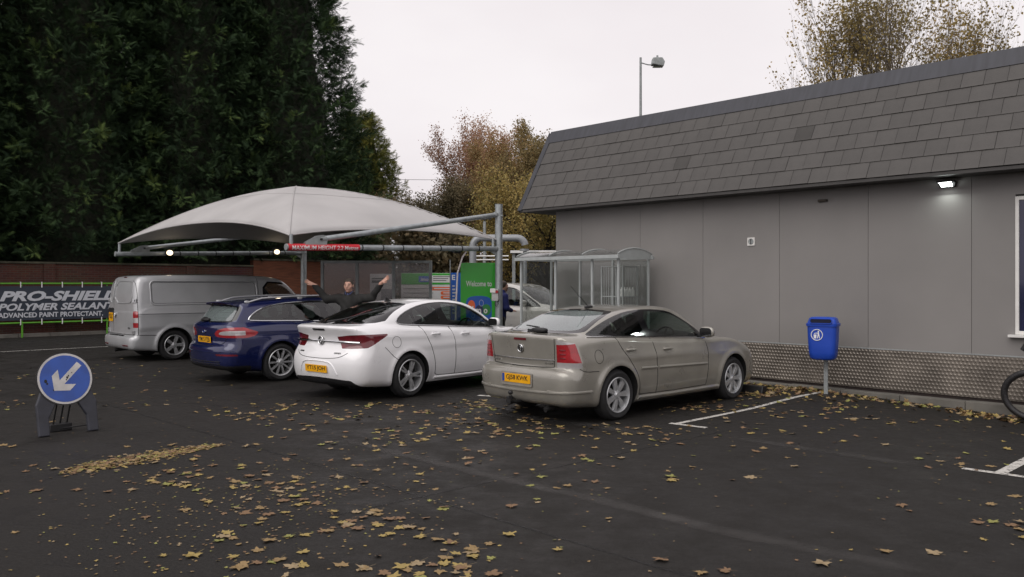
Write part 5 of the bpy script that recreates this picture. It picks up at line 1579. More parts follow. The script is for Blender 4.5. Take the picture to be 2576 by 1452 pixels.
# wrap-round lights: a wedge that narrows towards the middle and to a point on the flank
lt = region_poly([(0.34,0.955),(0.60,0.985),(0.80,0.995),(1.2,1.0),(1.2,0.77),(0.80,0.795),(0.62,0.785),(0.46,0.785)], 'rear', 0, xlim=(-1.5, 0.0))
sd = lambda V: np.maximum(V[:, 0] + 0.43 + 2.0 * np.maximum(0.975 - V[:, 2], 0), -5)
c.cut(both(lt, sd), 'tail_light', M['red_deep'], split=True)
lt2 = None
c.cut(both(lambda V: V[:, 0] + 0.62, lambda V: V[:, 2] - 0.325 - 0.02*np.cos(np.abs(V[:, 1])*3) + np.maximum(0, np.abs(V[:, 1]) - 0.66)*0.9, lambda V: 0.1 - V[:, 2]), 'rear_valance', M['black'])
c.cut(both(lambda V: 3.3 - V[:, 0], lambda V: np.abs(V[:, 2] - 0.72 + 0.15*(V[:, 0]-3.4)) - 0.075, lambda V: 0.42 - np.abs(V[:, 1])), 'headlight', M['clear_lens'], split=True)
c.cut(both(lambda V: 3.4 - V[:, 0], lambda V: np.abs(V[:, 2] - 0.52) - 0.10, lambda V: np.abs(V[:, 1]) - 0.45), 'grille', M['black'])
c.lining(1.09)
c.finish(); c.wells(); c.wheels(('double', 5, 0.040, 0.034))
c.line([(0.28,1.09),(0.36,0.93),(0.47,0.70),(0.52,0.50),(0.53,0.32)], 'side', smooth=2)
c.line([(0.93,1.05),(1.0,0.78),(0.98,0.29)], 'side', smooth=1)
c.line([(2.0,0.985),(2.08,0.78),(2.05,0.31)], 'side', smooth=1)
c.line([(0.53,0.32),(0.60,0.295),(1.2,0.285),(1.98,0.29),(2.05,0.31)], 'side', smooth=1)
c.line([(-0.50,0.80),(-0.36,0.66),(-0.28,0.60)], 'side', smooth=1)
c.line(dlo, 'side', 0.009, M['chrome'], 'window_strip', closed=True, smooth=1, off=0.003)
c.line([(-0.60,0.725),(-0.50,0.66),(-0.3,0.635),(0,0.63),(0.3,0.635),(0.50,0.66),(0.60,0.725)], 'rear', smooth=2)
c.line([(-0.74,0.875),(-0.4,0.885),(0,0.89),(0.4,0.885),(0.74,0.875)], 'rear', 0.017, M['chrome'], 'boot_bar', off=0.012, n=8)
c.line([(-0.44,0.40),(-0.37,0.535),(-0.28,0.585),(0,0.595),(0.28,0.585),(0.37,0.535),(0.44,0.40)], 'rear', 0.010, M['p_white'], 'plate_hood', smooth=2, off=0.002)
fc = [(-0.27+0.085*math.cos(a), 0.865+0.085*math.sin(a)) for a in [2*math.pi*i/20 for i in range(20)]]
c.line(fc, 'side', 0.003, closed=True, name='fuel_flap', sg=(-1,))
c.line([(0.52,0.262),(1.3,0.255),(2.30,0.26)], 'side', 0.026, M['p_white'], 'sill', off=-0.006, n=8)
c.handle(0.56, 0.945, M['p_white']); c.handle(1.24, 0.925, M['p_white'])
c.mirror(1.90, 1.02, M['p_white'])
c.cabin(-0.6, 2.3, 0.32, 0.98, ((0.30, -0.34), (0.30, 0.34), (1.20, -0.37), (1.20, 0.37)), (2.10, 0.96), (-0.85, -0.05, 1.07))
c.number_plate('YT15 JOH', 0, 0.475)
c.badge_ring(0, 0.892, 0.058, off=0.028)
MB().box(-0.14, 0.14, -0.016, 0.016, 0.001, 0.006, c.place(c.rear(0, 1.06))).build('brake_light', M['black'], c.root)
for s_, y_, zz in (('INSIGNIA', 0.44, 0.715), ('CDTI ECO', -0.42, 0.715)):
    V, F = text_vf(s_, 0.13, 0.024, 0.003, 0.01)
    MB().add(V, F, c.place(c.rear(y_, zz)) @ Matrix.Translation((0, 0, 0.002))).build('lettering', M['alloy_dark'], c.root)
c.wiper([(0.0, 1.135), (-0.12, 1.17), (-0.30, 1.24), (-0.50, 1.31)])
tp = c.top(0.36, 0)[0]
MB().prism([(-0.09, 0), (0.09, 0), (0.05, 0.012), (-0.06, 0.075), (-0.085, 0.075)], -0.012, 0.012, Matrix.Translation(tp + Vector((0, 0, -0.004))) @ RX).build('aerial_fin', M['trim'], c.root, bevel=0.004)

# ---------------------------------------------------------------- dark blue estate
M['p_blue'] = paint_mat('dark_blue_paint', (0.0055, 0.0105, 0.066), 0.22, 0.2, 0.10)
S = dict(xr=-1.08, xf=3.80, axles=(0.0, 2.85), wz=0.345, arch_r=0.378, wheel_r=0.340, track=0.800, rim=0.71, flare=0.018,
  low=[(-0.62,0.21),(-0.92,0.22),(-1.03,0.26),(-1.075,0.34),(-1.09,0.44),(-1.10,0.56),(-1.085,0.64),(-1.03,0.69),(-1.005,0.72),(-1.01,0.80),(-1.025,0.90),(-1.02,1.0),(-0.985,1.045),(-0.9,1.065),(-0.5,1.065),(0,1.055),(0.6,1.03),(1.2,1.00),(1.8,0.975),(2.3,0.975),(2.6,0.99),(2.9,0.96),(3.2,0.90),(3.5,0.80),(3.68,0.68),(3.78,0.52),(3.80,0.40),(3.75,0.27),(3.6,0.2),(3.3,0.185),(0,0.185)],
  gh=[(-0.985,0.85),(-0.985,1.03),(-0.93,1.09),(-0.76,1.28),(-0.69,1.36),(-0.69,1.395),(-0.66,1.418),(-0.5,1.438),(-0.2,1.462),(0.4,1.493),(0.9,1.505),(1.3,1.492),(1.65,1.44),(1.95,1.325),(2.35,1.115),(2.72,0.945),(2.7,0.8),(-0.8,0.8)],
  plan=[(-1.3,0.72),(-1.08,0.81),(-0.9,0.86),(-0.5,0.905),(0,0.922),(0.5,0.92),(1.5,0.915),(2.5,0.915),(3.1,0.89),(3.5,0.82),(3.85,0.64)],
  gplan=[(-1.2,0.12),(-0.8,0.055),(-0.3,0.015),(0.5,0.0),(1.4,0.0),(2.1,0.02),(2.7,0.08),(3.0,0.15)],
  sec=SEC, gw=(0.80, 1.03, 0.36, 0.2), mid=(0.1, 2.7), gmid=(-0.1, 1.5), bow=(0.17, 0.30), crown=0.02, gbow=(0.14, 0.24), gcrown=0.045,
  k=0.05, gk=0.09, blend=0.04, ridge=[(0.93, 0.80, 0.010, 0.045)])
c = Car('parked_car', 'dark blue estate car with silver roof rails parked between the van and the white car', 'car', S, (-4.770, 15.513, 0), 46.3, M['p_blue'])
dlo = [(-0.56,1.115),(-0.50,1.088),(0.3,1.068),(1.0,1.042),(1.7,1.012),(2.18,0.99),(2.10,1.06),(1.86,1.21),(1.62,1.325),(1.40,1.388),(1.0,1.418),(0.5,1.412),(0.1,1.385),(-0.2,1.33),(-0.42,1.235)]
td, _, _ = c.cut(region_poly(dlo, 'side', 1)); rest = td
for poly in ([(-0.52,1.118),(-0.46,1.102),(0.24,1.082),(0.24,1.372),(0.08,1.36),(-0.18,1.305),(-0.38,1.22)], [(0.30,1.08),(0.92,1.058),(0.86,1.39),(0.52,1.388),(0.31,1.375)], [(1.06,1.052),(2.06,1.014),(1.99,1.08),(1.80,1.205),(1.57,1.312),(1.38,1.366),(1.0,1.392)]):
    _, rest, _ = c.cut(region_poly(poly, 'side', 1), 'side_window', M['cglass_dark'], T=rest, split=True)
c.part('window_surround', rest, M['trim'])
tr, _, _ = c.cut(region_poly([(-0.1,1.055),(0.56,1.065),(0.70,1.085),(0.70,1.13),(0.62,1.335),(0.54,1.355),(-0.1,1.362)], 'rear', 1, xlim=(-1.1, -0.45)))
_, rest, _ = c.cut(region_poly([(-0.1,1.075),(0.52,1.085),(0.63,1.10),(0.63,1.14),(0.56,1.315),(0.48,1.335),(-0.1,1.342)], 'rear', 1, xlim=(-1.1, -0.45)), 'rear_window', M['cglass_sky'], T=tr)
c.part('window_surround', rest, M['trim'])
c.cut(region_poly([(-0.1,1.03),(0.62,1.03),(0.60,1.22),(0.54,1.40),(-0.1,1.45)], 'rear', 1, xlim=(1.5, 2.9)), 'windscreen', M['cglass'])
lt = region_poly([(0.36,0.865),(0.45,0.93),(0.62,0.97),(0.80,0.985),(1.2,0.99),(1.2,0.80),(0.80,0.80),(0.50,0.805),(0.40,0.82)], 'rear', 1, xlim=(-1.5, 0.0))
sd = region_poly([(-1.6,0.5),(-1.6,1.3),(-0.72,1.0),(-0.44,0.905),(-0.42,0.885),(-0.50,0.83),(-0.70,0.79)], 'side', 0, ymin=0.0)
tt, _, _ = c.cut(both(lt, sd))
cl = region_poly([(0.47,0.865),(0.56,0.905),(0.74,0.925),(1.2,0.92),(1.2,0.855),(0.74,0.845),(0.55,0.845)], 'rear', 1, xlim=(-1.5, -0.62))
_, rest, _ = c.cut(both(cl, lambda V: V[:, 0] + 0.66), 'tail_light', M['clear_lens'], T=tt, split=True)
c.part('tail_light', rest, M['red_lens'])
c.cut(both(lambda V: V[:, 0] + 0.80, lambda V: np.abs(V[:, 2] - 0.505) - 0.016, lambda V: 0.52 - np.abs(V[:, 1])), 'reflector', M['red_deep'], split=True)
c.cut(both(lambda V: V[:, 0] + 0.55, lambda V: V[:, 2] - 0.315), 'rear_valance', M['black'])
c.cut(both(lambda V: 3.3 - V[:, 0], lambda V: np.abs(V[:, 2] - 0.70 + 0.15*(V[:, 0]-3.4)) - 0.075, lambda V: 0.42 - np.abs(V[:, 1])), 'headlight', M['clear_lens'], split=True)
c.cut(both(lambda V: 3.4 - V[:, 0], lambda V: np.abs(V[:, 2] - 0.55) - 0.12, lambda V: np.abs(V[:, 1]) - 0.45), 'grille', M['black'])
c.lining(1.09)
c.finish(); c.wells(); c.wheels(('single', 10, 0.036, 0.046))
c.line([(0.30,1.075),(0.34,0.90),(0.47,0.66),(0.52,0.50),(0.53,0.32)], 'side', smooth=2)
c.line([(1.0,1.03),(1.06,0.78),(1.04,0.29)], 'side', smooth=1)
c.line([(2.1,0.985),(2.18,0.78),(2.15,0.31)], 'side', smooth=1)
c.line([(0.53,0.32),(0.60,0.295),(1.2,0.285),(2.08,0.29),(2.15,0.31)], 'side', smooth=1)
c.line(dlo, 'side', 0.011, M['chrome'], 'window_strip', closed=True, smooth=1, off=0.004)
c.line([(-0.70,0.80),(-0.62,0.70),(-0.5,0.66),(0,0.65),(0.5,0.66),(0.62,0.70),(0.70,0.80)], 'rear', smooth=1)
c.line([(-0.86,0.575),(-0.5,0.545),(0,0.535),(0.5,0.545),(0.86,0.575)], 'rear', 0.006, M['p_blue'], 'bumper_crease', off=0.002)
for zz in (0.335, 0.375):
    c.line([(-0.62,zz+0.012),(0,zz),(0.62,zz+0.012)], 'rear', 0.007, M['black'], 'diffuser_fin', off=0.003)
c.handle(0.60, 0.92, M['p_blue']); c.handle(1.34, 0.90, M['p_blue'])
c.mirror(2.0, 1.01, M['p_blue'])
c.cabin(-0.85, 2.4, 0.32, 0.98, ((0.35, -0.34), (0.35, 0.34), (1.28, -0.37), (1.28, 0.37)), (2.18, 0.96))
c.number_plate('YM15 PZB', 0, 0.755, off=0.012)
h = c.rear(0, 0.895); m_ = c.place(h)
o = MB().lathe([(0.0, 0.010), (0.05, 0.010), (0.056, 0.006), (0.056, 0.0)], 24, m_ @ Matrix.Scale(0.42, 4, (0, 1, 0))).build('badge', pm('blue_enamel', (0.01, 0.03, 0.2), 0.2, coat=1.0), c.root, smooth=True)
MB().tube([m_ @ Vector((0.058*math.cos(a), 0.025*math.sin(a), 0.009)) for a in [2*math.pi*i/24 for i in range(24)]], 0.005, 6, closed=True).build('rim', M['chrome'], o, smooth=True)
c.wiper([(0.0, 1.075), (-0.06, 1.095), (0.16, 1.115), (0.30, 1.105)])
MB().add(*rbox(0.10, 0.30, 0.05, 3), Matrix.Translation(c.rear(0.10, 1.10)[0] + Vector((-0.03, 0, 0.0)))).build('wiper_cover', M['black'], c.root, smooth=True)
MB().box(-0.20, 0.20, -0.010, 0.010, 0.0, 0.004, c.place(c.rear(0, 1.385))).build('brake_light', M['red_lens'], c.root)
sp = [c.top(-0.58, y)[0] for y in np.linspace(-0.56, 0.56, 9)]
V = []; F = []
for p in sp:
    V += [(p.x, p.y, p.z + 0.006), (p.x - 0.20 + 0.10*abs(p.y)**2, p.y, p.z - 0.012), (p.x - 0.20 + 0.10*abs(p.y)**2, p.y, p.z - 0.032), (p.x - 0.02, p.y, p.z - 0.07)]
for i in range(8):
    for q in range(4): F.append([i*4+q, (i+1)*4+q, (i+1)*4+(q+1) % 4, i*4+(q+1) % 4])
F += [[0, 1, 2, 3], [32, 35, 34, 33]]
MB().add(V, F).build('roof_spoiler', M['p_blue'], c.root, smooth=True)
for sg in (-1, 1):
    Q = []
    for i in range(15):
        x = -0.52 + 2.15 * i / 14
        p = c.top(x, sg * 0.575)[0]
        lift = 0.052 * min(1.0, min(i, 14 - i) / 2.0)
        Q.append(p + Vector((0, 0, lift + 0.004)))
    rl = MB().tube(Q, [0.010] + [0.017]*13 + [0.010], 8).build('roof_rail', M['alloy'], c.root, smooth=True)
    for i in (0, 7, 14):
        p = c.top(-0.52 + 2.15*i/14, sg*0.575)[0]
        MB().add(*rbox(0.11, 0.022, 0.055, 2.5), Matrix.Translation(p + Vector((0.03 if i == 0 else (-0.03 if i == 14 else 0), 0, 0.022)))).build('rail_foot', M['alloy'], rl, smooth=True)

# ---------------------------------------------------------------- silver van
M['p_silver'] = paint_mat('silver_metallic_paint', (0.45, 0.46, 0.47), 0.33, 0.22, 0.06)
SECV = [(0.0, 0.09), (0.2, 0.05), (0.35, 0.012), (0.5, 0.0), (0.8, 0.0), (1.05, 0.010), (1.4, 0.05), (1.8, 0.12), (2.2, 0.2)]
S = dict(xr=-0.99, xf=4.30, axles=(0.0, 3.40), wz=0.350, arch_r=0.398, wheel_r=0.345, track=0.825, rim=0.67, flare=0.026, under=0.23,
  low=[(-0.62,0.25),(-0.92,0.26),(-0.985,0.32),(-1.005,0.42),(-1.0,0.53),(-0.96,0.575),(-0.905,0.59),(-0.89,0.62),(-0.885,0.85),(-0.885,1.25),(0.5,1.28),(2.6,1.28),(3.2,1.24),(3.55,1.20),(3.85,1.12),(4.1,1.0),(4.22,0.85),(4.28,0.62),(4.30,0.45),(4.26,0.33),(4.1,0.25),(3.4,0.22),(0,0.22)],
  gh=[(-0.885,0.7),(-0.885,1.25),(-0.865,1.55),(-0.815,1.80),(-0.765,1.89),(-0.68,1.93),(-0.4,1.95),(0.5,1.965),(1.6,1.965),(2.3,1.945),(2.65,1.90),(2.9,1.80),(3.3,1.50),(3.72,1.17),(3.7,0.9),(-0.7,0.7)],
  plan=[(-1.3,0.80),(-1.0,0.88),(-0.85,0.92),(-0.5,0.945),(0,0.952),(1.5,0.952),(3.0,0.95),(3.6,0.92),(4.0,0.83),(4.4,0.62)],
  gplan=[(-1.2,0.08),(-0.9,0.035),(-0.6,0.004),(0,0.0),(2.4,0.0),(3.0,0.03),(3.6,0.12),(4.0,0.2)],
  sec=SECV, gw=(0.945, 0.95, 0.075, 0.10), mid=(-0.3, 3.3), gmid=(-0.45, 2.6), bow=(0.07, 0.30), crown=0.02, gbow=(0.06, 0.26), gcrown=0.045,
  k=0.05, gk=0.14, blend=0.03, ridge=[(1.06, 1.04, 0.008, 0.05)])
c = Car('parked_van', 'silver panel van parked in front of the brick wall and banner', 'van', S, (-8.345, 19.561, 0), 46.3, M['p_silver'])
cw = [(2.16,1.22),(3.22,1.18),(3.42,1.22),(3.30,1.36),(3.02,1.60),(2.84,1.74),(2.70,1.785),(2.20,1.80)]
td, _, _ = c.cut(region_poly(cw, 'side', 1)); rest = td
_, rest, _ = c.cut(region_poly([(2.21,1.26),(3.20,1.225),(3.30,1.255),(3.20,1.37),(2.97,1.575),(2.81,1.70),(2.68,1.745),(2.245,1.76)], 'side', 1), 'side_window', M['cglass_dark'], T=rest, split=True)
c.part('window_surround', rest, M['trim'])
c.cut(region_poly([(-0.1,1.23),(0.74,1.24),(0.72,1.5),(0.64,1.78),(-0.1,1.83)], 'rear', 1, xlim=(2.75, 3.9)), 'windscreen', M['cglass'])
tl = both(lambda V: 0.775 - np.abs(V[:, 1]), lambda V: V[:, 0] + 0.80, lambda V: np.abs(V[:, 2] - 0.945) - 0.185)
tt, _, _ = c.cut(tl)
_, rest, _ = c.cut(lambda V: np.abs(V[:, 2] - 0.925) - 0.055, 'tail_light', M['clear_lens'], T=tt, split=True)
c.part('tail_light', rest, M['red_lens'])
c.cut(both(lambda V: 3.7 - V[:, 0], lambda V: np.abs(V[:, 2] - 0.90 + 0.2*(V[:, 0]-4.0)) - 0.11, lambda V: 0.48 - np.abs(V[:, 1])), 'headlight', M['clear_lens'], split=True)
c.cut(both(lambda V: 3.8 - V[:, 0], lambda V: np.abs(V[:, 2] - 0.72) - 0.09, lambda V: np.abs(V[:, 1]) - 0.46), 'grille', M['black'])
c.lining(1.27)
c.finish(); c.wells(); c.wheels(('single', 5, 0.075, 0.10))
rw = lambda x: (1.30, 1.82)
c.line(rrect(-0.52, 2.02, 1.27, 1.80, 0.09, 4), 'side', 0.014, M['p_silver'], 'pressed_panel_edge', closed=True, off=0.002, n=8, sg=(-1, 1))
c.line(rrect(-0.49, 1.99, 1.30, 1.77, 0.07, 4), 'side', 0.004, M['gap'], 'panel_groove', closed=True, off=0.001, sg=(-1, 1))
c.line([(-0.80,1.065),(0.4,1.06),(2.0,1.05),(3.1,1.04)], 'side', 0.006)
c.line([(2.06,1.90),(2.08,1.20),(2.10,0.34)], 'side')
c.line([(3.30,1.16),(3.26,0.9),(3.02,0.80),(2.98,0.34)], 'side', smooth=1)
c.line([(-0.79,1.86),(-0.80,1.30),(-0.80,0.60)], 'side', 0.006)
c.line([(-0.82,0.595),(-0.6,0.59),(-0.42,0.585)], 'side', 0.006)
c.line([(0.42,1.84),(0.42,1.2),(0.42,0.64)], 'rear', 0.004)
c.line([(-0.86,0.60),(0,0.60),(0.86,0.60)], 'rear', 0.008)
for pl in ([(0.36,1.30),(-0.58,1.30),(-0.69,1.37),(-0.69,1.70),(-0.64,1.78),(-0.2,1.805),(0.36,1.80)], [(0.48,1.30),(0.62,1.31),(0.70,1.37),(0.70,1.70),(0.65,1.78),(0.48,1.80)]):
    c.line(pl, 'rear', 0.010, M['p_silver'], 'pressed_panel_edge', closed=True, smooth=1, off=0.004, n=8)
    c.line([(q[0]*0.98, q[1]) for q in pl], 'rear', 0.004, M['gap'], 'panel_groove', closed=True, smooth=1, off=0.001)
for sg in (-1, 1):
    for zz in (1.36, 0.66):
        h = c.rear(sg*0.80, zz)
        MB().box(-0.05, 0.06, -0.045, 0.045, 0.0, 0.022, c.place(h)).build('hinge', M['alloy'], c.root, bevel=0.006)
        MB().box(0.012, 0.03, -0.025, 0.025, 0.0225, 0.026, c.place(h)).build('hinge_pin', M['black'], c.root)
MB().prism(rrect(-0.20, 0.20, -0.05, 0.05, 0.02), 0.001, 0.022, c.place(c.rear(0.60, 1.13))).build('plate_lamp_cover', M['black'], c.root, bevel=0.008)
c.number_plate('YE12 LJC', 0.60, 0.97, off=0.006, wd=0.33, ht=0.20)
c.badge_ring(0.26, 1.03, 0.06, off=0.012, mark='vw')
MB().box(-0.085, 0.085, -0.014, 0.014, 0.0, 0.008, c.place(c.rear(0, 1.885))).build('brake_light', M['red_deep'], c.root)
V, F = text_vf('TDI', 0.12, 0.04, 0.003, 0.01)
MB().add(V, F, c.place(c.rear(-0.55, 0.74)) @ Matrix.Translation((0, 0, 0.002))).build('lettering', M['alloy_dark'], c.root)
for sg in (-1, 1):
    MB().box(-0.13, 0.13, -0.014, 0.014, 0.0, 0.006, c.place(c.rear(sg*0.60, 0.36))).build('reflector', M['red_deep'], c.root)
MB().box(-0.97, -0.88, -0.42, 0.42, 0.565, 0.588).build('step_pad', M['black'], c.root, bevel=0.006)
MB().tube([(-0.5, 0.25, 0.24), (-0.86, 0.25, 0.22), (-0.92, 0.25, 0.21)], 0.04, 10).build('exhaust', M['under'], c.root, smooth=True)
c.handle(2.28, 1.03, M['p_silver']); c.mirror(3.18, 1.20, M['p_silver'])
c.cabin(2.0, 3.5, 0.45, 1.16, ((2.40, -0.42), (2.40, 0.42)), (3.45, 1.14))
MB().box(1.95, 1.98, -0.80, 0.80, 0.45, 1.80).build('bulkhead', M['seat'], c.root)

# ---------------------------------------------------------------- pale people carrier in the wash lane
M['p_pearl'] = paint_mat('pale_silver_paint', (0.60, 0.585, 0.545), 0.30, 0.25, 0.06)
S = dict(xr=-0.75, xf=3.55, axles=(0.0, 2.62), wz=0.34, arch_r=0.365, wheel_r=0.325, track=0.76, rim=0.66, flare=0.015,
  low=[(-0.4,0.22),(-0.66,0.24),(-0.74,0.34),(-0.76,0.5),(-0.75,0.62),(-0.70,0.70),(-0.71,0.95),(-0.69,1.06),(0.0,1.06),(0.8,1.03),(1.5,0.99),(2.0,0.985),(2.35,1.02),(2.7,0.99),(3.0,0.93),(3.25,0.84),(3.42,0.70),(3.52,0.5),(3.54,0.38),(3.48,0.25),(3.3,0.2),(0,0.2)],
  gh=[(-0.69,0.85),(-0.68,1.06),(-0.62,1.28),(-0.48,1.52),(-0.40,1.59),(-0.2,1.625),(0.3,1.65),(0.8,1.65),(1.15,1.62),(1.45,1.54),(1.85,1.34),(2.3,1.11),(2.62,0.96),(2.6,0.8),(-0.5,0.8)],
  plan=[(-1.0,0.72),(-0.75,0.80),(-0.5,0.85),(0,0.872),(0.8,0.875),(1.8,0.872),(2.6,0.865),(3.0,0.83),(3.3,0.76),(3.6,0.62)],
  gplan=[(-1.0,0.08),(-0.6,0.04),(-0.1,0.0),(1.0,0.0),(1.7,0.02),(2.4,0.07),(3.0,0.15)],
  sec=SEC, gw=(0.79, 1.03, 0.27, 0.14), mid=(0.0, 2.4), gmid=(0.1, 1.2), bow=(0.12, 0.30), crown=0.02, gbow=(0.10, 0.24), gcrown=0.04,
  k=0.06, gk=0.10, blend=0.04)
c = Car('parked_car', 'pale silver people carrier in the wash lane beside the bus-type shelter', 'car', S, (-0.55, 22.8, 0.12), 128.0, M['p_pearl'], h=0.035)
dlo = [(-0.45,1.10),(0.3,1.085),(1.2,1.055),(2.05,1.03),(2.20,1.03),(2.02,1.14),(1.70,1.32),(1.42,1.46),(1.20,1.53),(0.8,1.555),(0.2,1.555),(-0.28,1.52),(-0.42,1.35)]
td, _, _ = c.cut(region_poly(dlo, 'side', 1)); rest = td
for poly in ([(-0.40,1.13),(-0.02,1.115),(-0.02,1.52),(-0.25,1.50),(-0.38,1.35)], [(0.04,1.115),(0.72,1.095),(0.70,1.525),(0.04,1.525)], [(0.82,1.09),(1.66,1.065),(1.64,1.30),(1.40,1.425),(1.18,1.50),(0.82,1.525)], [(1.74,1.063),(2.08,1.05),(1.97,1.13),(1.74,1.265)]):
    _, rest, _ = c.cut(region_poly(poly, 'side', 1), 'side_window', M['cglass'], T=rest, split=True)
c.part('window_surround', rest, M['trim'])
c.cut(region_poly([(-0.1,1.07),(0.62,1.07),(0.62,1.25),(0.58,1.54),(-0.1,1.59)], 'rear', 1, xlim=(1.2, 2.6)), 'windscreen', M['cglass'])
c.cut(region_poly([(-0.1,1.10),(0.60,1.12),(0.56,1.50),(-0.1,1.54)], 'rear', 1, xlim=(-0.9, -0.2)), 'rear_window', M['cglass'])
c.cut(both(lambda V: 3.0 - V[:, 0], lambda V: np.abs(V[:, 2] - 0.77 + 0.25*(V[:, 0]-3.2)) - 0.09, lambda V: 0.40 - np.abs(V[:, 1])), 'headlight', M['clear_lens'], split=True)
c.cut(both(lambda V: V[:, 0] + 0.5, lambda V: np.abs(V[:, 2] - 0.98) - 0.2, lambda V: 0.58 - np.abs(V[:, 1])), 'tail_light', M['red_lens'], split=True)
c.lining(1.08)
c.finish(); c.wells(); c.wheels(('single', 8, 0.05, 0.06))
c.line([(0.78,1.06),(0.80,0.75),(0.78,0.30)], 'side', smooth=1)
c.line([(1.78,1.02),(1.84,0.75),(1.80,0.30)], 'side', smooth=1)
c.line([(-0.02,1.08),(0.06,0.9),(0.30,0.70),(0.38,0.30)], 'side', smooth=1)
c.handle(0.22, 0.93, M['p_pearl']); c.handle(0.98, 0.92, M['p_pearl']); c.mirror(1.72, 1.06, M['p_pearl'])
c.cabin(-0.4, 2.2, 0.35, 1.0, ((0.2, -0.33), (0.2, 0.33), (1.05, -0.36), (1.05, 0.36)), (1.95, 0.98))

# ================================================================ keep-left style road sign on a plastic stand
M['sign_face'] = pm('road_sign_blue', srgb(30, 74, 158), 0.32, var=0.22, vscale=5, coat=0.2)
M['sign_arrow'] = pm('reflective_white', srgb(196, 194, 190), 0.4, var=0.18, vscale=9, var2=(0.62, 0.60, 0.58))
M['stand'] = pm('grey_black_stand', (0.030, 0.032, 0.042), 0.55, var=0.25, vscale=9)
a0, a1 = Vector((-5.366, 9.435, 0)), Vector((-4.972, 9.867, 0))
mid = (a0 + a1) / 2
xd = (a1 - a0).normalized()
rs = empty('road_sign', mid, math.atan2(xd.y, xd.x))     # local x along the feet, -y towards the camera
tag(rs, 'round blue road sign with white diagonal arrow on black plastic stand', 'road sign')
lean = Matrix.Rotation(math.radians(-14), 4, 'X')
FX = lean @ RX                                            # sheet drawn in XY stands up facing -y
HW = 0.325
outline = [(-HW, 0.0), (-HW+0.115, 0.0), (-HW+0.12, 0.20), (-0.12, 0.36), (0.12, 0.36), (HW-0.12, 0.20), (HW-0.115, 0.0), (HW, 0.0), (HW+0.005, 0.36), (0.275, 0.50), (0.20, 0.62), (-0.20, 0.62), (-0.275, 0.50), (-HW-0.005, 0.36)]
MB().prism(outline, -0.03, 0.028, FX).build('stand', M['stand'], rs, bevel=0.012)
CZ = 0.645
MB().prism(circ(0, CZ, 0.315, 0.315, 48), 0.0285, 0.034, FX).build('backing', M['black'], rs)
MB().prism(circ(0, CZ, 0.300, 0.300, 48), 0.0345, 0.038, FX).build('border', M['sign_arrow'], rs)
MB().prism(circ(0, CZ, 0.276, 0.276, 48), 0.0385, 0.040, FX).build('face', M['sign_face'], rs)
ar = [(0.30, 0.032), (-0.055, 0.032), (0.045, 0.125), (-0.075, 0.125), (-0.215, 0.0), (-0.075, -0.125), (0.045, -0.125), (-0.055, -0.032), (0.30, -0.032)]
ar = [(p[0]*0.82 - 0.012, p[1]*1.05) for p in ar]
ca, sa = math.cos(math.radians(45)), math.sin(math.radians(45))
ar = [(p[0]*ca - p[1]*sa, CZ + p[0]*sa + p[1]*ca) for p in ar]
MB().prism(ar, 0.0405, 0.042, FX).build('arrow', M['sign_arrow'], rs)
for (x, z, r) in ((0.02, 0.655, 0.012), (0.035, 0.675, 0.008), (0.075, 0.71, 0.005), (-0.14, 0.52, 0.006), (0.01, 0.63, 0.007), (-0.215, 0.63, 0.016), (-0.20, 0.60, 0.010)):
    MB().prism(circ(x, z, r, r*1.3, 9), 0.0425, 0.0432, FX).build('scuff', M['alloy_dark'], rs)
# rear prop: three bars down to a foot board
for x in (-0.075, 0.0, 0.075):
    MB().tube([lean @ Vector((x, 0.02, 0.45)), (x, 0.30, 0.06)], 0.010, 6).build('prop_bar', M['black'], rs)
MB().box(-0.12, 0.12, 0.24, 0.36, 0.0, 0.09).build('prop_foot', M['black'], rs, bevel=0.01)
MB().tube([(-0.20, 0.30, 0.02), (0.27, 0.16, 0.055)], 0.009, 6).build('prop_strut', M['black'], rs)

# ================================================================ blue litter bin on a post
M['bin_blue'] = pm('blue_bin_plastic', (0.014, 0.062, 0.42), 0.38, var=0.10, vscale=4)
M['bin_hole'] = pm('bin_opening', (0.002, 0.003, 0.02), 0.8)
bx, by = 4.872, 12.83
bn = empty('litter_bin', (bx, by, gz(bx, by)), -TH + math.radians(14))    # local -y faces the car park
tag(bn, 'blue plastic litter bin with white figure symbol on a steel post', 'litter bin')
MB().box(-0.03, 0.03, -0.02, 0.02, -0.1, 1.02).build('post', M['galv_dull'], bn, bevel=0.004)
W2, D2 = 0.215, 0.165
def bin_ring(z, w_, d_, r):
    return [(p[0], p[1] - 0.19, z) for p in rrect(-w_, w_, -d_, d_, r, 5)]
rings = [(0.545, W2*0.62, D2*0.62, 0.08), (0.552, W2*0.74, D2*0.74, 0.09), (0.58, W2*0.86, D2*0.86, 0.085), (0.66, W2*0.91, D2*0.92, 0.075), (0.80, W2*0.95, D2*0.96, 0.07), (1.085, W2, D2, 0.065)]
V = []; F = []
for R_ in rings: V += bin_ring(*R_)
m_ = len(bin_ring(*rings[0]))
for i in range(len(rings)-1):
    for k in range(m_): F.append([i*m_+k, i*m_+(k+1) % m_, (i+1)*m_+(k+1) % m_, (i+1)*m_+k])
F.append(list(range(m_))[::-1])
MB().add(V, F).build('body', M['bin_blue'], bn, smooth=True)
rings = [(1.06, W2*1.06, D2*1.07, 0.07), (1.10, W2*1.08, D2*1.09, 0.07), (1.105, W2*1.0, D2*1.0, 0.065), (1.12, W2*0.98, D2*0.96, 0.065), (1.175, W2*0.90, D2*0.86, 0.07), (1.195, W2*0.80, D2*0.74, 0.07), (1.20, W2*0.5, D2*0.4, 0.05)]
V = []; F = []
for R_ in rings: V += bin_ring(*R_)
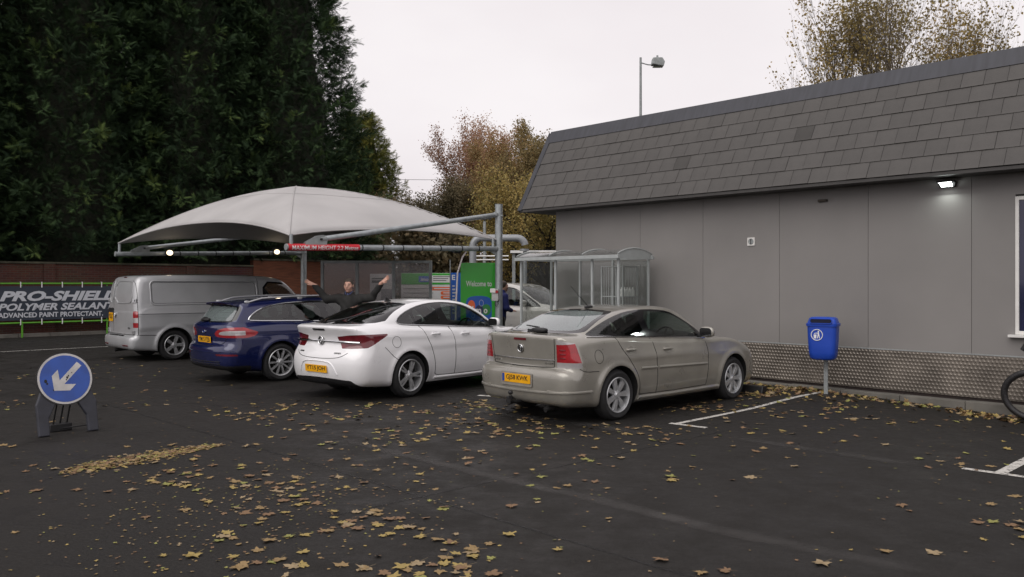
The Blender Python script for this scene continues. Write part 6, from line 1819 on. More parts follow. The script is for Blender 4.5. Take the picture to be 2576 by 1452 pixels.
for i in range(len(rings)-1):
    for k in range(m_): F.append([i*m_+k, i*m_+(k+1) % m_, (i+1)*m_+(k+1) % m_, (i+1)*m_+k])
F.append([(len(rings)-1)*m_ + k for k in range(m_)]); F.append(list(range(m_))[::-1])
MB().add(V, F).build('lid', M['bin_blue'], bn, smooth=True)
fy = -0.19 - D2 - 0.002
hole = MB().prism(rrect(-0.15, 0.15, 1.112, 1.168, 0.027), 0.0, 0.05, Matrix.Translation((0, fy+0.028, 0)) @ RX)
hole.build('opening', M['bin_hole'], bn)
MB().tube([(p[0], fy - 0.018, p[1]) for p in rrect(-0.16, 0.16, 1.106, 1.176, 0.033)], 0.009, 6, closed=True).build('opening_lip', M['bin_blue'], bn, smooth=True)
SY = fy + 0.006
MB().tube([(p[0], SY - 0.004, p[1]) for p in circ(-0.06, 0.93, 0.082, 0.082, 32)], 0.0065, 5, closed=True).build('symbol_ring', M['sign_white'], bn)
sy = lambda pts, nm='symbol': MB().prism(pts, 0.0, 0.003, Matrix.Translation((-0.06, SY-0.001, 0.93)) @ RX).build(nm, M['sign_white'], bn)
sy([(-0.048, 0.005), (-0.004, 0.005), (-0.010, -0.055), (-0.042, -0.055)])
sy(circ(0.022, 0.050, 0.011, 0.012, 12))
sy([(0.010, 0.036), (0.030, 0.038), (0.044, -0.050), (0.032, -0.052), (0.024, -0.012), (0.010, -0.054), (-0.001, -0.054), (0.012, -0.005)])
sy([(0.012, 0.034), (-0.026, 0.030), (-0.026, 0.022), (0.012, 0.022)])
sy([(-0.042, 0.024), (-0.030, 0.030), (-0.024, 0.018), (-0.036, 0.012)])

# ================================================================ wheel stop in front of the beige car, vacuum hose at the edge
ws = MB().prism([(-0.09, 0), (0.09, 0), (0.06, 0.11), (-0.06, 0.11)], -0.55, 0.55, Matrix(((1,0,0,0),(0,0,1,0),(0,1,0,0),(0,0,0,1)))).build('wheel_stop', M['black'], bevel=0.012, loc=(3.55, 13.25, gz(3.55, 13.25)), rot=(0, 0, math.radians(90)-TH))
tag(ws, 'low black rubber wheel stop at the nose of the beige car', 'wheel stop')
hs = empty('vacuum_hose', bw(4.13, -0.45, -0.06), -TH); tag(hs, 'thick black vacuum hose looping to the ground with its nozzle hanging', 'hose')
M['hose'] = pm('ribbed_black_hose', (0.018, 0.017, 0.018), 0.5, var=0.3, vscale=40, bump=0.5, bscale=70)
lp_ = [(0.34 + 0.36*math.cos(a), -0.03*math.sin(a), 0.34 + 0.31*math.sin(a)) for a in [math.radians(60 + 300*i/36) for i in range(37)]]
P = [Vector(p) for p in lp_]
hm = MB().tube(P + [Vector((0.9, 0.05, 0.35)), Vector((1.0, 0.1, 0.9)), Vector((1.05, 0.15, 1.4))], 0.040, 12)
for i in range(0, 37):
    for q in (0.0, 0.5):
        a_ = P[i]; b_ = P[min(i+1, 36)]; c_ = a_.lerp(b_, q)
        if (b_ - a_).length > 1e-4: hm.tube([c_ - (b_-a_).normalized()*0.006, c_ + (b_-a_).normalized()*0.006], 0.0435, 12)
hm.build('hose', M['hose'], hs, smooth=True)
MB().tube([(0.20, -0.02, 0.93), (0.46, 0.0, 1.38)], [0.030, 0.036], 12).build('nozzle', M['black'], hs, smooth=True)
MB().tube([(0.46, 0.0, 1.38), (0.62, 0.02, 1.62), (0.85, 0.05, 1.72), (1.05, 0.15, 1.5)], 0.030, 10).build('hose_end', M['hose'], hs, smooth=True)

# ================================================================ people
M['skin'] = pm('skin', (0.52, 0.30, 0.225), 0.5, var=0.10, vscale=14)
M['jacket'] = pm('charcoal_jacket', (0.017, 0.017, 0.016), 0.85, var=0.35, vscale=7, bump=0.3, bscale=18)
M['jeans'] = pm('dark_trousers', (0.018, 0.020, 0.030), 0.85, var=0.3, vscale=10)
M['hair'] = pm('brown_hair', (0.050, 0.037, 0.028), 0.6, var=0.4, vscale=60, bump=0.4, bscale=90)
M['shoe'] = pm('black_shoe', (0.012, 0.011, 0.011), 0.4)
M['shirt'] = pm('blue_collar', (0.05, 0.06, 0.14), 0.8, var=0.2)
M['eye'] = pm('dark_eye', (0.015, 0.012, 0.012), 0.3)
M['lip'] = pm('lip', (0.26, 0.09, 0.075), 0.5, var=0.1)
M['blue_coat'] = pm('royal_blue_jacket', (0.012, 0.018, 0.115), 0.75, var=0.3, vscale=8, bump=0.3, bscale=18)

def union(parts, k):
    def f(X, Y, Z):
        d = None
        for p in parts:
            e = p(X, Y, Z)
            d = e if d is None else smin(d, e, k)
        return d
    return f
def cap(a, b, ra, rb): return lambda X, Y, Z: seg_d(X, Y, Z, a, b, ra, rb)
def ell(c, r): return lambda X, Y, Z: ell_d(X, Y, Z, c, r)
def sdf_part(name, f, lo, hi, h, mat, parent, cutf=None):
    V, N, T = surface_nets(f, lo, hi, h)
    if cutf is not None:
        V, N, T, _ = clip_mesh(V, N, T, cutf(V))
    return (V, N, T) if parent is False else link(name, sub_mesh(name, V, N, T), mat, parent)

def hand_field(wrist, direction, palm_n, side, curl=0.25, spread=0.16):
    """Palm and five separate fingers; thumb leaves the side of the palm near its base."""
    w = Vector(wrist); d = Vector(direction).normalized(); n = Vector(palm_n); n = (n - d * n.dot(d)).normalized()
    s = d.cross(n) * side                        # towards the thumb
    parts = [cap(w - d*0.05, w + d*0.02, 0.028, 0.027)]
    pc = w + d * 0.055
    for q in (-0.026, -0.009, 0.009, 0.026):
        parts.append(cap(w + d*0.018 + s*q*0.7, w + d*0.095 + s*q, 0.016, 0.0135))
    lens = (0.066, 0.078, 0.074, 0.058)
    for i, q in enumerate((0.031, 0.010, -0.011, -0.031)):
        base = w + d*0.097 + s*q
        fd = (d + s * (q / 0.031) * spread).normalized()
        L_ = lens[i]
        p1 = base + fd * L_*0.48 + n * L_*0.48*curl*0.4
        p2 = p1 + (fd + n*curl).normalized() * L_*0.30
        p3 = p2 + (fd + n*curl*1.6).normalized() * L_*0.25
        parts += [cap(base - fd*0.01, p1, 0.0098, 0.0092), cap(p1, p2, 0.0090, 0.0084), cap(p2, p3, 0.0082, 0.0072)]
    tb = w + d*0.022 + s*0.026 + n*0.006
    t1 = tb + (s*0.75 + d*0.65 + n*0.15).normalized()*0.040
    t2 = t1 + (s*0.45 + d*0.85 + n*0.1).normalized()*0.032
    t3 = t2 + (s*0.25 + d*0.95).normalized()*0.024
    parts += [cap(tb, t1, 0.015, 0.0115), cap(t1, t2, 0.0112, 0.0100), cap(t2, t3, 0.0098, 0.0085)]
    f = union(parts, 0.006)
    c = w + d*0.09
    return f, c

def head_parts(c):
    """c: centre of the head, face towards -y. Returns a field list."""
    x, y, z = c
    return [ell((x, y+0.012, z+0.028), (0.077, 0.096, 0.092)), ell((x, y-0.016, z-0.040), (0.062, 0.074, 0.082)),
            cap((x, y-0.062, z-0.105), (x, y-0.052, z-0.075), 0.026, 0.03),
            cap((x, y-0.088, z+0.012), (x, y-0.108, z-0.030), 0.011, 0.016),
            cap((x-0.036, y-0.078, z+0.026), (x+0.036, y-0.078, z+0.026), 0.014, 0.014),
            ell((x-0.052, y-0.052, z-0.026), (0.020, 0.022, 0.022)), ell((x+0.052, y-0.052, z-0.026), (0.022, 0.026, 0.022)),
            cap((x-0.020, y-0.085, z-0.068), (x+0.020, y-0.085, z-0.068), 0.010, 0.010)]

# -------- man with both arms spread, between the blue and the white car
PX, PY = -3.02, 15.35
man = (0, 0, 0)
sh = lambda s: (s*0.185, 0.01, 1.475)
elR, elL = (-0.42, -0.02, 1.455), (0.43, -0.03, 1.485)
wrR, wrL = (-0.64, -0.11, 1.73), (0.66, -0.13, 1.775)
HC = (0.0, -0.045, 1.715)
root_loc = (PX, PY, 0.0)
body = union([cap((0, 0.0, 0.98), (0, 0.005, 1.20), 0.135, 0.13), cap((0, 0.005, 1.20), (0, 0.01, 1.40), 0.13, 0.14), cap((-0.15, 0.01, 1.44), (0.15, 0.01, 1.44), 0.07, 0.07),
   cap((0, 0.0, 1.46), (0, -0.02, 1.63), 0.060, 0.056)] + [cap(sh(s), e, 0.055, 0.045) for s, e in ((-1, elR), (1, elL))] + [cap(e, w, 0.043, 0.029) for e, w in ((elR, wrR), (elL, wrL))] +
   [cap((s*0.095, 0, 0.95), (s*0.115, 0.0, 0.52), 0.085, 0.058) for s in (-1, 1)] + [cap((s*0.115, 0, 0.52), (s*0.12, 0.03, 0.10), 0.055, 0.038) for s in (-1, 1)] + head_parts(HC), 0.03)
Vb, Nb, Tb = surface_nets(body, (-0.78, -0.26, 0.02), (0.80, 0.24, 1.88), 0.016)
Vl, Nl, Tl = [Vb], [Nb], [Tb]; off = len(Vb)
for (w_, e_, sd, pn) in ((wrR, elR, 1, (0.1, -0.6, 0.75)), (wrL, elL, -1, (-0.1, -0.75, 0.5))):
    dd = (Vector(w_) - Vector(e_)).normalized()
    dd = (dd * 0.6 + Vector((-0.9 if sd > 0 else 0.8, -0.15, 0.10 if sd > 0 else 0.35))).normalized()
    f, c_ = hand_field(w_, dd, pn, -1 if sd > 0 else 1, 0.18, 0.22)
    v, n_, t = surface_nets(f, tuple(Vector(c_) - Vector((0.15, 0.15, 0.15))), tuple(Vector(c_) + Vector((0.15, 0.15, 0.15))), 0.0052)
    Vl.append(v); Nl.append(n_); Tl.append(t + off); off += len(v)
pr = link('person', sub_mesh('person', np.vstack(Vl), np.vstack(Nl), np.vstack(Tl)), M['skin'], None, root_loc, (0, 0, math.radians(-6)))
tag(pr, 'man in a charcoal jacket with both arms spread wide behind the white car', 'person')
jk = union([cap((0, 0.0, 0.90), (0, 0.005, 1.18), 0.175, 0.165), cap((0, 0.005, 1.18), (0, 0.01, 1.40), 0.165, 0.165), cap((-0.165, 0.01, 1.43), (0.165, 0.01, 1.43), 0.085, 0.085), cap((0, 0.0, 1.46), (0, -0.005, 1.555), 0.105, 0.083)] +
   [cap(sh(s), e, 0.083, 0.068) for s, e in ((-1, elR), (1, elL))] + [cap(e, Vector(e).lerp(Vector(w), 0.94), 0.068, 0.052) for e, w in ((elR, wrR), (elL, wrL))], 0.05)
jkf = lambda X, Y, Z: jk(X, Y, Z) + 0.006*np.sin(Z*38 + X*21)*np.sin(X*26 + Y*15)
sdf_part('jacket', jkf, (-0.8, -0.30, 0.68), (0.82, 0.30, 1.72), 0.017, M['jacket'], pr)
cl = union([cap((-0.05, -0.085, 1.50), (-0.078, -0.01, 1.575), 0.022, 0.022), cap((0.05, -0.085, 1.50), (0.078, -0.01, 1.575), 0.022, 0.022), cap((-0.078, -0.01, 1.575), (0.0, 0.075, 1.59), 0.022, 0.022), cap((0.078, -0.01, 1.575), (0.0, 0.075, 1.59), 0.022, 0.022)], 0.02)
sdf_part('collar', cl, (-0.15, -0.15, 1.42), (0.15, 0.15, 1.66), 0.010, M['jacket'], pr)
sdf_part('shirt_collar', union([cap((-0.04, -0.10, 1.555), (-0.062, -0.02, 1.60), 0.014, 0.014), cap((0.04, -0.10, 1.555), (0.062, -0.02, 1.60), 0.014, 0.014), cap((0, -0.090, 1.53), (0, -0.088, 1.56), 0.022, 0.018)], 0.015), (-0.12, -0.18, 1.42), (0.12, 0.1, 1.66), 0.008, M['shirt'], pr)
sdf_part('trousers', union([cap((0, 0, 0.93), (0, 0, 1.0), 0.15, 0.145)] + [cap((s*0.095, 0, 0.92), (s*0.115, 0, 0.50), 0.10, 0.075) for s in (-1, 1)] + [cap((s*0.115, 0, 0.50), (s*0.12, 0.03, 0.09), 0.075, 0.062) for s in (-1, 1)], 0.03), (-0.3, -0.25, 0.0), (0.3, 0.25, 1.2), 0.022, M['jeans'], pr)
for s in (-1, 1):
    sdf_part('shoe', union([cap((s*0.12, 0.05, 0.045), (s*0.14, -0.14, 0.035), 0.045, 0.036)], 0.02), (s*0.13-0.1, -0.22, -0.01), (s*0.13+0.1, 0.14, 0.12), 0.015, M['shoe'], pr, lambda V: 0.001 - V[:, 2])
hf = lambda X, Y, Z: smax(smax(union([ell((HC[0], HC[1]+0.016, HC[2]+0.034), (0.085, 0.104, 0.102))], 0.01)(X, Y, Z), -(Z - HC[2] - 0.066 + 1.7*np.clip(Y - HC[1] + 0.060, 0, 0.085)), 0.012), -(Y - HC[1] + 0.092), 0.01)
sdf_part('hair', lambda X, Y, Z: hf(X, Y, Z) + 0.002*np.sin(X*160)*np.sin(Z*90), (-0.12, -0.2, 1.6), (0.12, 0.1, 1.87), 0.008, M['hair'], pr)
for s in (-1, 1):
    sdf_part('ear', ell((s*0.079, HC[1]+0.012, HC[2]-0.008), (0.012, 0.020, 0.033)), (s*0.079-0.04, HC[1]-0.05, HC[2]-0.06), (s*0.079+0.04, HC[1]+0.06, HC[2]+0.05), 0.006, M['skin'], pr)
    MB().add(*rbox(0.024, 0.012, 0.011, 2), Matrix.Translation((s*0.031, HC[1]-0.092, HC[2]+0.006))).build('eye', M['eye'], pr, smooth=True)
    MB().add(*rbox(0.036, 0.012, 0.008, 2), Matrix.Translation((s*0.034, HC[1]-0.098, HC[2]+0.030))).build('eyebrow', M['hair'], pr, smooth=True)
MB().add(*rbox(0.046, 0.012, 0.012, 2), Matrix.Translation((0, HC[1]-0.100, HC[2]-0.068))).build('mouth', M['lip'], pr, smooth=True)

# -------- person in blue seen from behind, half hidden by the post
body = union([cap((0, 0.0, 0.95), (0, 0.0, 1.22), 0.13, 0.13), cap((0, 0, 1.22), (0, -0.04, 1.42), 0.13, 0.13), cap((-0.15, -0.05, 1.44), (0.15, -0.05, 1.44), 0.065, 0.065), cap((0, -0.05, 1.46), (0, -0.09, 1.60), 0.058, 0.055)] +
   [cap((s*0.18, -0.05, 1.44), (s*0.25, -0.06, 1.16), 0.05, 0.044) for s in (-1, 1)] + [cap((s*0.25, -0.06, 1.16), (s*0.12, -0.27, 1.10), 0.042, 0.03) for s in (-1, 1)] +
   [cap((s*0.09, 0, 0.92), (s*0.10, 0.0, 0.5), 0.085, 0.056) for s in (-1, 1)] + [cap((s*0.10, 0, 0.5), (s*0.11, 0.03, 0.10), 0.054, 0.038) for s in (-1, 1)] + head_parts((0, -0.12, 1.68)), 0.03)
Vb, Nb, Tb = surface_nets(body, (-0.4, -0.36, 0.02), (0.4, 0.24, 1.86), 0.018)
Vl, Nl, Tl = [Vb], [Nb], [Tb]; off = len(Vb)
for s in (-1, 1):
    f, c_ = hand_field((s*0.12, -0.27, 1.10), (-s*0.5, -0.85, 0.0), (0, 0.2, -1), s, 0.5, 0.1)
    v, n_, t = surface_nets(f, tuple(Vector(c_) - Vector((0.14,)*3)), tuple(Vector(c_) + Vector((0.14,)*3)), 0.0065)
    Vl.append(v); Nl.append(n_); Tl.append(t + off); off += len(v)
p2 = link('person', sub_mesh('person', np.vstack(Vl), np.vstack(Nl), np.vstack(Tl)), M['skin'], None, (-0.30, 19.75, 0.0), (0, 0, math.radians(120)))
tag(p2, 'person in a royal blue jacket half hidden behind the near canopy post', 'person')
sdf_part('jacket', union([cap((0, 0.0, 0.92), (0, 0.0, 1.2), 0.165, 0.165), cap((0, 0, 1.2), (0, -0.04, 1.40), 0.165, 0.155), cap((-0.165, -0.05, 1.43), (0.165, -0.05, 1.43), 0.08, 0.08), cap((0, -0.05, 1.45), (0, -0.075, 1.54), 0.10, 0.08)] +
   [cap((s*0.18, -0.05, 1.44), (s*0.25, -0.06, 1.16), 0.078, 0.066) for s in (-1, 1)] + [cap((s*0.25, -0.06, 1.16), (s*0.13, -0.25, 1.105), 0.064, 0.05) for s in (-1, 1)], 0.04), (-0.45, -0.4, 0.7), (0.45, 0.3, 1.66), 0.02, M['blue_coat'], p2)
sdf_part('trousers', union([cap((0, 0, 0.9), (0, 0, 0.98), 0.145, 0.14)] + [cap((s*0.09, 0, 0.90), (s*0.10, 0, 0.50), 0.098, 0.074) for s in (-1, 1)] + [cap((s*0.10, 0, 0.50), (s*0.11, 0.03, 0.09), 0.074, 0.06) for s in (-1, 1)], 0.03), (-0.3, -0.25, 0.0), (0.3, 0.25, 1.2), 0.024, M['shoe'], p2)
for s in (-1, 1):
    sdf_part('shoe', cap((s*0.11, 0.05, 0.045), (s*0.12, -0.14, 0.035), 0.045, 0.036), (s*0.115-0.1, -0.22, -0.01), (s*0.115+0.1, 0.14, 0.12), 0.016, M['shoe'], p2, lambda V: 0.001 - V[:, 2])
hc2 = (0, -0.12, 1.68)
sdf_part('hair', lambda X, Y, Z: smax(ell_d(X, Y, Z, (0, hc2[1]+0.016, hc2[2]+0.034), (0.084, 0.103, 0.10)), -(Z - hc2[2] - 0.05 + 1.4*np.clip(Y - hc2[1] + 0.03, 0, 0.12)), 0.012), (-0.12, -0.28, 1.55), (0.12, 0.05, 1.84), 0.009, M['hair'], p2)

# ================================================================ trees
M['bark'] = pm('bark', (0.105, 0.085, 0.062), 0.95, var=0.4, vscale=6, bump=0.6, bscale=22, stretch=(1, 1, 0.25))
M['bark_dark'] = pm('dark_bark', (0.032, 0.026, 0.020), 0.95, var=0.4, vscale=6, bump=0.6, bscale=22, stretch=(1, 1, 0.25))
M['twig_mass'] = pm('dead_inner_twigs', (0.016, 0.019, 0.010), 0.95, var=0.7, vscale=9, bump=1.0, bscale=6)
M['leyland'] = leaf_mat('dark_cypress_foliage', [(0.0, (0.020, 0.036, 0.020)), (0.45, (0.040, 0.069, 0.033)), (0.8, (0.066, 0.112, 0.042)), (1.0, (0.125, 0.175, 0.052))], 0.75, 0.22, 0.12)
M['golden'] = leaf_mat('golden_cypress_foliage', [(0.0, (0.075, 0.095, 0.026)), (0.5, (0.15, 0.17, 0.04)), (1.0, (0.3, 0.26, 0.055))], 0.6, 0.3)
M['olive'] = leaf_mat('olive_autumn_leaves', [(0.0, (0.163, 0.127, 0.062)), (0.5, (0.280, 0.221, 0.098)), (1.0, (0.416, 0.260, 0.124))], 0.6, 0.35)
M['rusty'] = leaf_mat('rust_autumn_leaves', [(0.0, (0.275, 0.149, 0.088)), (0.5, (0.418, 0.242, 0.154)), (1.0, (0.506, 0.341, 0.220))], 0.6, 0.35)
M['yellow'] = leaf_mat('yellow_green_leaves', [(0.0, (0.156, 0.138, 0.054)), (0.5, (0.276, 0.240, 0.084)), (1.0, (0.432, 0.312, 0.108))], 0.6, 0.35)
M['gold'] = leaf_mat('gold_brown_leaves', [(0.0, (0.19, 0.145, 0.06)), (0.5, (0.33, 0.255, 0.085)), (1.0, (0.45, 0.31, 0.12))], 0.6, 0.4)
M['drab'] = leaf_mat('drab_brown_leaves', [(0.0, (0.143, 0.127, 0.078)), (0.5, (0.247, 0.208, 0.120)), (1.0, (0.377, 0.273, 0.150))], 0.6, 0.35)

def norm(a): return a / np.maximum(np.linalg.norm(a, axis=-1, keepdims=True), 1e-9)

# flat fern-like spray of scale foliage: stem with paired fronds, drooping at the tip
def spray_template():
    V = []; F = []
    def blade(x0, y0, x1, y1, w0, dz0, dz1):
        n = len(V)
        dx, dy = x1-x0, y1-y0; L_ = math.hypot(dx, dy); px, py = -dy/L_*w0, dx/L_*w0
        V.extend([(x0-px, y0-py, dz0), (x0+px, y0+py, dz0), (x1, y1, dz1)])
        F.append([n, n+1, n+2])
    for k in range(4):
        y = 0.08 + 0.20 * k; L_ = 0.34 * (1 - 0.16 * k)
        for s in (-1, 1):
            yy = y + (0.09 if s > 0 else 0.0)
            blade(0.0, yy, s*L_, yy + 0.34, 0.046, -0.10*y*y, -0.10*(y+0.34)**2 - 0.06)
    blade(0, 0.0, 0.02, 1.05, 0.034, 0.0, -0.14)
    return np.array(V), np.array(F)
SPV, SPF = spray_template()

def stamp(tV, tF, O, Dn, Up, S_):
    """Copies of a template at O with axis Dn (template +y) and rough normal Up; S_ scale."""
    X = norm(np.cross(Dn, Up)); Z = np.cross(X, Dn)
    V = O[:, None, :] + (tV[None, :, 0:1]*X[:, None] + tV[None, :, 1:2]*Dn[:, None] + tV[None, :, 2:3]*Z[:, None]) * S_[:, None, None]
    F = (tF[None] + (np.arange(len(O))*len(tV))[:, None, None]).reshape(-1, tF.shape[1])
    return V.reshape(-1, 3), F

def conifer(name, label, pos, height, radius, n, mat, seed, spray=0.75, power=0.75, z_low=0.4, group=None, lean=0.75, core=0.68, wall_at=None):
    r = np.random.default_rng(seed)
    root = empty(name, pos); tag(root, label, 'tree', group)
    MB().tube([(0, 0, -0.5), (0.05, 0, height*0.4), (0, 0.05, height*0.97)], [radius*0.11+0.05, radius*0.07+0.03, 0.02], 8).build('trunk', M['bark_dark'], root, smooth=True)
    prof = lambda z: radius * np.clip(1 - (z / height), 0.0, 1) ** power * (0.80 + 0.20*np.clip(z/(0.2*height), 0, 1))
    # boughs: upright plumes standing proud of the crown, so the outline is uneven and the gaps between are dark
    per = 30
    nb = int(n * 0.62 / per)
    bz = np.clip(r.random(nb) ** 1.15 * height, z_low, height*0.985)
    fa = math.atan2(-pos[1], -pos[0])              # most boughs on the side towards the car park
    ba = np.where(r.random(nb) < 0.80, fa + (r.random(nb) - 0.5) * 2*np.pi*0.74, r.random(nb) * 2*np.pi)
    bl_ = spray * (2.6 + 2.2 * r.random(nb)) * np.clip(1.15 - 0.5*bz/height, 0.5, 1)
    br = prof(bz) * (0.84 + 0.16 * r.random(nb)) - bl_*0.35
    btint = np.clip(r.normal(0.40, 0.19, nb), 0, 1)
    out = np.stack([np.cos(ba), np.sin(ba), np.zeros(nb)], 1)
    bax = norm(out * (0.75 + 0.3*r.random(nb))[:, None] + np.array([0, 0, 1.0]) * (lean * (0.5 + 0.9*r.random(nb)))[:, None] + r.normal(0, 0.16, (nb, 3)))
    bi = np.repeat(np.arange(nb), per); m = len(bi)
    sx_ = r.random(m) ** 0.8
    rad_ = norm(r.normal(0, 1, (m, 3)))
    ctr = out * br[:, None] + np.stack([np.zeros(nb), np.zeros(nb), bz], 1)
    O = ctr[bi] + bax[bi] * (sx_ * bl_[bi])[:, None] + rad_ * (spray * (1.05 - 0.85*sx_) * np.sqrt(r.random(m)))[:, None]
    O[:, 2] -= 0.16 * sx_**2 * bl_[bi]
    Dn = norm(bax[bi] * 0.85 + rad_ * 0.75 + np.array([0, 0, -0.18]) + r.normal(0, 0.2, (m, 3)))
    Up = norm(np.array([0, 0, 1.0]) + out[bi]*0.3 + r.normal(0, 0.5, (m, 3)))
    S_ = spray * (0.55 + 0.6 * r.random(m))
    # shorter growth filling the crown between the plumes
    nf = int(n * 0.38)
    fz = np.clip(r.random(nf) ** 1.1 * height, z_low, height*0.985)
    fb = np.where(r.random(nf) < 0.80, fa + (r.random(nf) - 0.5) * 2*np.pi*0.78, r.random(nf) * 2*np.pi)
    fo = np.stack([np.cos(fb), np.sin(fb), np.zeros(nf)], 1)
    fr_ = prof(fz) * (0.70 + 0.24 * r.random(nf))
    O = np.vstack([O, fo * fr_[:, None] + np.stack([np.zeros(nf), np.zeros(nf), fz], 1) + r.normal(0, 0.12, (nf, 3))])
    Dn = np.vstack([Dn, norm(fo + np.array([0, 0, 0.35]) + r.normal(0, 0.6, (nf, 3)))])
    Up = np.vstack([Up, norm(np.array([0, 0, 1.0]) + r.normal(0, 0.6, (nf, 3)))])
    S_ = np.concatenate([S_, spray * (0.7 + 0.7 * r.random(nf))])
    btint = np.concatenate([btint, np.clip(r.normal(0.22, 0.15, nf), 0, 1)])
    bi = np.concatenate([bi, nb + np.arange(nf)]); sx_ = np.concatenate([sx_, np.full(nf, 0.3)]); m = len(bi)
    if wall_at is not None:                      # nothing grows through the wall
        ok = ~((-(O[:, 0]*WV.x + O[:, 1]*WV.y) > wall_at - 0.75) & (O[:, 2] < 3.0))
        O, Dn, Up, S_, bi, sx_ = O[ok], Dn[ok], Up[ok], S_[ok], bi[ok], sx_[ok]; m = len(bi)
    V, F = stamp(SPV, SPF, O, Dn, Up, S_)
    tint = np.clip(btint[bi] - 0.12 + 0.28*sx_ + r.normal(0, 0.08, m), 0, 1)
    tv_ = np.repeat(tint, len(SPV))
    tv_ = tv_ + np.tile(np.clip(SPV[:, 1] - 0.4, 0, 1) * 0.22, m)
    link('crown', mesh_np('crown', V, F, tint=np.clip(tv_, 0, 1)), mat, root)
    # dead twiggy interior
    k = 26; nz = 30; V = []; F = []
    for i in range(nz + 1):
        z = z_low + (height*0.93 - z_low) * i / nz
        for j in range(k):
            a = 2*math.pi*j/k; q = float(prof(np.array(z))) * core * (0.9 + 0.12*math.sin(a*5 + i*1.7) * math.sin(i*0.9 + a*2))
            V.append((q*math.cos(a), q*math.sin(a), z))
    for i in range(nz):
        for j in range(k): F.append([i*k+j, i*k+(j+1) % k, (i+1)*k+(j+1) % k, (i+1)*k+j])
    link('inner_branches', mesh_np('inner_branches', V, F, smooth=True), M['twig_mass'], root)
    return root

gname = 'tall dark conifers behind the brick wall'
WL = lambda t, off: WO + DV * t + WV * off
# the row: (distance along the wall, offset behind it, height, radius)
rows = [(-7.5, 3.4, 20.5, 4.4, 'tall dark conifer at the left edge of the picture, first of the row'),
        (-2.2, 3.0, 21.0, 4.4, 'tall dark conifer rising above the banner, second of the row'),
        (2.9, 3.3, 20.5, 4.5, 'tall dark conifer rising above the van, third of the row'),
        (7.4, 3.2, 21.5, 4.6, 'tall dark conifer rising above the far canopy corner, fourth of the row'),
        (11.1, 3.4, 20.5, 5.5, 'tall dark conifer with sky on its right flank, last of the row')]
for i, (t, off_, h_, r_, lb) in enumerate(rows):
    p = WL(t, off_)
    conifer('conifer_tree', lb, (p.x, p.y, -0.3), h_, r_, 46000, M['leyland'], 100+i, spray=0.32, power=0.45, group=gname, z_low=1.2, wall_at=off_)
_p = WL(9.6, 7.6)
conifer('conifer_tree', 'dark conifer set back behind the row, filling the gap before the last one', (_p.x, _p.y, -0.3), 19.0, 4.2, 15000, M['leyland'], 127, spray=0.40, power=0.45, core=0.75)
conifer('conifer_tree', 'shorter dark conifer at the end of the conifer row, beside the golden one', (-11.3, 45.0, -0.3), 12.6, 3.0, 16000, M['leyland'], 131, spray=0.36, power=0.62)
conifer('conifer_tree', 'yellow-green conifer with rounded top behind the canopy', (-9.1, 50.0, -0.3), 11.9, 3.7, 18000, M['golden'], 140, spray=0.34, power=0.50)

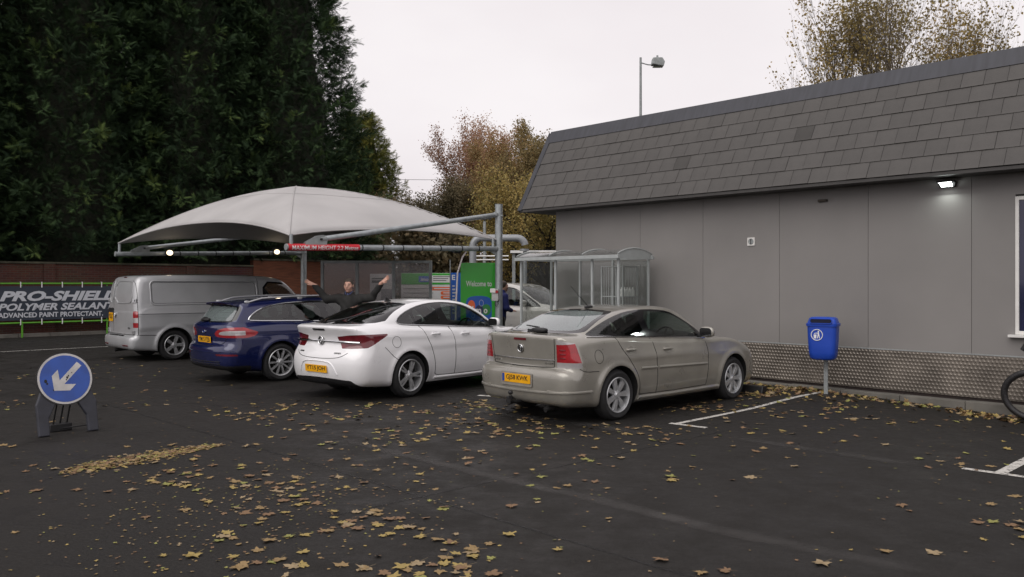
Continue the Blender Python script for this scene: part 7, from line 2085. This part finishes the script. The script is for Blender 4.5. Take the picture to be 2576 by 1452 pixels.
def branch_tree(name, label, pos, height, spread, leafmat, nleaf, seed, leaf=0.16, first=0.22, levels=4, upright=0.55, split=(3, 4), group=None, leaf_low=0.25, bark='bark', trunk_r=0.2, multi=1, patch=0.35, droop=0.0, squash=1.0, fluff=0.10):
    rn = random.Random(seed); r = np.random.default_rng(seed)
    root = empty(name, pos); tag(root, label, 'tree', group)
    wood = MB(); tips = []
    def grow(p, d, L_, rad, lev):
        n = 4 if lev < 2 else 3
        pts = [p]; rr = [rad]
        q = p.copy(); dd = d.copy()
        for i in range(n):
            dd = (dd + Vector((rn.gauss(0, 0.13), rn.gauss(0, 0.13), rn.gauss(0.05 - droop*lev*0.06, 0.09)))).normalized()
            q = q + dd * (L_ / n); pts.append(q.copy()); rr.append(rad * (1 - 0.55*(i+1)/n))
        wood.tube(pts, rr, 6 if lev < 2 else (4 if lev < 3 else 3), cap=False)
        if lev >= levels:
            tips.append((pts[1], pts[-1])); return
        if lev >= 2: tips.append((pts[1], pts[-1]))
        k = rn.randint(*split) + (1 if lev == 0 else 0)
        for i in range(k):
            f = 0.35 + 0.65 * (i + rn.random()*0.6) / k if lev > 0 else 0.25 + 0.75*(i + rn.random())/k
            f = min(f, 1.0); idx = f * n; a = int(min(idx, n-1)); b = pts[a].lerp(pts[a+1], idx - a)
            ang = rn.random() * 2*math.pi
            side = dd.orthogonal().normalized(); side = Matrix.Rotation(ang, 3, dd) @ side
            nd = (dd * (0.55 + 0.2*rn.random()) + side * (0.62 + 0.3*rn.random()) * spread + Vector((0, 0, upright * (0.6 if lev else 0.4)))).normalized()
            grow(b, nd, L_ * (0.62 + 0.16*rn.random()), rad * 0.52 * (1.1 - 0.3*f), lev + 1)
        # leader goes on
        grow(pts[-1], (dd + Vector((rn.gauss(0, .12), rn.gauss(0, .12), 0.15))).normalized(), L_ * 0.66, rr[-1]*0.95, lev + 1)
    for q in range(multi):
        d0 = Vector((rn.gauss(0, 0.10) + (0.35*(q-(multi-1)/2) if multi > 1 else 0), rn.gauss(0, 0.08), 1)).normalized()
        grow(Vector((0, 0, -0.2)), d0, height * 0.36, trunk_r / math.sqrt(multi), 0)
    o = wood.build('trunk', M[bark], root, smooth=True)
    # scale so that the crown has the wanted height
    zmax = max(v[2] for v in wood.v); sc = height / zmax
    o.scale = (sc*squash, sc*squash, sc)
    q_ = np.array([sc*squash, sc*squash, sc])
    A = np.array([t[0][:] for t in tips]) * q_; B = np.array([t[1][:] for t in tips]) * q_
    keepw = np.clip((A[:, 2] / height - leaf_low) * 4 + 0.3, 0.05, 1)
    ph = r.random(3)*6
    pt = 0.5 + 0.5*np.sin(A[:, 0]*1.1 + ph[0])*np.sin(A[:, 1]*1.3 + ph[1])*np.sin(A[:, 2]*0.9 + ph[2])
    keepw = keepw * (1 - patch + patch*2*pt)
    keepw /= keepw.sum()
    ix = r.choice(len(A), nleaf, p=keepw)
    f = r.random(nleaf)[:, None] * 1.02
    O = A[ix] + (B[ix] - A[ix]) * f + r.normal(0, fluff, (nleaf, 3))
    lt_ = np.array([(0, 0, 0), (-0.36, 0.45, 0.05), (0, 1.0, -0.08), (0.36, 0.45, 0.05)]); lf = np.array([(0, 3, 2, 1)])
    Dn = norm(r.normal(0, 1, (nleaf, 3)) + np.array([0, 0, -0.35])); Up = norm(r.normal(0, 1, (nleaf, 3)) + np.array([0, 0, 0.6]))
    V, F = stamp(lt_, lf, O, Dn, Up, leaf * (0.6 + 0.7*r.random(nleaf)))
    tt = np.clip(0.5 + 0.30*np.sin(O[:, 0]*0.9 + ph[1]) + r.normal(0, 0.2, nleaf), 0, 1)
    link('crown', mesh_np('crown', V, F, tint=np.repeat(tt, 4)), leafmat, root)
    return root

# behind the building
branch_tree('broadleaf_tree', 'half-bare broadleaf tree above the grey roof, standing nearer the lamp column', (12.5, 30.0, 0), 14.6, 0.56, M['gold'], 13000, 21, squash=0.78, leaf=0.105, levels=5, upright=0.62, split=(3, 3), patch=0.6, trunk_r=0.3, multi=2)
branch_tree('broadleaf_tree', 'half-bare broadleaf tree above the grey roof, further along from the lamp column', (14.6, 31.0, 0), 13.2, 0.50, M['gold'], 9000, 22, squash=0.70, leaf=0.105, levels=5, upright=0.62, split=(3, 3), patch=0.6, trunk_r=0.3, multi=2)
# between the canopy and the building
branch_tree('broadleaf_tree', 'slender rust-tinted birch-like tree behind the canopy, tallest of the middle trees', (-2.2, 48.0, 0), 11.6, 0.55, M['rusty'], 45000, 31, fluff=0.16, leaf=0.095, levels=4, upright=0.6, split=(3, 4), trunk_r=0.16, leaf_low=0.1)
branch_tree('broadleaf_tree', 'rounded olive and brown autumn tree beside the end of the grey roof', (0.9, 40.0, 0), 9.9, 0.78, M['olive'], 64000, 32, fluff=0.17, leaf=0.10, levels=5, upright=0.45, split=(2, 3), trunk_r=0.22, leaf_low=0.12)
branch_tree('broadleaf_tree', 'low spreading yellow-green tree behind the grey duct', (1.9, 33.5, 0), 6.4, 0.95, M['yellow'], 22000, 33, fluff=0.16, leaf=0.10, levels=4, upright=0.35, split=(3, 4), trunk_r=0.22, leaf_low=0.1, bark='bark_dark')
branch_tree('broadleaf_tree', 'dull brown tree with dense foliage left of the rust-tinted tree', (-3.6, 45.0, 0), 7.4, 0.85, M['drab'], 46000, 34, fluff=0.17, leaf=0.10, levels=4, upright=0.45, split=(3, 4), trunk_r=0.18, leaf_low=0.05)
branch_tree('broadleaf_tree', 'orange-brown bushy tree in the gap between canopy and post', (-1.2, 42.0, 0), 7.8, 0.85, M['olive'], 48000, 35, fluff=0.17, leaf=0.10, levels=4, upright=0.45, split=(3, 4), trunk_r=0.18, leaf_low=0.05)

# thicket that closes the view under the canopy
r = np.random.default_rng(77)
nT = 52000
X = r.uniform(-13, 12, nT); ht = 4.4 + 0.9*np.sin(X*0.8) + 0.6*np.sin(X*2.1+1)
Zt = r.random(nT) ** 0.8 * ht; Yt = 44 + 2.2*r.normal(0, 0.5, nT) - (X > 4)*6 - (X < -6)*4
O = np.stack([X, Yt, Zt], 1)
lt_ = np.array([(0, 0, 0), (-0.36, 0.45, 0.05), (0, 1.0, -0.08), (0.36, 0.45, 0.05)]); lf = np.array([(0, 3, 2, 1)])
V, F = stamp(lt_, lf, O, norm(r.normal(0, 1, (nT, 3))), norm(r.normal(0, 1, (nT, 3)) + np.array([0, 0, 0.6])), 0.26*(0.6+0.8*r.random(nT)))
tag(link('thicket', mesh_np('thicket', V, F, tint=np.repeat(np.clip(r.normal(0.45, 0.25, nT), 0, 1), 4)), M['drab']), 'brown autumn undergrowth closing the view behind the wash lane', kind='stuff')
# pale industrial block glimpsed through the branches by the wall corner
ib = empty('far_building', (6.5, 52.0, 0), math.radians(-8)); tag(ib, 'pale far building with strips of windows seen through branches', 'building')
MB().box(-4.5, 6.0, 0.0, 6, -0.4, 5.6).build('wall', pm('far_render', (0.34, 0.35, 0.36), 0.8, var=0.1), ib)
for z in (1.6, 3.9):
    for k in range(6):
        MB().box(-4.1 + k*1.65, -4.1 + k*1.65 + 1.35, -0.03, -0.002, z, z+1.0).build('window', M['trim'], ib)
MB().box(-4.7, 6.2, -0.25, 6.2, 5.602, 5.85).build('fascia', M['white'], ib)
MB().box(-4.55, 6.05, -0.06, -0.035, 3.0, 3.35).build('band', M['white'], ib)

# ================================================================ fallen leaves
def maple_mesh(k):
    rn = random.Random(400 + k)
    lob = [(-90, 0.10), (-122, 0.46), (-142, 0.50), (-164, 0.66), (-176, 0.58), (168, 0.52), (156, 0.72), (146, 0.86), (134, 0.66), (118, 0.52), (107, 0.66), (98, 0.78), (90, 1.0), (82, 0.78), (73, 0.66), (62, 0.52), (46, 0.66), (34, 0.86), (24, 0.72), (12, 0.52), (-4, 0.58), (-16, 0.66), (-38, 0.50), (-58, 0.46)]
    V = [(0, 0.0, 0.0)]
    for a, q in lob:
        q *= rn.uniform(0.72, 1.12); a += rn.uniform(-7, 7)
        x, y = q*math.cos(math.radians(a)), q*math.sin(math.radians(a))
        V.append((x, y, rn.uniform(0.0, 0.10)*q + 0.09*q*q*math.sin(a*0.05 + k)))
    n = len(lob)
    F = [[0, 1+i, 1+(i+1) % n] for i in range(n)]
    b = len(V)                                     # stalk
    sx = rn.uniform(-0.3, 0.3)
    V += [(-0.018, -0.08, 0.01), (0.018, -0.08, 0.01), (sx+0.012, -0.95, 0.10), (sx-0.012, -0.95, 0.10)]
    F.append([b, b+1, b+2, b+3])
    V = [(x, y, z - min(v[2] for v in V)) for x, y, z in V]
    return V, F
LEAFC = {'yellow': ((0.315, 0.235, 0.080), 'yellow'), 'ochre': ((0.255, 0.175, 0.080), 'ochre'), 'brown': ((0.19, 0.115, 0.062), 'brown'), 'green': ((0.24, 0.235, 0.07), 'yellow-green'), 'tan': ((0.285, 0.215, 0.125), 'pale tan')}
leafm = {k: pm('fallen_leaf_' + k, v[0], 0.62, var=0.30, vscale=22, spec=0.3) for k, v in LEAFC.items()}
maples = [maple_mesh(k) for k in range(8)]
lmesh = {}
for k in range(8):
    for cname in LEAFC:
        me = bpy.data.meshes.new('leaf'); me.from_pydata(maples[k][0], [], maples[k][1]); me.materials.append(leafm[cname]); lmesh[(k, cname)] = me

rl = random.Random(2024)
cars_xy = [((0.761, 11.23), 46.8, 3.66, -0.96, 0.9), ((-2.254, 13.31), 40.0, 3.77, -1.08, 0.92), ((-4.77, 15.513), 46.3, 3.8, -1.08, 0.92), ((-8.345, 19.561), 46.3, 4.3, -1.0, 0.95)]
pts = []
def scatter(poly, n, smin_, smax_, clump=0.0, fn=None):
    """leaves strewn over a ground polygon (metres)"""
    P = np.array(poly); lo, hi = P.min(0), P.max(0); got = 0; tries = 0
    cents = [(rl.uniform(lo[0], hi[0]), rl.uniform(lo[1], hi[1])) for _ in range(max(3, n//9))]
    while got < n and tries < n*60:
        tries += 1
        if clump and rl.random() < clump:
            c = rl.choice(cents); x, y = rl.gauss(c[0], 0.22), rl.gauss(c[1], 0.22)
        else:
            x, y = rl.uniform(lo[0], hi[0]), rl.uniform(lo[1], hi[1])
        if poly_sdf(np.array([x]), np.array([y]), P)[0] > 0: continue
        if fn and not fn(x, y): continue
        pts.append((x, y, 0.98*rl.uniform(smin_*0.8, smax_))); got += 1
def bl(x, y): q = bw(x, y, 0); return (q.x, q.y)
# along the foot of the building, thickest by the ledge
scatter([bl(-0.6, -0.22), bl(5.6, -0.22), bl(5.6, -0.95), bl(2.2, -0.60), bl(1.4, -0.5), bl(-0.6, -1.5)], 620, 0.045, 0.085, 0.5)
scatter([bl(-0.9, -0.25), bl(1.45, -0.25), bl(1.45, -1.2), bl(0.4, -2.2), bl(-0.7, -2.4)], 330, 0.045, 0.08, 0.45)
scatter([bl(0.6, -0.7), bl(5.6, -0.7), bl(5.6, -1.6), bl(0.6, -3.6)], 190, 0.045, 0.08, 0.45)
# round the beige car's tail and across the middle
scatter([(-0.6, 12.6), (0.2, 11.8), (1.2, 10.2), (2.2, 9.9), (1.3, 8.9), (-0.2, 9.5), (-1.3, 11.4)], 190, 0.045, 0.08, 0.5)
scatter([(-3.9, 12.8), (-1.6, 12.0), (0.4, 9.8), (-1.2, 8.6), (-4.4, 11.3)], 190, 0.045, 0.08, 0.5)
scatter([(-0.6, 9.6), (4.0, 11.4), (4.2, 9.0), (2.0, 7.2), (-0.6, 7.4)], 90, 0.045, 0.085, 0.35)
# cluster in the left foreground
scatter([(-3.4, 8.2), (-2.2, 7.7), (-0.3, 5.6), (0.2, 4.3), (-1.3, 4.6), (-2.0, 5.6), (-3.2, 7.2)], 150, 0.05, 0.085, 0.55)
scatter([(-1.9, 5.2), (0.1, 5.2), (0.2, 4.3), (-1.6, 4.3)], 26, 0.06, 0.09, 0.4)
# thin over the rest
scatter([(-9, 20), (-5, 15), (-4, 12), (-7, 9.0), (-12, 15)], 130, 0.04, 0.07, 0.4)
scatter([(-6, 9), (-3, 9), (2.4, 5.5), (4.4, 9), (6.5, 9.5), (4.0, 4.5), (-3, 4.3), (-4.5, 7.0)], 110, 0.05, 0.085, 0.3)
scatter([(-3, 9.5), (0, 8.6), (1.0, 7.0), (-0.6, 6.2), (-3.4, 8.0)], 60, 0.04, 0.08, 0.3)
def under_body(x, y):
    for (c0, th, xf, xr, hw) in cars_xy:
        t = math.radians(th); dx, dy = x - c0[0], y - c0[1]
        fx = dx*math.sin(t) + dy*math.cos(t); fy = -dx*math.cos(t) + dy*math.sin(t)
        if xr + 0.45 < fx < xf and abs(fy) < hw - 0.25: return True
    return False
pts = [p for p in pts if not under_body(p[0], p[1]) and p[1] > 4.0]
pts.sort(key=lambda p: math.hypot(p[0], p[1]) / p[2])
cw_ = ['yellow']*4 + ['ochre']*5 + ['brown']*5 + ['green']*2 + ['tan']*3
stack = {}
def leaf_pose(x, y, s, extra=0.0):
    q = 0.7/max(s, 0.02); key = (round(x*q), round(y*q)); lev = stack.get(key, 0); stack[key] = lev + 1
    z = gz(x, y) + 0.005 + 0.16*s*min(lev, 8) * rl.random()
    tl = 0.05 + 0.09*min(lev, 4) + extra
    return (x, y, z), (rl.gauss(0, tl), rl.gauss(0, tl), rl.uniform(0, 6.28))
for (x, y, s) in pts[:300]:
    cn = rl.choice(cw_); k = rl.randrange(8)
    o = bpy.data.objects.new('fallen_leaf', lmesh[(k, cn)]); COL.objects.link(o)
    o.location, o.rotation_euler = leaf_pose(x, y, s); o.scale = (s, s, s*rl.uniform(0.7, 1.3))
    tag(o, '%s fallen maple leaf lying singly on the open tarmac' % LEAFC[cn][1], 'leaf', 'fallen maple leaves on the tarmac')
def leaf_mass(name, items, label):
    V = []; F = []; mats = list(LEAFC); mi = []
    for (x, y, s) in items:
        cn = rl.choice(cw_); k = rl.randrange(8)
        n_ = DV.x*x + DV.y*y
        loc, rot = leaf_pose(x, y, s, 0.35 if n_ > 11.6 and x > 2.5 else 0.04)
        Mx = Matrix.Translation(loc) @ __import__('mathutils').Euler(rot).to_matrix().to_4x4() @ Matrix.Scale(s, 4)
        n0 = len(V); vv, ff = maples[k]
        V += [tuple(Mx @ Vector(v)) for v in vv]; F += [[i+n0 for i in f] for f in ff]; mi += [mats.index(cn)] * len(ff)
    me = bpy.data.meshes.new(name); me.from_pydata(V, [], F)
    for cn in mats: me.materials.append(leafm[cn])
    me.polygons.foreach_set('material_index', np.array(mi, dtype=np.int32))
    o = bpy.data.objects.new(name, me); COL.objects.link(o)
    return tag(o, label, kind='stuff')
leaf_mass('leaf_litter', pts[300:], 'fallen maple leaves strewn thickly along the wall and between the cars')
# swept drift of small leaves beside the road sign
drift = []
for _ in range(1000):
    t = rl.random(); w_ = 0.40 * (0.35 + math.sin(math.pi*min(1, t*0.9 + 0.08))) * (1 - 0.55*t)
    x = -4.15 + 0.98*t + rl.gauss(0, w_*0.22); y = 7.75 + 1.2*t + rl.gauss(0, w_*0.42)
    drift.append((x, y, rl.uniform(0.016, 0.042)))
leaf_mass('leaf_drift', drift, 'swept drift of small orange leaves beside the road sign')
# specks: leaf fragments and keys
bits = []
for _ in range(1500):
    x, y = (rl.uniform(-6, 6), 4.2 + 9*rl.random()**1.3) if rl.random() < 0.6 else (rl.gauss(-1.9, 0.8), rl.gauss(6.4, 1.0))
    if abs(x) < y*0.62 and not under_body(x, y): bits.append((x, y, rl.uniform(0.010, 0.022)))
stack.clear()
leaf_mass('leaf_fragments', bits, 'small leaf fragments scattered over the tarmac')
